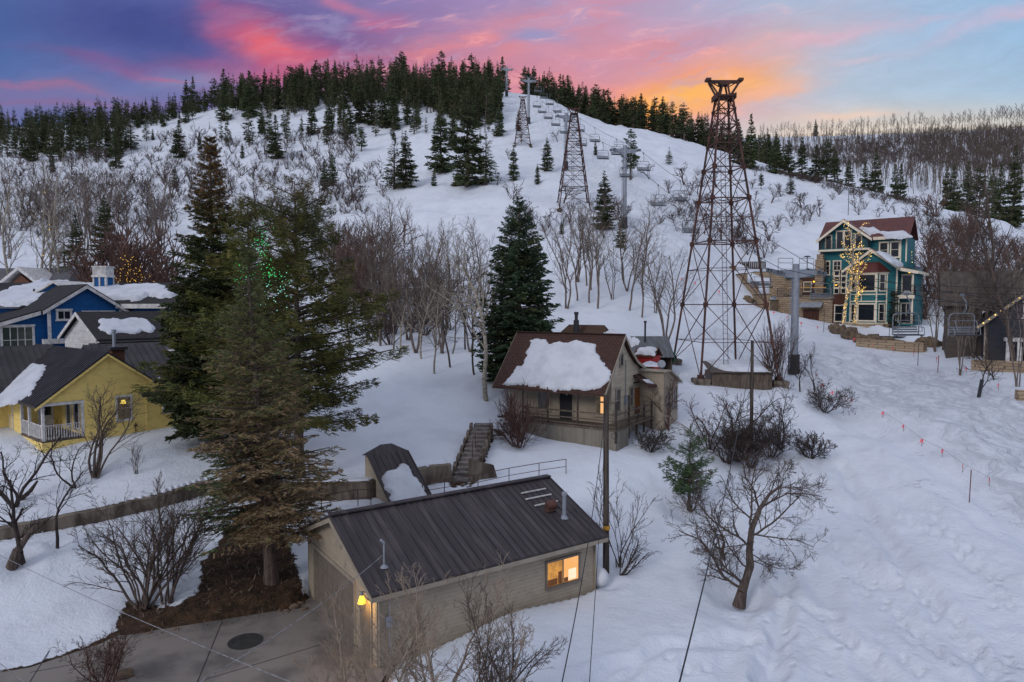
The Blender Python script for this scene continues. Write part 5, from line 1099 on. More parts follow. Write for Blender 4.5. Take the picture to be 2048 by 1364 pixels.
# ------------------------------------------------------------------ teal house on the right
def teal_house():
    an = R(-38); O = Vector((42.9, 88.0, 9.6)); o = thing('teal_house', 'tall teal house with cream trim, red metal roofs, balconies and a stone terrace', 'house', O, an)
    z = lambda a: a-9.6
    # lower front body
    w = MB(); w.prism([(0,-2), (5.85,-2), (5.85,z(17.0)), (2.92,z(19.2)), (0,z(17.0))], 0, 9, 'y'); w.box(5.85, 7.5, 1.3, 9, -2, z(16.9)); wall = w.build('wall', M['teal'], o)
    f = MB(); f.box(-.06, 5.9, -.10, -.001, -2, z(10.0)); f.box(.3, 4.6, -1.15, -.11, -2, z(10.05)); f.build('foundation', M['stone'], o)
    r = MB(); th = .14
    r.prism([(-.35,z(16.75)), (2.92,z(19.35)), (2.92,z(19.35)+th), (-.35,z(16.75)+th)], -.5, 9, 'y'); r.prism([(2.92,z(19.35)), (6.1,z(16.95)), (8.05,z(16.45)), (8.05,z(16.45)+th), (6.1,z(16.95)+th), (2.92,z(19.35)+th)], -.5, 9, 'y')
    rf = r.build('roof', M['redroof'], o)
    t = MB(); t.prism([(-.38,z(16.45)), (-.38,z(16.80)), (2.92,z(19.40)), (6.2,z(16.93)), (6.2,z(16.58)), (2.92,z(19.02))], -.58, -.50, 'y'); t.prism([(6.1,z(16.6)), (6.1,z(17.0)), (8.07,z(16.52)), (8.07,z(16.15))], -.58, -.50, 'y'); t.box(8.05,8.13,-.55,9,z(16.2),z(16.55))
    for x in (.0, 5.70): t.box(x-.02, x+.17, -.06, -.001, -.0, z(16.9))
    t.box(-.02, 5.85, -.055, -.001, z(10.05), z(10.25)); t.build('trim', M['creamtrim'], o)
    axy = Vector((0,1,0)); d = Vector((3.18,0,-2.4)).normalized()
    patch_on(rf, o, (2.92,-.5,z(19.35)+th), axy, -d if False else d, [(1752,503),(1800,512),(1842,522),(1843,535),(1822,528),(1800,534),(1780,525)], .28, 31, res=.15, edge=.2, nrm=(.6,0,.8))
    # bay
    bx0, bx1, bc0, bc1, pr = .55, 4.75, 1.55, 3.75, 1.0
    b = MB(); b.prism([(bx0,0), (bc0,-pr), (bc1,-pr), (bx1,0)], z(10.0), z(16.5), 'z'); b.build('bay_wall', M['teal'], o)
    b = MB(); lo = [(bx0-.35,0,z(16.55)), (bc0-.18,-pr-.3,z(16.45)), (bc1+.18,-pr-.3,z(16.45)), (bx1+.35,0,z(16.55))]; hi = [(bx0+.9,0,z(17.75)), (bc0+.25,-.25,z(17.75)), (bc1-.25,-.25,z(17.75)), (bx1-.9,0,z(17.75))]
    for i in range(3): b.quad(lo[i], lo[i+1], hi[i+1], hi[i])
    b.quad(*hi); b.quad(*lo[::-1]); b.build('bay_roof', M['redroof'], o)
    t = MB()
    def band(za, zb, e=.04):
        pts = [(bx0-e,0), (bc0-e*.6,-pr-e), (bc1+e*.6,-pr-e), (bx1+e,0)]; t.prism(pts, za, zb, 'z')
    band(z(16.30), z(16.50), .16); band(z(13.65), z(13.80)); band(z(12.78), z(12.93)); band(z(10.05), z(10.2))
    for x in (bc0, bc1): t.box(x-.08, x+.08, -pr-.05, -pr+.05, z(10.2), z(16.3))
    for x in (bx0+.05, bx1-.05): t.box(x-.08, x+.08, -.1, 0, z(10.2), z(16.3))
    t.box(2.0,2.1,-pr-.05,-pr,z(12.93),z(13.65)); t.build('bay_trim', M['creamtrim'], o)
    aL = math.atan2(-pr, bc0-bx0); aR = math.atan2(pr, bx1-bc1)
    for zb, hh in ((14.2, 1.95), (10.5, 1.95)):
        window(o, (bc0+bc1)/2, -pr, z(zb), 1.75, hh, 'front', 'creamtrim', 'glass', (1,1), .15)
        window(o, (bx0+bc0)/2, -pr/2, z(zb), .62, hh, 'front', 'creamtrim', 'glass', (1,2), .11, ang=aL)
        window(o, (bx1+bc1)/2, -pr/2, z(zb), .62, hh, 'front', 'creamtrim', 'glass', (1,2), .11, ang=aR)
    # right balcony bay
    window(o, 6.7, 1.3, z(13.75), .95, 2.3, 'front', 'creamtrim', 'glass', (1,1), .15, name='balcony_door'); window(o, 6.7, 1.3, z(10.2), 1.0, 2.35, 'front', 'creamtrim', 'glass', (2,1), .15, name='patio_door')
    m = MB(); m.box(5.86, 7.7, -.2, 1.29, z(13.45), z(13.62)); m.box(5.86, 7.7, -.2, 1.29, z(9.9), z(10.1)); m.build('balcony_deck', M['teal2'], o)
    m = MB(); m.box(5.86,7.75,-.26,-.2,z(13.2),z(13.62)); m.box(7.45,7.6,-.12,.03,-1,z(16.3)); m.box(6.0,6.12,-.12,.0,-1,z(13.2)); m.build('balcony_trim', M['creamtrim'], o)
    railing(o, [(5.9,-.15,z(13.62)), (7.65,-.15,z(13.62)), (7.65,1.2,z(13.62))], 1.1, .13, r=.016, name='balcony_railing'); railing(o, [(5.0,-.15,z(10.1)), (6.4,-.15,z(10.1))], 1.0, .13, r=.016, name='balcony_railing'); railing(o, [(6.9,-.15,z(10.1)), (7.65,-.15,z(10.1)), (7.65,1.2,z(10.1))], 1.0, .13, r=.016, name='balcony_railing')
    link_mesh('snow_cover', snow_patch([(.2,.1),(1.6,.1),(1.6,1.1),(.2,1.1)], (5.9,-.1,z(13.63)), (1,0,0), (0,1,0), .55, 2, res=.08, edge=.4), o)
    m = MB(); m.sphere((6.95,1.18,z(16.45)), .12); m.build('porch_lamp', M['lampglow'], o)
    # upper body, set back
    u0, u1, yb = -4.4, 6.0, 5.0
    w = MB(); w.prism([(u0,z(13)), (1.75,z(13)), (1.75,z(21.25)), (-1.35,z(23.6)), (u0,z(21.25))], yb, yb+7, 'y'); w.box(1.75, u1, yb+.6, yb+7, z(13), z(21.3)); w.build('upper_wall', M['teal'], o)
    r = MB(); r.prism([(u0-.35,z(21.05)), (-1.35,z(23.75)), (-1.35,z(23.75)+th), (u0-.35,z(21.05)+th)], yb-1.0, yb+4, 'y'); r.prism([(-1.35,z(23.75)), (2.1,z(21.1)), (2.1,z(21.1)+th), (-1.35,z(23.75)+th)], yb-1.0, yb+4, 'y')
    slab_roof(r, [(yb-.0,z(21.25)), (yb+3.8,z(24.0)), (yb+7.5,z(21.2))], u0-.3, u1+.35, .13); ur = r.build('upper_roof', M['redroof'], o)
    t = MB(); t.prism([(u0-.38,z(20.75)), (u0-.38,z(21.1)), (-1.35,z(23.8)), (2.15,z(21.12)), (2.15,z(20.78)), (-1.35,z(23.4))], yb-1.08, yb-1.0, 'y'); t.box(2.1,u1+.4,yb-.08,yb,z(20.95),z(21.35))
    for x in (u0+.03, u1-.75, u1-.1): t.box(x-.08, x+.08, yb-.05 if x < 0 else yb+.55, yb if x < 0 else yb+.6, z(13.2) if x < 0 else z(18), z(21))
    t.box(u0-.1, 1.9, yb-1.0, yb-.0, z(19.65), z(19.9)); t.build('upper_trim', M['creamtrim'], o)
    patch_on(ur, o, (u0,yb,z(21.4)), (1,0,0), Vector((0,3.8,2.75)).normalized(), [(1716,454),(1740,456),(1748,454),(1757,462),(1780,464),(1810,462),(1824,474),(1800,477),(1775,476),(1760,466),(1745,468),(1738,475)], .3, 14, res=.15, edge=.25)
    m = MB(); m.box(u0, 1.75, yb-.95, yb-.001, z(19.9), z(20.0)); m.build('upper_balcony_deck', M['teal2'], o)
    railing(o, [(u0+.05,yb-.05,z(20)), (u0+.05,yb-.9,z(20)), (1.7,yb-.9,z(20)), (1.7,yb-.05,z(20))], 1.1, .14, r=.017, name='upper_balcony_railing')
    for x, w_, h_ in ((-3.35,.62,1.75), (-1.95,.72,2.25), (-.95,.72,2.25), (.35,.62,1.75)): window(o, x, yb, z(20.05), w_, h_, 'front', 'creamtrim', 'glass', (1,1), .14)
    m = MB(); m.sphere((-1.4,yb-.1,z(22.75)), .10); m.build('porch_lamp', M['galv'], o)
    for x in (3.3, 4.6): window(o, x, yb+.6, z(18.7), .85, 1.85, 'front', 'creamtrim', 'glass', (1,2), .16)
    for x in (-3.6, -2.2): window(o, x, yb, z(16.6), .8, 1.7, 'front', 'creamtrim', 'glass', (2,3), .14)
    # red-brown link with small windows
    m = MB(); m.box(-1.75, -.01, 1.2, 5, -2, z(17.0)); m.build('link_wall', M['redwood'], o)
    for i in range(2):
        for k in range(4): window(o, -1.35+i*.85, 1.2, z(13.95)+k*.78, .5, .55, 'front', 'creamtrim', 'glass', (1,1), .09)
    window(o, -.95, 1.2, z(10.3), 1.0, 2.0, 'front', 'creamtrim', 'glass', (1,2), .13)
    # stone terrace, pillar, doors
    s = MB(); s.box(-9.0, -1.76, 1.0, 7, -3, z(13.55)); s.build('terrace_wall', M['stone'], o); s = MB(); s.box(-9.1, -1.76, .94, 7, z(13.56), z(13.70)); s.build('terrace_slab', M['oldconc'], o)
    s = MB(); s.box(-4.6, -3.5, 3.3, 4.3, z(13.7), z(18.6)); s.box(-4.45, -3.65, 3.4, 4.2, z(18.6), z(19.3)); s.build('stone_pillar', M['stone'], o)
    railing(o, [(-8.9,1.15,z(13.7)), (-1.9,1.15,z(13.7))], 1.05, .14, r=.017, name='terrace_railing')
    m = MB(); m.box(-7.6, -2.6, 1.06, 1.10, z(14.70), z(14.735)); m.build('rail_light_strip', M['strip'], o)
    s = MB(); s.box(-11.5, -4.7, 6.0, 6.4, z(13.7), z(17.2)); s.box(-4.7,-1.7,5.6,6.0,z(13.7),z(17.2)); s.build('stone_back_wall', M['stone'], o)
    s = MB(); s.box(-9.2, -1.7, 5.5, 5.6, z(16.2), z(17.4)); s.build('parapet', M['teal2'], o)
    railing(o, [(-9.2,5.4,z(16.2)), (-4.8,5.4,z(16.2))], 1.35, 2.2, 'galv', .03, 'pipe_railing')
    s = MB(); s.box(-6.3, -4.4, 3.6, 5.4, z(13.7), z(16.2)); s.build('dark_recess', M['redwood'], o); window(o, -5.6, 3.6, z(14.3), .9, 1.2, 'front', 'creamtrim', 'litdim', (1,1), .1)
    m = MB(); m.sphere((-4.7,3.25,z(15.6)), .13); m.build('wall_lamp', M['lampglow'], o)
    m = MB(); m.sphere((-1.4,1.0,z(15.0)), .09); m.build('wall_lamp', M['lampglow'], o)
    s = MB(); s.box(-5.4, -3.4, .93, 1.0, z(9.5), z(11.8)); do = s.build('double_door', M['redwood'], o); s = MB()
    for x in (-5.4, -4.4): s.bar((x+.1,.9,z(9.6)), (x+.9,.9,z(11.7)), .1, .04); s.bar((x+.9,.9,z(9.6)), (x+.1,.9,z(11.7)), .1, .04); s.box(x, x+.06, .88, .93, z(9.5), z(11.8))
    s.build('door_brace', M['darkwood'], do)
    s = MB(); s.prism([(-.1,z(12.1)), (1.0,z(12.7)), (1.0,z(12.8)), (-.1,z(12.2))], -5.7, -2.9, 'x'); s.build('awning', M['galv'], o)
    # patio heater on the upper terrace
    h = thing('patio_heater', 'mushroom shaped patio heater standing on the teal house roof terrace', 'patio heater', O+Matrix.Rotation(an,3,'Z') @ Vector((-7.0,8.5,z(17.0)))); m = MB(); m.tube((0,0,-1), (0,0,2.3), .06); m.build('post', M['darkmetal'], h); m = MB(); m.tube((0,0,2.3), (0,0,2.5), .62, .2, 14); m.build('heat_shield', M['darkmetal'], h)
    return o, O, an
TH, THO, THA = teal_house()
def thp(x, y): return THO+Matrix.Rotation(THA, 3, 'Z') @ Vector((x, y, 0))
def stone_steps():
    # curving stone retaining wall that climbs left of the terrace
    pts = [thp(-9.0,1.0), P(1535,640,92), P(1512,618,96), P(1490,590,101), P(1468,560,107), P(1446,535,113)]
    tops = [603, 606, 580, 560, 545, 531]; o = thing('retaining_wall', 'tan stone retaining wall climbing the slope left of the teal house terrace', 'retaining wall', (pts[1].x, pts[1].y, 9))
    m = MB(); c = MB(); pxs = [1560,1535,1512,1490,1468,1446]
    for i in range(5):
        a, b = pts[i]-o.location, pts[i+1]-o.location; za = P(pxs[i], tops[i], pts[i].y).z-9; zb = P(pxs[i+1], tops[i+1], pts[i+1].y).z-9; zm = (za+zb)/2+.2
        d = Vector((b.x-a.x, b.y-a.y, 0)).normalized(); n = Vector((-d.y, d.x, 0))*.3
        for (mm, z0, z1, k) in ((m, -4, zm, 1), (c, zm+.002, zm+.14, 1.25)):
            q = [a-n*k-d*.05, b-n*k+d*.05, b+n*k+d*.05, a+n*k-d*.05]; i0 = len(mm.v); mm.v += [(p.x,p.y,z0) for p in q]+[(p.x,p.y,z1) for p in q]
            for f in ((3,2,1,0),(4,5,6,7),(0,1,5,4),(1,2,6,5),(2,3,7,6),(3,0,4,7)): mm.f.append(tuple(i0+t for t in f)); mm.mi.append(0)
    m.build('wall', M['stone'], o); c.build('coping', M['oldconc'], o)
    # second wall tier behind
    m = MB(); a = P(1475,560,108); b = P(1560,580,104); m.bar((a.x,a.y,14.5), (b.x,b.y,14.5), .5, 6); m2 = tag(m.build('retaining_wall', M['stone']), 'upper stone retaining wall under a dark fence behind the terrace', 'retaining wall')
    a = P(1446,532,112); b = P(1530,530,108); f = MB(); n = 22
    for i in range(n): q = a.lerp(b, i/(n-1)); f.box(q.x-.12, q.x+.12, q.y-.03, q.y+.03, q.z-.6, q.z+.5)
    f.bar(a+Vector((0,0,.55)), b+Vector((0,0,.55)), .12, .08); tag(f.build('fence', M['darkwood']), 'dark plank fence along the top of the upper stone retaining wall', 'fence')
    # low stone edging and boulders in front of the teal house
    k = 0
    for px, py, r in ((1680,668,1.1), (1700,678,1.3), (1722,684,1.0), (1745,688,1.2), (1775,690,1.0), (1800,693,.8), (1850,690,1.0), (1868,694,.9), (1500,604,.7), (1494,600,.6), (1668,660,.8)):
        p = hit(px, py, 60)
        if p is None: continue
        labs = ['flat tan boulder below the tall lit tree','broad boulder right of the tall lit tree','dark round boulder under the snow mound','boulder in the middle of the low stone edging','boulder at the right part of the low stone edging','small boulder by the lower-right chairlift seat','pale boulder right of the teal house steps','rightmost boulder of the teal house garden','stone lying on snow left of the terrace wall','small reddish stone left of the terrace wall','boulder at the foot of the red-brown link wall']
        q = rock(r, 40+k, .7).build('boulder', M['rock'], smooth=True); tag(q, labs[k], 'boulder', 'boulders along the ski run edge'); q.location = p; k += 1
    m = MB(); a = hit(1715,692,60); b = hit(1850,704,60)
    m.bar(a+Vector((0,0,.2)), b+Vector((0,0,.25)), .7, 1.3); tag(m.build('garden_wall', M['stone']), 'low stone garden wall between the ski run and the teal house', 'garden wall')
    c = hit(1735,668,60); me = snow_patch([(0,0),(5.2,0),(5.4,1.8),(3,3.0),(.6,2.2)], (c.x-2.2,c.y-1,c.z-.1), Vector((.85,-.5,0)).normalized(), Vector((.5,.85,0)).normalized(), 1.3, 17, res=.15, edge=1.3); tag(link_mesh('snow_mound', me), 'rounded snow mound in front of the teal house bay window', 'snow mound')
stone_steps()
# ------------------------------------------------------------------ dark house at the right edge
def dark_house():
    p = P(1968, 700, 62); an = R(-30); o = thing('dark_house', 'dark house at the right edge with lights along its gable and a white porch', 'house', Vector((p.x,p.y,5.5)), an); z = lambda a: a-5.5
    w = MB(); w.prism([(0,-2), (9,-2), (9,z(13.0)), (4.5,z(14.9)), (0,z(10.9))], 0, 8, 'y'); w.build('wall', M['navy'], o); w = MB(); w.box(-2.8, -.002, 3, 9, -2, z(12.6)); w.build('side_wall', siding('brown_grey_boards', (.085,.066,.055), .18, (.06,.048,.042)), o)
    r = MB(); r.prism([(-.6,z(10.45)), (4.5,z(14.95)), (4.5,z(15.1)), (-.6,z(10.6))], -.5, 8.5, 'y'); r.prism([(4.5,z(14.95)), (9.6,z(12.7)), (9.6,z(12.85)), (4.5,z(15.1))], -.5, 8.5, 'y'); r.build('roof', M['gshingle'], o)
    slab = MB(); slab_roof(slab, [(2.4,z(12.3)), (5.6,z(15.6)), (9.6,z(12.3))], -3.4, 8, .14); slab.build('rear_roof', mat('old_dark_shingle', (.105,.085,.074), .85, (.065,.054,.048), 2, .02, 14), o)
    t = MB(); t.prism([(-.62,z(10.15)), (-.62,z(10.5)), (4.5,z(15.0)), (4.5,z(14.65))], -.56, -.5, 'y'); t.box(-.05,.1,-.05,0,-1,z(10.6)); t.build('trim', M['taupe_trim'], o)
    b = MB()
    for k in range(13): t_ = k/12; b.sphere((-.6+5.1*t_,-.66,z(10.4)+4.5*t_), .055, 6, 4)
    tag(b.build('string_lights', M['bulb']), 'row of warm round bulbs along the gable edge of the dark right-hand house', 'string lights'); sl = bpy.data.objects['string_lights']; sl.location = o.location; sl.rotation_euler = o.rotation_euler
    window(o, 3.2, 0, z(11.3), .75, 1.3, 'front', 'white', 'glass', (1,2), .12)
    m = MB()
    for x in (1.6, 2.4, 4.2, 6.2): m.box(x-.14, x+.14, -1.6, -1.35, z(6.2), z(9.2))
    m.box(1.4, 6.6, -1.7, -.1, z(9.2), z(9.5)); m.build('porch_frame', M['white'], o)
    m = MB(); m.box(1.2, 7, -1.7, -.0, z(5.8), z(6.1)); m.build('porch_deck', M['oldwood'], o)
    railing(o, [(1.4,-1.6,z(6.1)), (6.6,-1.6,z(6.1))], 1.0, .17, 'white', .035, 'porch_railing')
    window(o, 3.3, 0, z(6.6), .9, 1.9, 'front', 'white', 'glass', (1,1), .12, name='porch_door')
dark_house()
def right_walls():
    a = hit(1945,740,40); b = hit(2048,750,40); m = MB(); m.bar(a+Vector((0,0,.1)), b+Vector((2,-1,.3)), .6, 1.5); tag(m.build('stone_wall', M['stone']), 'low tan stone wall below the dark right-hand house at the right edge', 'stone wall')
    a = hit(2000,800,36); 
    m = MB(); p = hit(1957,795,40); m.bar(p, p+Vector((.22,0,1.35)), .18); tag(m.build('post', M['darkmetal']), 'thick dark leaning post beside the run at right', 'post')
    m = MB(); p = hit(2040,800,36); m.bar(p+Vector((-.3,0,.2)), p+Vector((4,-1.5,.2)), .6, .9); tag(m.build('stone_wall', M['stone']), 'short stone wall at the right edge beside the leaning dark post', 'stone wall')
right_walls()

# ------------------------------------------------------------------ rusty lattice towers
def lattice(name, label, base, zt, cx, cyc, half, levels, wl=.165, wb=.062, foot=True, scale=1.0, ladder=True):
    c0 = Vector((cx, cyc, min(b.z for b in base))); o = thing(name, label, 'tower', c0); o['group'] = 'old rusty lattice towers up the hill'
    B = [b-c0 for b in base]; Tp = [Vector((sx*half, sy*half, zt-c0.z)) for sx, sy in ((-1,-1),(1,-1),(1,1),(-1,1))]     # FL FR BR BL
    def leg(i, z): b, t = B[i], Tp[i]; k = (z-b.z)/(t.z-b.z); return b.lerp(t, k)
    for i in range(4):
        m = MB(); m.bar(B[i], Tp[i], wl, wl); m.build('leg', M['rust'], o)
    lv = [l*(zt-c0.z) for l in levels]
    br = MB(); gs = MB()
    for k in range(len(lv)-1):
        za, zb = lv[k], lv[k+1]
        for i in range(4):
            j = (i+1) % 4
            a0 = leg(i, max(za, B[i].z)) if k == 0 else leg(i, za); b0 = leg(j, max(za, B[j].z)) if k == 0 else leg(j, za); a1, b1 = leg(i, zb), leg(j, zb)
            br.bar(a0, b1, wb); br.bar(b0, a1, wb); br.bar(a1, b1, wb*1.7, wb*1.5)
            # thin strut through the crossing
            zm = za+(zb-za)*((b0-a0).length/((b0-a0).length+(b1-a1).length)) if k else (za+zb)/2
            if (zb-za) > 2.5*scale: br.bar(leg(i, zm), leg(j, zm), wb*.9)
        for i in range(4):
            g = leg(i, zb); s = .21*scale if zb < .8*lv[-1] else .15*scale; gs.box(g.x-s, g.x+s, g.y-s*.35, g.y+s*.35, g.z-s, g.z+s); gs.box(g.x-s*.35, g.x+s*.35, g.y-s, g.y+s, g.z-s*.99, g.z+s*.99); gs.flush('gusset_plate', M['rust'], o)
        if k < 3: br.bar(leg(0, zb), leg(2, zb), wb*.8); br.bar(leg(1, zb), leg(3, zb), wb*.8)
    br.build('bracing', M['rust'], o)
    if ladder:
        m = MB(); a = (leg(0, 2)+leg(3, 2))/2 if False else Vector((-.4, B[0].y*.9, 1)); b = Vector((-.3*scale, Tp[0].y*.9, zt-c0.z-1))
        for dx in (-.2,.2): m.bar(a+Vector((dx,0,0)), b+Vector((dx,0,0)), .04)
        n = int((b-a).length/.4)
        for i in range(n): q = a.lerp(b, i/n); m.bar(q+Vector((-.2,0,0)), q+Vector((.2,0,0)), .025)
        m.build('ladder', M['rust'], o)
    zt_ = zt-c0.z; s = scale; m = MB()       # crosshead
    h2 = zt_+1.35*s; m.bar((-1.5*s,0,h2), (1.5*s,0,h2), .28*s, .26*s); m.box(-.45*s,.45*s,-.4*s,.4*s,h2-.35*s,h2-.05*s)
    for sx in (-1, 1):
        for sy in (-.35, .35): m.bar((sx*.55*s,sy*s,zt_), (sx*1.35*s,sy*s*.6,h2-.1*s), .14*s); m.bar((sx*.45*s,sy*s,zt_), (sx*.22*s,sy*s,h2-.3*s), .14*s)
        m.box(sx*1.5*s-.22*s, sx*1.5*s+.22*s, -.35*s, .35*s, h2+.05*s, h2+.28*s)
        m.bar((sx*.45*s,0,zt_+.9*s), (sx*1.0*s,0,zt_+1.2*s), .08*s)
    m.build('crosshead', M['rust'], o)
    m = MB(); m.box(-.85*s,.85*s,-.8*s,.8*s,zt_-.14*s,zt_-.02*s); m.box(-.92*s,-.82*s,-.85*s,.85*s,zt_-.35*s,zt_+.15*s); m.box(.82*s,.92*s,-.85*s,.85*s,zt_-.35*s,zt_+.15*s); m.build('platform', M['rust'], o)
    if foot:
        for b in B:
            m = MB(); m.prism([(-.8*s,-2.5), (.8*s,-2.5), (.62*s,.05), (-.62*s,.05)], -.65*s, .65*s, 'y'); m.box(-.7*s,.7*s,-.72*s,.72*s,-.28*s,.02); q = m.build('footing', M['oldconc'], o); q.location = b
            m = MB(); m.box(-.26*s,.26*s,-.26*s,.26*s,.05,.35*s); q = m.build('base_shoe', M['rust'], o); q.location = b
    return o
fl = at(1403,61)+Vector((0,0,.45)); fr = at(1560,61)+Vector((0,0,.45)); brr = at(1473,68)+Vector((0,0,.4)); bl = at(1348,68)+Vector((0,0,.4))
LV = [0,.222,.41,.555,.67,.765,.845,.91,.96,1.0]
# measured from the photograph: brace levels of the near tower
lattice('lattice_tower', 'tall near rusty steel lattice tower on concrete blocks beside the plank shack', [fl, fr, brr, bl], 31.75, 19.7, 64.6, .60, [0,.262,.485,.635,.745,.83,.895,.95,1.0])
def far_tower(px, d, w, zt, half, lab, sc):
    c = at(px, d); b = []
    for sx, sy in ((-1,-1),(1,-1),(1,1),(-1,1)): x = c.x+sx*w/2; y = c.y+sy*w/2; b.append(Vector((x, y, h1(x, y)+.2)))
    return lattice('lattice_tower', lab, b, zt, c.x, c.y, half, [0,.25,.45,.61,.74,.85,.93,1.0], .17, .075, True, sc, ladder=True)
far_tower(1146, 131, 5.8, P(1143,228,131).z, .6, 'rusty lattice tower halfway up the slope above the dark spruce', .75)
far_tower(1045, 183, 4.2, P(1042,200,183).z, .45, 'smallest rusty lattice tower near the top of the slope', .60)

# ------------------------------------------------------------------ chair lift
LA, LB = 38.9, -.162
def lx(y): return LA+LB*y
LD = Vector((LB, 1, 0)).normalized(); LP = Vector((LD.y, -LD.x, 0))          # along (uphill), across (right)
def pylon(d, ztop, label, base_py=None, r=.42, arm=3.9):
    x = lx(d); zb = h1(x, d); o = thing('lift_pylon', label, 'lift tower', (x, d, zb), math.atan2(-LD.x, LD.y)); o['group'] = 'grey pylons of the chair lift'
    h = ztop-zb; m = MB(); m.tube((0,0,-1), (0,0,h), r*1.0, r*.82, 20); m.build('mast', M['galv'], o, smooth=False)
    m = MB(); m.prism([(-arm*.62,h-.62), (arm*.62,h-.62), (arm*.55,h-1.05), (.4,h-1.35), (-.4,h-1.35), (-arm*.55,h-1.05)], -.24, .24, 'y'); m.build('crossarm', M['galv'], o)
    m = MB(); m.tube((0,0,0), (0,0,1.9), r*1.35, n=14); m.tube((0,0,.0), (0,0,.5), r*1.5, n=14); m.build('base_padding', M['darkmetal'], o)
    m = MB()
    for dx in (-.16,.16): m.bar((-r-.14,dx,.2), (-r-.10,dx,h-1), .035)
    for k in range(int(h/.45)): m.bar((-r-.13,-.16,.4+k*.45), (-r-.13,.16,.4+k*.45), .022)
    m.build('ladder', M['galv'], o)
    for sx in (-1, 1):
        x0 = sx*arm*.56; sh = MB(); sh.bar((x0,-1.6,h-.98), (x0,1.6,h-.42), .10, .22); so = sh.build('sheave_beam', M['darkmetal'], o)
        for k in range(6):
            y = -1.5+k*.6; w = MB(); w.tube((x0-.06,y,h-.78+y*.17), (x0+.06,y,h-.78+y*.17), .22, n=14); w.build('sheave_wheel', M['steel'], so)
    m = MB()
    for sx in (-1, 1):
        for a, b in (((.35,h-.5),(.35,h+.55)), ((1.9,h-.6),(1.9,h+.55)), ((.35,h+.55),(1.9,h+.55)), ((.35,h+.1),(1.9,h+.1))): m.tube((sx*a[0],0,a[1]), (sx*b[0],0,b[1]), .035, n=5)
    m.build('work_frame', M['galv'], o)
    return o, ztop-.55
TOW = [(67.5, 16.6, 'big near grey lift pylon in front of the teal house terrace'), (119.5, None, 'second grey lift pylon beside the ragged pine on the open slope'), (162, None, 'third grey lift pylon standing behind the middle rusty tower'), (209, None, 'fourth grey lift pylon near the top of the cleared run'), (252, None, 'topmost grey lift pylon among the summit trees')]
TOPY = [528, 291, 226, 156, 134]
ROPE = []
for (d, zt, lab), py in zip(TOW, TOPY):
    px = 1024+F*lx(d)/d; z = P(px, py, d).z; k = pylon(d, z, lab, r=.40 if d < 100 else .38); ROPE.append((d, k[1]-.02))
ROPE = [(8.0, 8.2)]+ROPE+[(285.0, ROPE[-1][1]+2)]
def rope_z(d):
    for (a, za), (b, zb) in zip(ROPE[:-1], ROPE[1:]):
        if a <= d <= b: t = (d-a)/(b-a); return za+(zb-za)*t-4*t*(1-t)*(b-a)*.012
    return ROPE[-1][1]
ARM = 3.9*.56
def rope_pt(d, s): return Vector((lx(d), d, rope_z(d)))+LP*(s*ARM)+Vector((0,0,.0))
for s, lab in ((-1, 'left haul cable of the chair lift'), (1, 'right haul cable of the chair lift')):
    m = MB(); ds = [8+(285-8)*i/90 for i in range(91)]; m.path([rope_pt(d, s)+Vector((0,0,.22)) for d in ds], .028, 5); tag(m.build('lift_cable', M['cable']), lab, 'cable', 'haul cables of the chair lift')
def chair_proto():
    o = thing('lift_chair', 'x', 'chairlift seat', (0,0,0), 0, 'empty chairs hanging from the lift cable'); W = 1.06
    def tube_path(m, pts, r): m.path([Vector(p) for p in pts], r, 6)
    m = MB(); tube_path(m, [(0,0,.2), (0,-.05,-.05), (.0,-.35,-.35), (0,-.38,-.9), (0,-.1,-1.15), (0,0,-1.2)], .045); m.box(-.07,.07,-.16,.16,.08,.26); m.build('hanger', M['steel'], o)
    arch = [(-W,0,-2.75)] + [(-W,0,-1.65), (-W*.97,0,-1.42), (-W*.88,0,-1.28), (-W*.72,0,-1.2)] + [(W*.72,0,-1.2), (W*.88,0,-1.28), (W*.97,0,-1.42), (W,0,-1.65)] + [(W,0,-2.75)]
    m = MB(); tube_path(m, arch, .042)
    for s in (-1,1): tube_path(m, [(s*W,0,-2.75), (s*W*.98,-.28,-2.85), (s*W*.96,-.62,-2.78)], .035); tube_path(m, [(s*W,0,-2.2), (s*W*1.02,-.5,-2.25), (s*W*1.0,-.6,-2.75)], .028)
    tube_path(m, [(-W,0,-2.75), (W,0,-2.75)], .04); m.build('frame', M['steel'], o)
    m = MB()
    for k in range(5): y = -.06-k*.125; m.box(-W*.95, W*.95, y-.05, y+.05, -2.80-.02*(k == 4), -2.74)
    m.build('seat', M['darkmetal'], o)
    m = MB()
    for k in range(3): m.box(-W*.94, W*.94, .02+.03*k, .05+.03*k, -2.62+k*.17, -2.50+k*.17)
    m.build('backrest', M['steel'], o)
    m = MB(); tube_path(m, [(-W*.86,-.05,-1.75), (-W*.84,-.35,-1.72), (W*.84,-.35,-1.72), (W*.86,-.05,-1.75)], .024); tube_path(m, [(-W*.84,-.35,-1.72), (-W*.80,-.62,-2.5), (W*.80,-.62,-2.5), (W*.84,-.35,-1.72)], .022); m.build('safety_bar', M['steel'], o)
    return o
CH = chair_proto(); remember(CH)
def d_for(px, s):            # depth on the cable whose picture column is px
    best = min((abs(1024+F*rope_pt(d, s).x/rope_pt(d, s).y-px), d) for d in [30+i*.25 for i in range(960)]); return best[1]
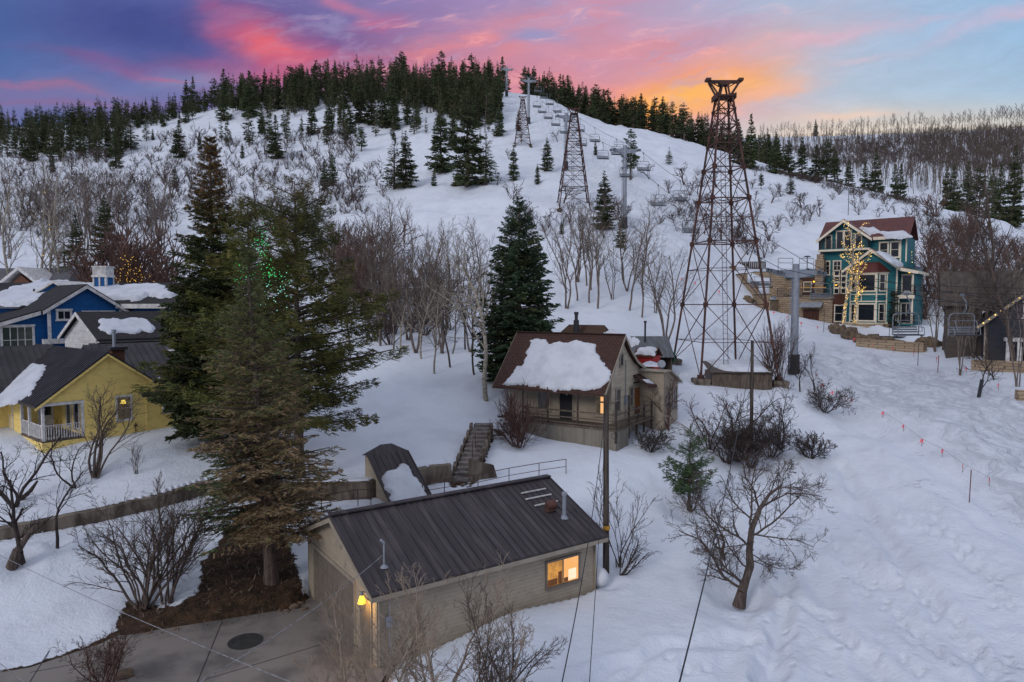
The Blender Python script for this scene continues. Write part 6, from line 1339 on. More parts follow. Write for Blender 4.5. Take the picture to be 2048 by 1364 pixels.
chairs = [(1812,-1,'large lower-right lift chair nearest the camera, left of the pair below the teal house'), (1922,1,'large lift chair at far right before the dark house'), (1519,-1,'lift chair in front of the stone retaining wall, left of the near grey pylon'), (1640,1,'lift chair just right of the near grey pylon'),
 (1378,-1,'lift chair seen beside the left leg of the near rusty tower'), (1313,-1,'lift chair low over the slope, left of the one by the rusty tower'), (1357,1,'lift chair close to the left edge of the near rusty tower'), (1249,-1,'lift chair passing behind the second grey pylon'), (1283,1,'lift chair just right of the second grey pylon'),
 (1203,-1,'lift chair between the middle rusty tower and the second grey pylon'), (1230,1,'lift chair up-left of the second grey pylon on the right cable'), (1187,1,'lift chair right of the middle rusty tower top'), (1161,-1,'lift chair at the right edge of the middle rusty tower'), (1158,1,'lift chair above the middle rusty tower shoulder'),
 (1128,-1,'lift chair left of the middle rusty tower top'), (1110,-1,'lift chair left of the third grey pylon'), (1134,1,'lift chair over the third grey pylon'), (1113,1,'upper lift chair past the third grey pylon'), (1095,-1,'small lift chair against the snow high on the run'), (1098,1,'small lift chair before the ridge trees'), (1083,-1,'tiny lift chair below the fourth pylon'), (1086,1,'tiny lift chair right of the fourth pylon'), (1073,-1,'tiny lift chair close to the fourth pylon arm'), (1075,1,'tiny lift chair just beyond the fourth pylon')]
first = True
for px, s, lab in chairs:
    d = d_for(px, s); c = CH if first else copy_tree(CH); first = False
    c.location = rope_pt(d, s); c.rotation_euler = (0, 0, math.atan2(-LD.x, LD.y)); c['label'] = lab

# ------------------------------------------------------------------ utility poles, wires, fences, stakes
def pole(px, d, py_top, label, r=.14, bands=True):
    b = at(px, d); zt = P(px, py_top, d).z; o = thing('utility_pole', label, 'utility pole', b); m = MB(); m.tube((0,0,-.8), (-.06,0,zt-b.z), r*1.1, r*.85, 12); m.build('post', M['pole'], o)
    if bands:
        t = MB(); t.tube((.0,-.02,1.95), (.0,-.02,2.12), r*1.13, n=12); t.build('yellow_tag', mat('yellow_tag', (.5,.25,.03), .6), o); t = MB()
        for k in range(16): a = k/16*6.283; a2 = (k+1)/16*6.283; t.tube((r+.17+.13*math.cos(a),-.1,6.1+.13*math.sin(a)), (r+.17+.13*math.cos(a2),-.1,6.1+.13*math.sin(a2)), .012, n=4, cap=False)
        t.build('wire_loop', M['cable'], o)
    return b, Vector((b.x-.06, b.y, zt))
U1 = pole(1216, 29.5, 790, 'tall weathered wooden pole behind the right corner of the garage', .135)
U2 = pole(1507, 46, 681, 'thinner wooden pole standing in dark brush beside the plank shack', .12, False)
def wire(pts, r, m, label, sag=0.0, n=24):
    a, b = Vector(pts[0]), Vector(pts[1]); q = [a.lerp(b, i/n)-Vector((0,0,4*sag*(i/n)*(1-i/n))) for i in range(n+1)]; k = MB(); k.path(q, r, 5); return tag(k.build('wire', M[m]), label, 'wire')
wire((MAST, P(300,1420,14)), .012, 'cablelight', 'pale twisted service cable from the garage mast to the lower left', .25)
wire((P(-60,1078,30), P(660,1395,13)), .010, 'cablelight', 'thin grey wire crossing the lower left snow and driveway', .2)
wire((P(-60,1275,24), P(90,1395,16)), .010, 'cablelight', 'thin grey wire in the bottom left corner', .05)
wire((U1[1]-Vector((0,0,.4)), P(1112,1420,12)), .013, 'cable', 'black wire hanging from the tall pole across the lit garage window', .9)
wire((U1[1]-Vector((0,0,.8)), P(1175,1420,12)), .009, 'cable', 'thin black wire hanging from the tall pole right of the garage', .35)
wire((U2[1]-Vector((0,0,.3)), P(1350,1400,10)), .015, 'cable', 'black wire running down from the thinner pole to the bottom edge', .9)
wire((U1[1]-Vector((0,0,.5)), P(1238,815,44)), .010, 'cable', 'short service wire from the tall pole to the cottage porch', .2)
for k, (ya, yb, s) in enumerate(((545,577,.5), (557,590,.5), (575,606,.6), (592,640,.7))):
    wire((P(1560,ya-6,74), P(2120,yb,48)), .022, 'cable', ['uppermost dark power line in front of the teal house','second dark power line in front of the teal house','third dark power line in front of the teal house','lowest dark power line in front of the teal house'][k], s)
def fence_rail(pts, label, h=.85):
    o = thing('railing', label, 'railing', pts[0]); m = MB(); p = [q-pts[0] for q in pts]
    for a, b in zip(p[:-1], p[1:]):
        m.tube(a+Vector((0,0,h)), b+Vector((0,0,h)), .022, n=5); m.tube(a+Vector((0,0,h*.5)), b+Vector((0,0,h*.5)), .018, n=5)
    m.build('rail', M['rust'], o)
    for q in p: m = MB(); m.tube(q-Vector((0,0,.4)), q+Vector((0,0,h)), .024, n=5); m.build('post', M['rust'], o)
def gz(px, z): 
    q = Pz(px, 1000, z); return q
fp = [hit(568,1034,30), hit(643,1026,30), hit(716,1014,30), hit(742,1012,30)]
fence_rail(fp, 'rusty pipe railing along the snowy path left of the stairway cover')
fp = [hit(845,1000,30), hit(889,992,30), hit(956,982,30), hit(1018,969,30), hit(1078,957,30), hit(1132,950,30)]
fence_rail(fp, 'rusty pipe railing behind the garage ridge below the concrete stairs')
# retaining wall of the path
def path_wall():
    o = thing('retaining_wall', 'long stained concrete retaining wall along the snowy path', 'retaining wall', WALL[0]); m = MB(); st = [.4,.5,.58,.62,.72,.85,.92,.95,.98,.95]
    for i in range(len(WALL)-1):
        a, b = WALL[i]-WALL[0], WALL[i+1]-WALL[0]; d = Vector((b.x-a.x,b.y-a.y,0)).normalized(); n = Vector((-d.y,d.x,0))*.50; a = a-n*.06; b = b-n*.06; N = 8
        for k in range(N):
            p, q = a.lerp(b, k/N), a.lerp(b, (k+1)/N); t0 = st[i]+(st[i+1]-st[i])*(k+.5)/N+rnd.uniform(-.02,.02)
            i0 = len(m.v); base = [p, q, q+n, p+n]; m.v += [(v.x,v.y,v.z-.8) for v in base]+[(v.x,v.y,v.z+t0) for v in base]
            for f in ((3,2,1,0),(4,5,6,7),(0,1,5,4),(1,2,6,5),(2,3,7,6),(3,0,4,7)): m.f.append(tuple(i0+t for t in f)); m.mi.append(0)
    m.build('wall', M['oldconc'], o)
    o = thing('retaining_wall', 'short cracked concrete wall right of the concrete stairs', 'retaining wall', WALL2[0]); a = Vector((0,0,0)); b = WALL2[1]-WALL2[0]; m = MB()
    m.prism([(-.1,-.5), (b.x+.6,-.2), (b.x+.3,.75), (.6,.95), (-.1,1.25)], 0, .35, 'y'); q = m.build('wall', M['oldconc'], o); q.rotation_euler = (0,0,math.atan2(b.y,b.x)*.5)
    # concrete stairs
    o = thing('stairs', 'worn concrete stairs climbing from the path to the cottage', 'stairs', ST0); v = ST1-ST0; hd = Vector((v.x,v.y,0)); L = hd.length; hd.normalize(); sd = Vector((hd.y,-hd.x,0)); n = 13
    for k in range(n):
        m = MB(); c = hd*(L*k/n); z0 = v.z*k/n; run = L/n; w = .58; P4 = [c-sd*w, c+sd*w, c+sd*w+hd*(run+.06), c-sd*w+hd*(run+.06)]; i0 = 0
        m.v = [(p.x,p.y,z0-.35) for p in P4]+[(p.x,p.y,z0+v.z/n) for p in P4]
        for f in ((3,2,1,0),(4,5,6,7),(0,1,5,4),(1,2,6,5),(2,3,7,6),(3,0,4,7)): m.f.append(f); m.mi.append(0)
        m.build('step', M['stair'], o)
    for s in (-1, 1):
        m = MB()
        for k in range(7): c = hd*(L*k/7)+sd*(s*.70); z0 = v.z*k/7; m.box(c.x-.09, c.x+.09, c.y-.05, c.y+L/7+.05, z0-.5, z0+.30)
        m.build('side_wall', M['oldconc'], o)
    m = MB()
    for t in (.35,.5): c = hd*(L*t)+sd*.1; m.tube(c+Vector((0,0,v.z*t)), c+Vector((0,0,v.z*t+.95)), .025, n=5)
    m.tube(hd*(L*.35)+sd*.1+Vector((0,0,v.z*.35+.95)), hd*(L*.5)+sd*.1+Vector((0,0,v.z*.5+.95)), .025, n=5); m.build('handrail', M['rust'], o)
path_wall()
# snow slab standing on the wall top
# ribbon flags on a thin rope along the run
def ribbon(p, label, g, s=1.0):
    o = thing('ribbon_flag', label, 'ribbon flag', p, rnd.uniform(-.6,.6), g); m = MB(); m.tube((0,0,-.1), (0,0,.55*s), .012, n=4); m.build('stake', M['redstake'], o)
    m = MB(); m.quad((0,0,.55*s), (.10*s,.02,.50*s), (.08*s,.05,.22*s), (.02*s,.03,.30*s)); m.quad((0,0,.55*s), (-.08*s,.0,.48*s), (-.14*s,-.03,.25*s), (-.06*s,0,.28*s)); m.build('ribbon', M['pink'], o)
low = [(1632,758),(1644,778),(1664,795),(1690,806),(1702,812),(1765,838),(1806,866),(1843,893),(1884,918),(1925,947),(1978,975)]
upp = [(1363,567),(1390,574),(1438,592),(1547,632),(1574,642),(1602,655),(1635,664),(1708,688),(1746,698),(1786,706),(1827,716),(1873,727),(1960,786),(1996,783),(1932,750)]
def rope_line(pp, lab): 
    q = [hit(x, y) for x, y in pp]; q = [a+Vector((0,0,.5)) for a in q if a]; m = MB(); m.path(q, .010, 4); tag(m.build('rope', M['cablelight']), lab, 'rope')
for i, (x, y) in enumerate(low):
    p = hit(x, y); ribbon(p, 'pink ribbon on the near rope line of the ski run', 'pink ribbons along the near rope line', .9)
for i, (x, y) in enumerate(upp):
    p = hit(x, y); ribbon(p, 'pink ribbon on the far rope line below the houses', 'pink ribbons along the far rope line', 1.15)
rope_line(low, 'thin rope along the near edge of the ski run'); rope_line(sorted(upp[3:12]), 'thin rope along the far edge of the ski run')
def stake(px, py, h, lab, m='redstake', r=.03):
    p = hit(px, py); q = MB(); q.tube((0,0,-.2), (.05,0,h), r, n=6); q.tube((0.05,0,h), (.05,0,h+.03), r*1.3, n=6); tag(q.build('stake', M[m]), lab, 'stake', 'marker stakes on the snow').location = p
stake(1938,1005,1.65,'long thin red stake standing alone on the near snow at right',r=.022)
stake(1675,655,0.9,'short stake by the boulders left of the snow mound','darkmetal'); stake(1647,666,2.9,'thin dark stake in front of the wooden terrace doors','darkmetal')
stake(1777,695,2.2,'dark stake below the bay windows','darkmetal'); stake(1835,732,2.1,'dark stake right of the lower-right lift chair','darkmetal'); stake(1875,746,1.5,'red stake on the far side of the ski run'); stake(1308,560,2.2,'lone red stake high on the run left of the rusty tower',r=.04); stake(1696,432,5.2,'dark leaning pole on the slope above the teal house','darkmetal',.07)
# ------------------------------------------------------------------ near conifers (one-off crowns)
def big_conifer(name, label, p, h, rad, seed, crown, trunk_m, r0, cat='conifer', extra=None, leafy=(), wood=1, **kw):
    V, Fq, br, C = conifer_np(seed, h, rad, **kw); o = thing(name, label, cat, p)
    T = trunk_np(h, r0, seed, 10, 12); link_mesh('trunk', np_mesh('trunk', T[0], T[1], M[trunk_m], smooth=True), o)
    L = br[2]; Rb = .010+.012*L; a, b = br[0], br[1]; m_ = (a*.5+b*.5)+np.array([0,0,1])*(-.02*L[:, None])
    W = cat_np(tubes_np(a, m_, Rb*1.6, Rb), tubes_np(m_, b, Rb, Rb*.35)); link_mesh('branches', np_mesh('branches', W[0], W[1], M[trunk_m]), o)
    mats = [M[crown]]+[M[x] for x, _ in leafy]; mi = np.zeros(len(Fq), int); rs = np.random.RandomState(seed+9)
    for k, (x, fn) in enumerate(leafy): sel = rs.rand(len(C)) < fn(C); mi[sel] = k+1
    link_mesh('crown', np_mesh('crown', V, Fq, mats, mi), o); return o
pz = hit(543, 1163)
# dry, thin spruce at the front
big_conifer('dry_spruce', 'tall thin spruce with dry brown lower twigs on the bare dirt bank by the garage', pz, 14.6, 3.8, 11, 'drypine', 'bark', .27, base=.15, nb=380, nt=14, nn=15, tuft=.235, power=.98, droop=-.24, up=.12, ragged=.38, wide=.26, twig=.46,
            leafy=(('spruce', lambda C: .06+.70*np.clip((C[:, 2]-6.5)/5, 0, 1)+.65*((C[:, 0] < -.9) & (C[:, 2] < 6.0))+.22*fbm(C[:, 0], C[:, 2]+C[:, 1])), ('pine', lambda C: .30*np.clip((C[:, 2]-5)/6, 0, 1))))
# broad pine in the middle
def pine(name, label, p, h, rad, seed, nb=125, trunk='bark', crown='pine', base=.16, cone=False, **kw):
    rs = np.random.RandomState(seed); a = dict(nb=nb, nt=19, nn=34, tuft=.32, base=base, power=.60, droop=-.04, up=.10, ragged=.40, wide=.23, flat=1.5, twig=.34); a.update(kw)
    return big_conifer(name, label, p, h, rad, seed, crown, trunk, .30, **a, leafy=(('spruce', lambda C: .18+.5*fbm(C[:, 0]*.8, C[:, 2]*.8)), ('cones', lambda C: .45*np.clip((C[:, 2]-h*.88)/1.5, 0, 1))))
bpy.data.objects['dry_spruce'].rotation_euler = (0, -.055, 0)
pp = at(594, 37.8)
pine('pine_tree', 'broad pine with long level branches standing behind the dry spruce', pp, P(590,345,37.8).z-pp.z, 6.0, 21)
p2 = at(500, 41.5)
pine('pine_tree', 'dense olive green pine between the tall cone-topped spruce and the broad pine', p2, P(500,395,41.5).z-p2.z, 5.2, 27, nb=120, base=.10)
p3 = at(428, 42.5); hs = P(440,262,42.5).z-p3.z
big_conifer('spruce_tree', 'tallest dark spruce with a rusty brown cone-covered top left of the pines', p3, hs, 3.7, 31, 'conesprc', 'bark', .34, base=.05, nb=430, nt=15, nn=12, tuft=.36, power=.78, droop=-.25, up=.12, ragged=.22, wide=.36, twig=.42,
            leafy=(('cones', lambda C: np.clip((C[:, 2]-hs*.62)/(hs*.30), 0, .72)), ))
p3b = at(412, 44.5); big_conifer('spruce_tree', 'dark lower spruce leaning out at the left side of the tallest spruce', p3b, 11.0, 2.7, 35, 'spruce', 'bark', .25, base=.05, nb=260, nt=14, nn=11, tuft=.34, power=.7, ragged=.25, wide=.36, leafy=(('pine', lambda C: .35+.5*fbm(C[:, 0]*.6, C[:, 2]*.6)),))
# dark spruce behind the cottage
p4 = at(1038, 56); h4 = P(1035,392,56).z-p4.z
big_conifer('spruce_tree', 'thick dark green spruce rising behind the left end of the cottage', p4, h4, 3.75, 41, 'bluespruce', 'bark', .3, base=.03, nb=420, nt=14, nn=10, tuft=.36, power=.62, droop=-.28, up=.16, ragged=.18, wide=.42, twig=.42)
# little pine on the right snow
p5 = hit(1378, 1020); big_conifer('small_pine', 'small bushy green pine among bare shrubs on the right snow', p5, 4.7, 1.7, 51, 'bluespruce', 'bark', .10, base=.18, nb=64, nt=11, nn=16, tuft=.19, power=.85, droop=.0, up=.28, ragged=.5, wide=.28, flat=1.6, twig=.30, leafy=(('spruce', lambda C: .6+.0*C[:, 0]),))
bd = bare_np(77, stems=12, h=1.6, r=.02, levels=2, spread=1.3, nchild=(7,5), angle=.8, lr=.5, rmin=.007); bare_split(bd, M['leaflitter'], 'dead_shrub', 'tangle of brown dead twigs under the small green pine', 'shrub', p5+Vector((.1,-.2,0)))
# string lights: green ones in a tree behind the pines, amber ones behind the blue house
def lights(name, lab, c, sz, n, m, r, seed, shape='cloud'):
    rg = random.Random(seed); b = MB()
    for k in range(n):
        if shape == 'cone': t = rg.random()**1.3; q = Vector((rg.gauss(0,1)*sz[0]*(1-t)*.5, rg.gauss(0,.3)*sz[1], t*sz[2]))
        else: q = Vector((rg.gauss(0,.45)*sz[0], rg.gauss(0,.45)*sz[1], rg.gauss(0,.45)*sz[2]))
        b.sphere(q, r*rg.uniform(.7,1.2), 5, 3)
    o = b.build(name, M[m]); tag(o, lab, 'string lights'); o.location = c; return o
lights('string_lights', 'bright green fairy lights glowing through the pine branches, upper cluster', P(524,492,34.6), (.55,.5,.95), 60, 'bulbgreen', .018, 3)
lights('string_lights', 'bright green fairy lights in the middle of the pine, left cluster', P(482,548,34.5), (.7,.5,.7), 40, 'bulbgreen', .018, 4)
lights('string_lights', 'green fairy lights in the pine, right cluster', P(540,548,34.4), (.85,.5,.6), 60, 'bulbgreen', .018, 5)
lights('string_lights', 'pale mint fairy lights deep in the pine branches', P(548,578,34.8), (1.1,.6,1.0), 50, 'bulbmint', .024, 6)
q = P(262,566,70); lights('string_lights', 'amber lights in a cone shape on a tree behind the blue house', q, (2.6,3,2.8), 80, 'bulbsoft', .030, 7, 'cone')
lights('string_lights', 'few scattered coloured lights among bare trees at far left', P(65,470,82), (3.2,2,3.0), 6, 'bulbsoft', .05, 8)
# ------------------------------------------------------------------ near bare trees
def near_tree(name, label, cat, p, matl, rz=0, group=None, **kw):
    seed = kw.pop('seed'); return bare_split(bare_np(seed, **kw), M[matl], name, label, cat, p, rz, group)
ap = hit(1478, 1200)
def apple():
    # leaning trunk built by hand, then limbs
    rg = random.Random(5); S = [(0,0,-.3,.34), (.12,0,.35,.24), (.30,.05,.85,.19), (.45,.05,1.4,.20), (.42,.1,2.0,.165), (.52,.15,2.9,.15), (.85,.2,3.7,.11), (1.25,.25,4.3,.08), (1.8,.3,4.7,.05)]
    P0, P1, R0, R1, LVv = [], [], [], [], []
    for a, b in zip(S[:-1], S[1:]): P0.append(a[:3]); P1.append(b[:3]); R0.append(a[3]*.82); R1.append(b[3]*.82); LVv.append(0)
    def limb(x, y, z, dx, dy, dz, L, r, seed, n=(9,7,4)):
        L *= 1.38; d = bare_np(seed, stems=1, h=L, r=r*.85, levels=3, nchild=n, angle=.8, lr=.48, wig=.20, grav=.02, rmin=.0068, stem_seg=8, start=.15, lean=(0,0))
        v = Vector((dx,dy,dz)).normalized(); Q = Vector((0,0,1)).rotation_difference(v).to_matrix(); Q = np.array(Q)
        for lst, arr in ((P0, d[0]), (P1, d[1])):
            lst.extend([tuple(t) for t in (arr @ Q.T+np.array([x,y,z]))])
        R0.extend(d[2]); R1.extend(d[3]); LVv.extend(np.maximum(d[4], 0)+1)
    for args in [(.1,0,.45,-1,.1,.55,2.6,.09,1), (.1,0,.5,-1,-.4,.9,2.3,.07,2), (.15,0,.7,-.5,.5,.7,1.8,.05,3), (.35,0,1.3,-1,0,.55,1.9,.05,4), (.45,0,2.1,-1,.2,.5,2.7,.07,5), (.5,.1,2.6,1,.2,.35,2.2,.07,6), (.5,.1,2.7,1,-.3,.1,1.9,.05,7), (.5,.1,2.9,-.3,.2,1,2.2,.07,8), (.6,.1,3.2,-.8,-.3,.7,2.1,.05,9), (.8,.2,3.6,.1,.3,1,2.0,.06,10), (.85,.2,3.7,1,.2,.2,2.1,.06,11), (1.2,.25,4.2,.3,-.2,1,1.4,.04,12), (1.5,.3,4.5,1,.3,.3,1.5,.035,13), (.45,0,1.9,.9,-.2,-.1,1.5,.035,14), (.4,0,1.6,.8,.5,.2,1.5,.035,15), (.5,0,2.4,-.9,-.5,.1,1.7,.04,16), (1.8,.3,4.7,.8,.1,.8,.9,.03,17)]: limb(*args)
    return bare_split((np.array(P0), np.array(P1), np.array(R0), np.array(R1), np.array(LVv)), M['bark'], 'bare_tree', 'leaning old bare tree with thick dark trunk on the near right snow', 'tree', ap, n0=9)
apple()
near_tree('bare_shrub', 'large many-stemmed bare bush at the left end of the dirt bank', 'shrub', hit(285,1213), 'bark', seed=61, stems=15, h=4.4, r=.06, levels=3, spread=1.0, nchild=(9,7,4), angle=.62, lr=.45, wig=.14, grav=.03, rmin=.0068, stem_seg=9, start=.22, arch=.12)
near_tree('bare_shrub', 'slim bare bush between the many-stemmed bush and the dry spruce', 'shrub', hit(335,1208), 'bark', seed=62, stems=7, h=4.2, r=.06, levels=3, spread=.5, nchild=(8,6,3), angle=.5, lr=.45, wig=.10, rmin=.008, stem_seg=9, start=.3)
near_tree('bare_shrub', 'twiggy thorn bush at the bottom edge left of the driveway joint', 'shrub', Pz(210,1385,.0), 'barkred', seed=63, stems=12, h=2.2, r=.035, levels=3, spread=.6, nchild=(7,6,4), angle=.8, lr=.45, wig=.2, rmin=.0055, start=.15, group=None)
near_tree('bare_shrub', 'pale bare bush spreading in front of the garage corner and lamp', 'shrub', Vector((-4.0,18.6,0)), 'barktan', seed=64, stems=9, h=4.2, r=.045, levels=3, spread=.62, nchild=(9,7,5), angle=.6, lr=.40, wig=.14, grav=.08, rmin=.0055, start=.3)
near_tree('bare_shrub', 'dark forked bare bush in front of the long garage wall', 'shrub', Vector((-1.9,18.9,.0)), 'barktan', seed=65, stems=8, h=4.5, r=.05, levels=3, spread=.6, nchild=(9,7,5), angle=.65, lr=.42, wig=.16, grav=.06, rmin=.006, start=.3)
near_tree('bare_shrub', 'fine twigged bare bush at the bottom edge centre on snow', 'shrub', Vector((-.5,18.2,.3)), 'bark', seed=66, stems=10, h=4.0, r=.05, levels=3, spread=.75, nchild=(8,6,4), angle=.65, lr=.42, wig=.15, grav=.05, rmin=.0055, start=.3)
near_tree('bare_tree', 'gnarled bare tree with a broken stump at the left edge below the wall', 'tree', hit(42,1125), 'barkdark', seed=67, stems=2, h=3.7, r=.13, levels=3, spread=.35, nchild=(6,5,3), angle=.8, lr=.55, wig=.2, rmin=.009, start=.3)
m = MB(); m.tube((0,0,-.3), (.30,0,.55), .24, .17, 9); m.tube((.30,0,.5), (.85,.1,1.35), .15, .10, 8); m.tube((.85,.1,1.3), (.98,.05,1.52), .11, .03, 6); tag(m.build('tree_stump', M['bark']), 'broken slanting tree stump at the left edge below the wall', 'stump').location = hit(22,1128)
near_tree('bare_tree', 'thin bare tree right of the broken stump below the wall', 'tree', hit(115,1096), 'barkdark', seed=68, stems=1, h=3.6, r=.07, levels=3, nchild=(7,5,3), angle=.8, lr=.5, wig=.2, rmin=.009, start=.35)
near_tree('bare_tree', 'dark bare tree leaning at the left edge above the wall', 'tree', hit(30,1015), 'barkdark', seed=69, stems=3, h=4.2, r=.11, levels=3, spread=.6, nchild=(6,5,3), angle=.8, lr=.5, wig=.22, rmin=.009, start=.3)
near_tree('bare_tree', 'low slanting bare tree above the wall left of the yellow house corner', 'tree', hit(150,978), 'barkdark', seed=70, stems=2, h=3.2, r=.09, levels=3, spread=.8, nchild=(6,5,3), angle=.8, lr=.5, wig=.22, rmin=.009, start=.3, lean=(-.8,0))
near_tree('bare_tree', 'branching bare tree in front of the lit yellow house window', 'tree', hit(190,955), 'bark', seed=71, stems=5, h=4.6, r=.085, levels=3, spread=.55, nchild=(7,5,3), angle=.6, lr=.5, wig=.16, rmin=.009, start=.3)
near_tree('sapling', 'small bare sapling on snow right of the yellow house bush', 'shrub', hit(272,948), 'bark', seed=72, stems=4, h=1.7, r=.03, levels=2, spread=.4, nchild=(5,4), angle=.6, lr=.5, rmin=.009)
m = MB(); m.tube((0,0,0), (.5,.1,.45), .13, .10, 8); m.tube((.5,.1,.45), (.9,.1,1.0), .11, .05, 8); tag(m.build('fallen_limb', M['barkdark']), 'dark slanting broken limb on the snow above the wall at left', 'limb').location = hit(40,1000)
near_tree('red_willow', 'reddish many-stemmed bare bush in front of the cottage porch', 'shrub', hit(1038,893,36), 'barkred', seed=73, stems=26, h=3.7, r=.035, levels=2, spread=.62, nchild=(9,5), angle=.45, lr=.42, wig=.09, grav=.05, rmin=.010, stem_seg=9, start=.2)
near_tree('red_willow', 'low spreading skirt of red twigs at the foot of the reddish cottage bush', 'shrub', hit(1030,890,36), 'barkred', seed=74, stems=16, h=2.5, r=.03, levels=2, spread=1.5, nchild=(8,5), angle=.6, lr=.42, rmin=.010, start=.2)
near_tree('sapling', 'pale leafless saplings beside the tall pole behind the garage', 'shrub', hit(1238,1130), 'bark', seed=75, stems=6, h=4.2, r=.03, levels=2, spread=.28, nchild=(9,5), angle=.5, lr=.33, rmin=.009, grav=.05)
near_tree('bare_shrub', 'low bent dark shrub at the foot of the tall pole', 'shrub', hit(1240,1150), 'barkdark', seed=76, stems=6, h=1.9, r=.04, levels=2, spread=.9, nchild=(6,5), angle=.8, lr=.5, rmin=.008, lean=(1.0,0))
LB2 = [((1300,905),'dark twiggy shrub left of the small pine'),((1455,925),'dense dark thicket shrub left of the thinner wooden pole'),((1500,935),'dense dark thicket shrub at the foot of the thinner wooden pole'),((1540,920),'dense dark thicket shrub right of the thinner wooden pole'),((1620,920),'low rounded dark shrub on open snow right of the thicket'),((1420,905),'tall arching bare shrub behind the small pine'),((1560,900),'upright bare shrub behind the leaning old tree'),((1340,860),'arching bare branches over the cottage side path'),((1470,880),'spreading bare shrub between plank shack and small pine'),((1650,825),'low dark sprawling shrub beside the ski run'),((1600,785),'leaning bare sapling beside the grey pylon base'),((1630,785),'bushy bare sapling right of the grey pylon base'),((1560,765),'upright pale thicket at the right tower footing'),((1540,770),'upright pale thicket between shack and tower footing'),((1450,1120),'thin young bare tree left of the leaning old tree'),((1960,780),'dark bare bush beside the leaning post at right'),((1990,760),'bare bush below the dark right-hand house'),((1475,920),'straggly shrub with crossed stems left of the pole')]
for i, ((px, py), lab) in enumerate(LB2):
    p = hit(px, py)
    if i in (1,2,3,17): a = dict(stems=22, h=3.0, r=.03, levels=3, spread=1.1, nchild=(7,5,3), angle=.75, lr=.48, wig=.2, rmin=.0085)
    elif i in (0,4,9): a = dict(stems=20, h=1.8 if i != 9 else 2.4, r=.03, levels=3, spread=1.5, nchild=(6,5,3), angle=.75, lr=.5, wig=.18, rmin=.011)
    elif i in (5,7,8): a = dict(stems=5, h=4.6, r=.06, levels=3, spread=.7, nchild=(7,6,3), angle=.65, lr=.42, wig=.15, arch=.25, rmin=.010)
    elif i == 6: a = dict(stems=4, h=4.3, r=.07, levels=3, spread=.4, nchild=(7,6,3), angle=.6, lr=.45, wig=.15, rmin=.010)
    elif i in (12,13): a = dict(stems=12, h=5.5, r=.045, levels=2, spread=.30, nchild=(8,5), angle=.45, lr=.35, wig=.07, rmin=.012)
    else: a = dict(stems=2, h=3.6, r=.06, levels=3, spread=.5, nchild=(7,5,3), angle=.7, lr=.5, wig=.18, rmin=.011)
    near_tree('bare_shrub', lab, 'shrub', p, 'barkdark' if i not in (5,7,12,13) else 'barkred', seed=400+i, **a)
# ------------------------------------------------------------------ tall bare trees around the cottage
AT = dict(stems=1, levels=3, nchild=(16,6,3), angle=.75, lr=.36, wig=.07, grav=.06, stem_seg=14, start=.28)
as_ = at(972, 52.5); near_tree('aspen_tree', 'pale spreading aspen in front of the dark spruce left of the cottage', 'tree', as_, 'barkaspen', seed=81, stems=1, h=P(985,500,52.5).z-as_.z, r=.22, levels=3, nchild=(15,7,3), angle=.85, lr=.50, wig=.09, grav=.05, rmin=.013, stem_seg=14, start=.35)
for i, (px, d, top, lab) in enumerate([(842,62,560,'thin pale aspen left of the spreading aspen on the bank'),(800,64,600,'slim pale aspen at the left of the gully'),(900,60,540,'slim aspen just left of the spreading aspen'),(868,58,590,'leaning pale aspen on the snow bank'),(930,66,520,'tall slim aspen behind the spreading aspen'),(948,58,560,'thin aspen touching the spreading aspen')]):
    p = at(px, d); near_tree('aspen_tree', lab, 'tree', p, 'barkaspen' if i in (0,1,3) else 'bark', seed=90+i, h=P(px,top,d).z-p.z, r=.10, rmin=.012, **AT)
protoT = []
for k in range(6):
    d = bare_np(120+k, r=.13, rmin=.013, **dict(AT, h=11 if k < 3 else 10, stems=(1,1,1,3,2,4)[k], spread=.28, wig=(.07,.12,.10,.10,.13,.09)[k], lean=((0,0),(.12,0),(-.1,.1),(0,0),(.05,0),(0,0))[k], nchild=((18,7,3),(14,7,4),(16,6,3),(10,6,3),(11,7,3),(9,6,3))[k])); 
    V0 = tubes_np(*[x[d[4] == 0] for x in d[:4]], 5); V1 = tubes_np(*[x[d[4] > 0] for x in d[:4]], 3); protoT.append((np_mesh('trunk', V0[0], V0[1], M['barkgrove']), np_mesh('branches', V1[0], V1[1], M['barkgrove'])))
def tall(p, h, lab, g, w=1.0, name='bare_tree'):
    a, b = rnd.choice(protoT); o = thing(name, lab, 'tree', p, rnd.uniform(0,6.28), g); s = h/11; o.scale = (s*w, s*w, s); link_mesh('trunk', a, o); link_mesh('branches', b, o); return o
rg = random.Random(19)
for i, q in enumerate(scatter([(1110,625),(1330,640),(1300,560),(1120,560)], 16, rg, .5, 60)): tall(q, rg.uniform(8.5,12.5), 'tall bare tree in the row behind the cottage roof', 'bare trees behind the cottage')
tall(at(1330,75), 12, 'open bare tree left of the near rusty tower on the slope', None, 1.1)
for i, q in enumerate(scatter([(690,700),(980,720),(990,560),(820,480),(680,560)], 46, rg, .5, 56)): tall(q, rg.uniform(6.5,11), 'bare tree in the leafless grove between the pines and the cottage', 'bare trees in the gully grove')
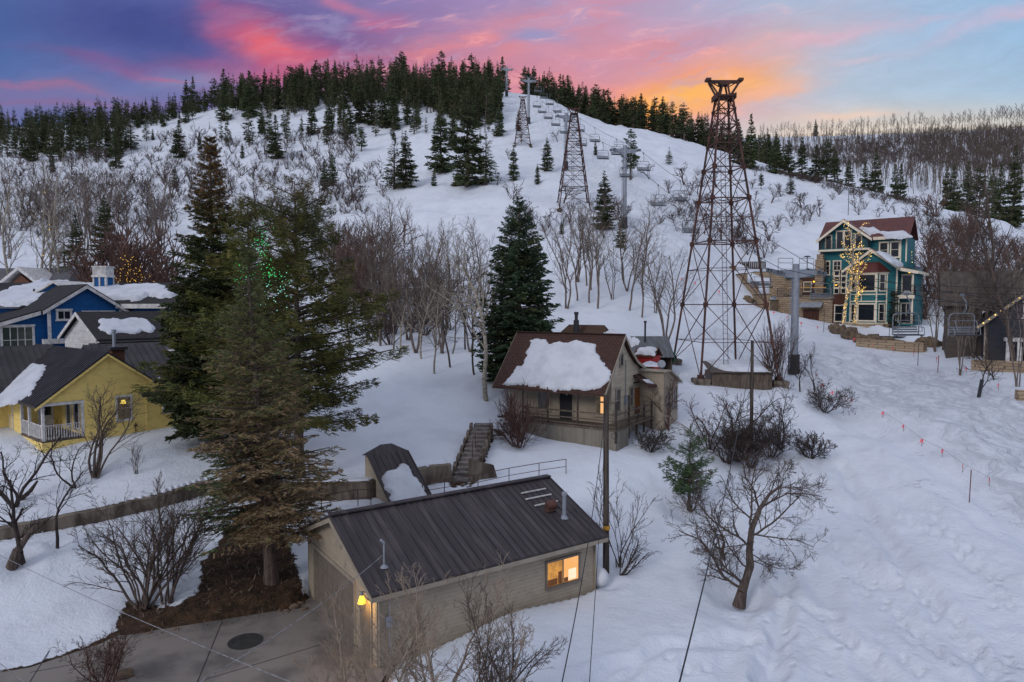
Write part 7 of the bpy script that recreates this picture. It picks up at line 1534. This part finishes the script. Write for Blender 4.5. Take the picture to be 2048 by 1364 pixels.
for i, (px, d, top, lab) in enumerate([(1975,62,360,'tall leafless tree in front of the dark right-hand house'),(1890,70,480,'leafless tree between the teal house and the dark right-hand house'),(2030,58,420,'leafless tree at the right edge before the dark right-hand house'),(1700-15,86.0,470,'x'),(1716,85.5,508,'x')]):
    p = at(px, d)
    if i < 3: near_tree('bare_tree', lab, 'tree', p, 'bark', seed=140+i, stems=1, h=P(px,top,d).z-p.z, r=.20, levels=3, nchild=(18,8,3), angle=.8, lr=.42, wig=.08, grav=.05, rmin=.014, stem_seg=14, start=.25)
    else:
        l1 = ['pale tree wound with warm lights, taller one in front of the teal house','thin pale tree wound with warm lights before the bay windows'][i-3]; p = thp(.05 if i == 3 else 1.35, -1.4); p.z = h1(p.x, p.y)-.1; hh = P(px,top,p.y).z-p.z
        d_ = bare_np(150+i, stems=1, h=hh, r=.20 if i == 3 else .12, levels=3, nchild=(17,6,2) if i == 3 else (8,3,2), angle=.85, lr=.30 if i == 3 else .14, wig=.05, grav=.05, rmin=.02, stem_seg=14, start=.35 if i == 3 else .3)
        bare_split(d_, M['barkaspen'], 'lit_tree', l1, 'tree', p); P0, P1, R0, R1, LVx = d_; b = MB(); rr = random.Random(i)
        for k in range(340 if i == 3 else 140):
            j = rr.randrange(len(P0)); t = rr.random(); q = P0[j]*(1-t)+P1[j]*t
            if LVx[j] == 0 and rr.random() < .2: pass
            b.sphere(Vector(q)+Vector((rr.gauss(0,.12),-.03-R0[j],rr.gauss(0,.12))), rr.uniform(.022,.038), 5, 3)
        for k in range(110 if i == 3 else 70): z_ = rr.uniform(.3, hh*.6); j = int(min(len(P0)-1, 14*z_/hh)); q = P0[j]; b.sphere((q[0]+rr.uniform(-.2,.2), q[1]-R0[j]-.06, z_), rr.uniform(.024,.036), 5, 3)
        tag(b.build('string_lights', M['bulb']), ['dense warm fairy lights on the taller pale tree before the teal house','sparser warm fairy lights on the thin tree before the bay windows'][i-3], 'string lights').location = p
lights('string_lights', 'scattered warm lights on the shrub behind the right side of the teal house', P(1818,512,92), (.5,.5,1.2), 34, 'bulb', .05, 12)
g = thing('garland_column', 'evergreen garland wrapped post between the bay window and lower balcony', 'garland', thp(5.6,-.8)-Vector((0,0,.0)))
V, Fq, br, C = conifer_np(9, 4.6, .6, nb=60, nt=4, nn=4, tuft=.3, base=.02, power=.2, ragged=.3); link_mesh('foliage', np_mesh('foliage', V, Fq, M['wreath']), g); m = MB(); m.tube((0,0,-1), (0,0,4.4), .08); m.build('post', M['bark'], g)
# ------------------------------------------------------------------ hill conifers
big = [(882,349,205,'full'),(935,376,168,'full'),(789,380,262,'open'),(812,376,258,'full'),(972,371,263,'open'),(868,374,338,'full'),(998,274,205,'full'),(1037,263,219,'slim'),(1027,362,287,'slim'),(1094,342,273,'full'),(1075,373,325,'slim'),(1208,462,338,'full'),(1241,497,430,'full'),(1338,331,292,'open'),(1261,361,256,'ragged'),(1191,311,280,'slim'),(704,397,375,'full'),(721,248,164,'full'),(743,252,171,'full'),(782,253,150,'full'),(834,248,205,'full'),(854,227,212,'slim'),(688,219,160,'full'),(792,262,205,'full'),(723,304,250,'ragged'),(1123,470,440,'full'),(51,318,253,'full'),(89,308,240,'full'),(113,308,250,'full'),(140,301,246,'full'),(232,338,262,'full'),(262,300,226,'open'),(359,318,236,'full'),(306,284,256,'slim'),(552,318,225,'full'),(524,270,205,'slim'),(624,270,198,'full'),(658,270,200,'full'),(500,238,137,'full'),(448,243,164,'full'),(350,380,328,'slim'),(485,318,284,'slim'),(650,383,315,'slim'),(665,373,300,'slim'),(1522,379,345,'ragged'),(1580,390,342,'open'),(155,560,425,'full'),(212,520,385,'full'),(105,345,300,'slim'),(130,545,460,'open'),(75,300,262,'full'),(30,300,262,'full'),(700,268,205,'full'),(905,300,215,'slim'),(960,345,300,'slim'),(765,258,180,'slim'),(815,250,180,'slim'),(400,300,262,'slim')]
rlab = ['tall dark conifer on the open snow slope','conifer standing apart on the hillside','dark spruce on the slope']
def where(px, py, hp):
    side = 'far left' if px < 200 else 'left' if px < 450 else 'centre-left' if px < 700 else 'centre' if px < 1050 else 'centre-right' if px < 1300 else 'right'
    rel = 'high' if py < 280 else 'halfway up' if py < 360 else 'low'
    return side, rel, 'tall' if hp > 95 else 'middling' if hp > 55 else 'small'
used = {}
spec = {0:'tall full conifer with a broad head left of the tallest slope conifer',1:'tallest conifer on the open slope, below the summit wood',2:'left of two wide conifers standing together on the lower slope',3:'right of two wide conifers standing together on the lower slope',4:'open branched spruce right of the tallest slope conifer',5:'small spruce at the foot of the broad headed conifer',6:'conifer at the right end of the summit wood by the cleared run',7:'slim conifer just left of the smallest rusty tower',8:'slim conifer below the smallest rusty tower',9:'spruce standing between the two upper rusty towers',10:'slim spruce left of the middle rusty tower',11:'large spruce right of the middle rusty tower foot',12:'smaller spruce just right of the large one by the middle tower',13:'small lone spruce on the open slope right of the second pylon',14:'ragged bushy pine behind the second grey pylon',15:'little spruce left of the second grey pylon',25:'small dark spruce below the middle rusty tower',44:'half dead spruce with a bare top on the right slope',45:'small lone spruce on the right slope above the teal house',46:'dark spruce behind the blue house chimney',47:'dark spruce right of the one behind the blue house',49:'dark tree behind the grey shingle roof at left',16:'tiny lone spruce on open snow left of centre'}
for i, (px, py, top, kd) in enumerate(big):
    q = hit(px, py, 45)
    if q is None: continue
    hgt = P(px, top, q.y).z-q.z; s_, r_, b_ = where(px, py, py-top)
    lab = spec.get(i)
    if not lab:
        key = (s_, r_, b_); used[key] = used.get(key, 0)+1; lab = None
    o = conifer(q, hgt, kd, lab or 'pending', 'conifers standing out on the hillside', True, 1.15)
    if not lab: o['_px'] = px; o['_key'] = '%s|%s|%s' % key
ordn = ['leftmost', 'second from left', 'third from left', 'fourth from left', 'fifth from left', 'sixth from left', 'seventh from left', 'eighth from left', 'ninth from left']
from collections import defaultdict
gr = defaultdict(list)
for o in bpy.data.objects:
    if '_key' in o: gr[o['_key']].append(o)
for k, os_ in gr.items():
    s_, r_, b_ = k.split('|'); os_.sort(key=lambda o: o['_px'])
    for j, o in enumerate(os_):
        o['label'] = ('%s conifer %s on the snowy hill at %s' % (b_, r_, s_)) if len(os_) == 1 else ('%s of the %s conifers standing %s on the hill at %s' % (ordn[j], b_, r_, s_)); del o['_px']; del o['_key']
nfor = 0
def forest(pl, n, h0, h1_, lab, g, seed, even=.3, kinds=('full','slim','ragged','full'), w=1.0):
    global nfor; rg = random.Random(seed)
    for q in scatter(pl, n, rg, even, 100): conifer(q, rg.uniform(h0, h1_), rg.choice(kinds), lab, g, False, w*rg.uniform(.65,1.15)); nfor += 1
forest([(400,222),(500,197),(620,178),(740,170),(860,170),(990,178),(1008,200),(1000,245),(950,262),(900,250),(840,222),(790,205),(700,208),(610,214),(540,222),(450,240)], 64, 6, 15, 'dark conifer in the dense wood covering the summit', 'conifers of the summit wood', 1, .25)
forest([(0,262),(120,250),(250,240),(400,215),(430,240),(300,262),(180,275),(0,285)], 32, 5, 10, 'dark conifer in the line of trees along the left ridge', 'conifers along the left ridge', 3, .3)
forest([(10,300),(260,262),(250,325),(30,330)], 9, 10, 15, 'dark conifer in the loose clump on the left slope', 'conifers of the left slope clump', 4, .4)
def crest(px0, px1, n, dd, h0, h1_, lab, g, seed):
    rg = random.Random(seed); 
    for i in range(n):
        px = px0+(px1-px0)*(i+rg.random())/n
        # find the skyline depth of this column, then step behind it
        ds = np.exp(np.arange(math.log(90), math.log(340), .01)); x = (px-1024)/F*ds; t = (H(x, ds)-CZ)/ds; dk = ds[int(np.argmax(t))]; d = dk+rg.uniform(*dd); q = at(px, d)
        hh = rg.uniform(h0, h1_)+max(0, (CZ+t.max()*d-q.z))*.55; conifer(q, hh, rg.choice(('full','slim','ragged')), lab, g, False, rg.uniform(.9,1.25))
crest(1045, 1290, 36, (2,26), 9, 13, 'dark conifer in the row along the right shoulder of the hill', 'conifers along the right shoulder', 5)
crest(1290, 1560, 26, (3,26), 9, 13, 'dark conifer in the row along the right shoulder of the hill', 'conifers along the right shoulder', 6)
crest(380, 1010, 38, (-4,16), 8, 16, 'dark conifer on the skyline of the summit wood', 'conifers on the summit skyline', 7)
for i, (px, top, hp, lab) in enumerate([(1495,222,60,'tall narrow conifer on the skyline right of the near rusty tower'),(1470,235,50,'narrow skyline conifer close to the near rusty tower'),(1545,262,60,'bushy conifer behind the snow ridge right of the tall narrow one'),(1570,270,70,'first dark conifer of the row behind the right ridge'),(1597,272,70,'second dark conifer of the row behind the right ridge'),(1625,285,62,'third dark conifer of the row behind the right ridge'),(1646,275,70,'reddish conifer in the row behind the right ridge'),(1662,295,60,'dark blue conifer right of the reddish one'),(1690,318,45,'low broad conifer behind the right ridge'),(1743,290,86,'pointed tall conifer in the dip of the right ridge'),(1722,320,55,'conifer just left of the pointed one in the dip'),(1782,323,64,'thin conifer right of the pointed one in the dip'),(1793,322,82,'second thin conifer right of the dip'),(1885,328,72,'dark conifer at the left of the far group'),(1898,322,70,'slim dark conifer in the far group'),(1926,316,80,'broad tree in the middle of the far group'),(1950,326,82,'ragged conifer in the far group'),(1975,325,50,'small conifer high on the far hillside group'),(1991,321,48,'second small conifer high on the far hillside'),(2018,284,52,'lone dark conifer high at the right edge'),(2020,362,40,'low dark conifer at the right edge')]):
    d = 205 if px < 1700 else 235
    if px > 2000 or 1970 < px < 2000: d = 330
    u, t = ray(px, top); q = at(px, d); zt = CZ+t*d; conifer(Vector((q.x,q.y,max(q.z, P(px, top+hp, d).z-2))) if False else q, max(5, zt-q.z), 'full' if i not in (6,16) else 'ragged', lab, 'conifers behind the right ridge', True, .8 if zt-q.z > 16 else 1.1)
def wood_mass(name, label, spots, seed):
    rg = random.Random(seed); Vs = []; Fs = []; Ms = []; o_ = 0; PR = []
    for k in range(4):
        V, Fq, br, C = conifer_np(900+k, 10, 1.7, nb=70, nt=5, nn=2, tuft=.75, base=.10, power=.7, ragged=.4); T = trunk_np(10, .18, k, 5, 4); PR.append((V, Fq, T[0], T[1]))
    for q, h in spots:
        V, Fq, TV, TF = rg.choice(PR); a = rg.uniform(0,6.28); s = h/10; c_, s_ = math.cos(a)*s, math.sin(a)*s; wd = rg.uniform(.5,1.0); c_ *= wd; s_ *= wd
        for A, B, m_ in ((V, Fq, 0), (TV, TF, 1)):
            W = np.stack([A[:, 0]*c_-A[:, 1]*s_+q.x, A[:, 0]*s_+A[:, 1]*c_+q.y, A[:, 2]*s+q.z-.1], 1); Vs.append(W); Fs.append(B+o_); Ms.append(np.full(len(B), m_)); o_ += len(W)
    tag(link_mesh(name, np_mesh(name, np.concatenate(Vs), np.concatenate(Fs), [M['sprucef'], M['bark']], np.concatenate(Ms))), label, 'conifer wood', kind='stuff')
rg = random.Random(66)
sp = [(q, rg.uniform(5, 14)) for q in scatter([(430,222),(470,205),(620,175),(740,166),(860,166),(990,172),(1008,196),(1002,240),(940,250),(860,225),(790,215),(700,220),(560,232)], 360, rg, .15, 150)]
sp += [(q, rg.uniform(5, 14)) for q in scatter([(0,275),(120,262),(260,250),(330,262),(280,300),(200,330),(60,325),(0,320)], 80, rg, .1, 150)]
sp += [(q, rg.uniform(3, 12)) for q in scatter([(400,235),(700,215),(1000,250),(990,300),(860,290),(700,290),(560,300),(420,300)], 62, rg, .1, 120)]
sp += [(q, rg.uniform(4, 10)) for q in scatter([(0,258),(140,246),(260,232),(420,210),(470,215),(300,256),(120,272),(0,276)], 120, rg, .15, 150)]
def crest_pts(px0, px1, n, dd, hh):
    out = []
    for i in range(n):
        px = rg.uniform(px0, px1); ds = np.exp(np.arange(math.log(90), math.log(340), .01)); x = (px-1024)/F*ds; t = (H(x, ds)-CZ)/ds; d = ds[int(np.argmax(t))]+rg.uniform(*dd); out.append((at(px, d), rg.uniform(*hh)))
    return out
sp += crest_pts(1050, 1560, 170, (4,40), (7,13.5))
wood_mass('conifer_wood', 'dense dark conifers filling the summit wood and the ridge behind the cleared run', sp, 5)
# dead snags
for i, (px, py, top, lab) in enumerate([(970,268,185,'bare grey snag at the right of the summit wood'),(813,253,178,'thin standing snag above the open slope'),(1516,322,288,'leaning bare snag on the right ridge line'),(612,215,170,'pale dead trunk on the left of the summit wood'),(838,215,175,'leaning pale snag at the lower edge of the summit wood')]):
    q = hit(px, py, 60)
    if q is None: continue
    hh = P(px, top, q.y).z-q.z; d_ = bare_np(500+i, stems=1, h=hh, r=.16, levels=1, nchild=(9,), angle=1.2, lr=.10, wig=.03, rmin=.05, start=.3); m_ = link_mesh('dead_tree', bare_join(d_, M['barkaspen'] if i > 2 else M['bark'], 'dead_tree', 5)); tag(m_, lab, 'dead tree'); m_.location = q
# ------------------------------------------------------------------ hillside shrubs
def shrubs(pl, n, kinds, s0, s1, lab, cat, g, name, seed, even=.4, dmin=45):
    rg = random.Random(seed)
    for q in scatter(pl, n, rg, even, dmin): shrub(rg.choice(kinds), q, rg.uniform(s0, s1), lab, cat, g, name)
shrubs([(30,320),(340,290),(350,470),(40,470)], 70, ('brush','twisty','brush'), 1.0, 1.9, 'bare shrub in the thick brush covering the lower left slope', 'shrub', 'shrubs of the lower left slope', 'bare_shrub', 1)
shrubs([(340,270),(700,275),(730,340),(740,420),(640,450),(360,400)], 85, ('brush','twisty','brush'), .9, 1.7, 'bare shrub scattered over the middle slope behind the pines', 'shrub', 'shrubs of the middle slope', 'bare_shrub', 2)
shrubs([(1290,360),(1440,350),(1640,430),(1640,520),(1500,530),(1320,470)], 42, ('twisty','brush'), .8, 1.5, 'bare shrub on the slope behind the near rusty tower', 'shrub', 'shrubs behind the near tower', 'bare_shrub', 3)
shrubs([(1500,350),(1800,415),(1850,450),(1700,440),(1560,400)], 22, ('twisty','brush'), .6, 1.1, 'small bare shrub on the open right slope above the teal house', 'shrub', 'shrubs above the teal house', 'bare_shrub', 4)
shrubs([(1850,420),(2048,500),(2048,640),(1880,620),(1840,480)], 34, ('twisty','brush','red'), 1.0, 1.8, 'bare shrub on the bank between the teal and dark right-hand houses', 'shrub', 'shrubs on the right bank', 'bare_shrub', 5)
shrubs([(1000,380),(1110,400),(1260,430),(1230,480),(1020,470)], 18, ('twisty','brush'), .9, 1.6, 'bare shrub around the foot of the middle rusty tower', 'shrub', 'shrubs at the middle tower', 'bare_shrub', 6)
shrubs([(900,300),(1120,280),(1110,360),(900,390)], 10, ('twisty',), .6, 1.1, 'small bare shrub among the slope conifers', 'shrub', 'shrubs among the slope conifers', 'bare_shrub', 7)
shrubs([(700,330),(800,300),(780,400),(690,370)], 8, ('twisty','brush'), .9, 1.6, 'bare shrub left of the paired slope conifers', 'shrub', 'shrubs left of the paired conifers', 'bare_shrub', 8)
for i, (px, py, s) in enumerate([(1850,640,1.6),(1870,600,1.8),(1860,540,1.7),(1880,570,1.6)]):
    shrub('red', hit(px, py, 60), s, ['rusty twigged bush lowest beside the right side of the teal house','rusty twigged bush beside the teal balcony','uppermost rusty twigged bush right of the teal house roof','rusty twigged bush right of the others by the teal house'][i], 'shrub', 'rusty bushes by the teal house', 'willow_bush')
# groves at the left: tall pale trunks and reddish willows behind the blue house
rg = random.Random(33)
for i, (px, d) in enumerate([(1925,58),(1950,64),(1905,66),(2010,64),(1870,70),(2040,52)]): tall(at(px, d), rg.uniform(8,11), 'bare tree standing before the dark house at the right edge', 'bare trees before the dark house', .6)
for q in scatter([(0,520),(340,520),(330,440),(0,420)], 34, rg, .4, 70): tall(q, rg.uniform(8,15), 'slim bare tree in the grove behind the blue house', 'bare trees behind the blue house', .9)
for i, (px, top, lab) in enumerate([(100,350,'tall pale trunked tree left of centre behind the grey roof'),(72,400,'crooked pale trunked tree above the grey roof'),(125,420,'second pale trunked tree above the grey roof ridge'),(30,380,'pale trunked tree at the far left above the grey roof')]):
    d = 88; p = at(px, d); near_tree('aspen_tree', lab, 'tree', p, 'barkaspen', seed=170+i, h=P(px,top,d).z-p.z, r=.20, rmin=.02, **AT)
for i, (px, d, s, lab) in enumerate([(225,80,3.2,'large reddish willow left of the chimney'),(262,78,3.3,'large reddish willow behind the chimney'),(305,76,3.0,'large reddish willow right of the chimney'),(335,74,2.6,'reddish willow partly hidden by the tallest spruce'),(245,90,3.4,'rearmost reddish willow above the chimney'),(300,88,3.3,'rear reddish willow above the snowy roof end')]): shrub('red', at(px, d), s, lab, 'willow', 'reddish willows behind the blue house', 'willow_bush')
for i, (px, py, s, kd) in enumerate([(720,560,2.2,'red'),(765,530,2.0,'red'),(690,600,2.2,'red'),(800,640,1.6,'brush'),(850,670,1.7,'brush'),(780,690,1.6,'brush'),(735,640,2.0,'red'),(900,660,1.5,'brush'),(840,600,1.6,'twisty'),(880,620,1.6,'twisty')]):
    shrub(kd, hit(px, py, 50), s, 'bare bush in the thicket right of the pines', 'shrub', 'bushes of the thicket right of the pines', 'bare_shrub')
# ground brush on the hill that nobody could count
def brush_mass(polys, ns, seed, scale, matl, name, label):
    rg = random.Random(seed); proto = bare_np(seed+700, stems=5, h=1.7, r=.035, levels=1, spread=.9, nchild=(4,), angle=.6, lr=.5, rmin=.024, stem_seg=3); V0, F0 = tubes_np(*proto[:4], 3); Vs = []; Fs = []; o_ = 0
    for pl, n in zip(polys, ns):
        for q in scatter(pl, n, rg, 0, 45):
            a = rg.uniform(0,6.28); s = rg.uniform(.6,1.3)*scale; c_, s_ = math.cos(a)*s, math.sin(a)*s
            V = np.stack([V0[:, 0]*c_-V0[:, 1]*s_+q.x, V0[:, 0]*s_+V0[:, 1]*c_+q.y, V0[:, 2]*s+q.z], 1); Vs.append(V); Fs.append(F0+o_); o_ += len(V)
    tag(link_mesh(name, np_mesh(name, np.concatenate(Vs), np.concatenate(Fs), M[matl])), label, 'brush', kind='stuff')
brush_mass([[(0,330),(350,300),(350,480),(0,480)], [(350,280),(700,280),(730,430),(560,470),(350,420)], [(700,520),(900,560),(880,660),(720,690)], [(560,430),(760,470),(700,600)]], [520,430,240,200], 1, 1.15, 'brush', 'hill_brush', 'low tangled brush over the left and middle slopes')
brush_mass([[(1850,430),(2048,480),(2048,560),(1860,520)], [(1500,340),(1640,360),(1640,372),(1500,335)], [(1640,365),(1860,410),(1860,420),(1640,380)], [(1300,400),(1420,400),(1500,500),(1320,460)]], [200,110,130,90], 2, 1.0, 'brush', 'hill_brush', 'low tangled brush along the right slopes and ridge')
# far hillside across the valley
brush_mass([[(1650,286),(2048,256),(2048,350),(1900,340),(1760,315)], [(1560,300),(1760,290),(1800,330),(1640,340)]], [800,300], 3, 3.4, 'brush', 'hill_brush', 'brown scrub covering the top of the far hillside')
rg = random.Random(44)
far_pl = [(1560,300),(1660,290),(1800,285),(1950,280),(2048,275),(2048,350),(1950,385),(1840,395),(1740,360),(1640,335)]
for q in scatter(far_pl, 165, rg, .2, 300): shrub('aspen', q, 1.55*rg.uniform(.8,1.2), 'bare aspen on the far hillside', 'tree', 'bare aspens on the far hillside', 'aspen_tree')
def crest_pt(px, lo=450, hi=1000):
    ds = np.exp(np.arange(math.log(lo), math.log(hi), .01)); x = (px-1024)/F*ds; t = (H(x, ds)-CZ)/ds; k = int(np.argmax(t)); return at(px, ds[k])
for i in range(115):
    px = 1500+565*(i+rg.random())/115+0; q = crest_pt(px); s = rg.uniform(1.1,1.9)*(.75+.55*(px-1500)/560); q.y += rg.uniform(-25,10); q.x = (px-1024)/F*q.y; q.z = h1(q.x, q.y); o = shrub('aspen', q, s, 'bare aspen on the skyline of the far hill', 'tree', 'bare aspens on the far skyline', 'aspen_tree')
q = crest_pt(1622); conifer(q, 20, 'full', 'dark conifer alone among the skyline aspens', 'conifers on the far hill')
def far_mass():
    rg = random.Random(91); Vs = []; Fs = []; o_ = 0; d = bare_np(777, stems=1, h=9, r=.16, levels=1, nchild=(7,), angle=.5, lr=.28, wig=.04, rmin=.09, stem_seg=4, start=.35); V0, F0 = tubes_np(*d[:4], 3)
    pts = scatter([(1520,290),(2048,262),(2048,400),(1900,395),(1720,370),(1600,330)], 1300, rg, 0, 300)+scatter([(1800,275),(2048,262),(2048,320),(1850,330)], 900, rg, 0, 300)+scatter([(1500,285),(2048,262),(2048,285),(1500,300)], 500, rg, 0, 300)
    for q in pts:
        a = rg.uniform(0,6.28); s = rg.uniform(.5,1.25); c_, s_ = math.cos(a)*s, math.sin(a)*s
        V = np.stack([V0[:, 0]*c_-V0[:, 1]*s_+q.x, V0[:, 0]*s_+V0[:, 1]*c_+q.y, V0[:, 2]*s+q.z], 1); Vs.append(V); Fs.append(F0+o_); o_ += len(V)
    tag(link_mesh('far_woodland', np_mesh('far_woodland', np.concatenate(Vs), np.concatenate(Fs), M['aspenfar'])), 'mass of bare woodland covering the far hillside', 'woodland', kind='stuff')
far_mass()
# twigs and dead stalks in the bare dirt bank
def litter():
    rg = random.Random(8); b = MB(); xs = [p.x for p in dirt_a]; ys = [p.y for p in dirt_a]; n = 0
    while n < 2600:
        x = rg.uniform(min(xs), max(xs)); y = rg.uniform(min(ys), max(ys))
        if not inpoly(x, y, [(p.x, p.y) for p in dirt_a]): continue
        z = h1(x, y); n += 1; L = rg.uniform(.08,.32); a = rg.uniform(0,6.28); e = rg.uniform(-.1,.9); d = Vector((math.cos(a)*math.cos(e), math.sin(a)*math.cos(e), math.sin(e)))*L; q = Vector((x,y,z-.02)); s = Vector((-math.sin(a),math.cos(a),0))*rg.uniform(.004,.02)
        b.cm = rg.randrange(3); b.quad(q-s, q+s, q+d+s*.4, q+d-s*.4)
    tag(b.build('leaf_litter', [M['leaflitter'], M['barkred'], M['barktan']]), 'dead grass, leaves and twigs on the bare dirt bank', 'leaf litter', kind='stuff')
litter()

# ordinal labels for rows one can count from the left
def ordinal(n):
    o = ['first','second','third','fourth','fifth','sixth','seventh','eighth','ninth','tenth','eleventh','twelfth','thirteenth','fourteenth','fifteenth','sixteenth','seventeenth','eighteenth','nineteenth']
    if n < 20: return o[n-1]
    t = ['twenty','thirty','forty','fifty','sixty','seventy','eighty','ninety'][n//10-2]
    return (t[:-1]+'ieth') if n % 10 == 0 else t+'-'+o[n % 10-1]
gs_ = defaultdict(list)
for ob in bpy.data.objects:
    if ob.parent is None and 'group' in ob and 'label' in ob: gs_[(ob['group'], ob['label'])].append(ob)
for (g_, l_), os_ in gs_.items():
    if 2 <= len(os_) <= 90:
        os_.sort(key=lambda ob: ob.matrix_world.translation.x/max(ob.matrix_world.translation.y, 1) if False else ob.location.x/max(ob.location.y, 1))
        for i, ob in enumerate(os_): ob['label'] = '%s from left, %s' % (ordinal(i+1), l_)
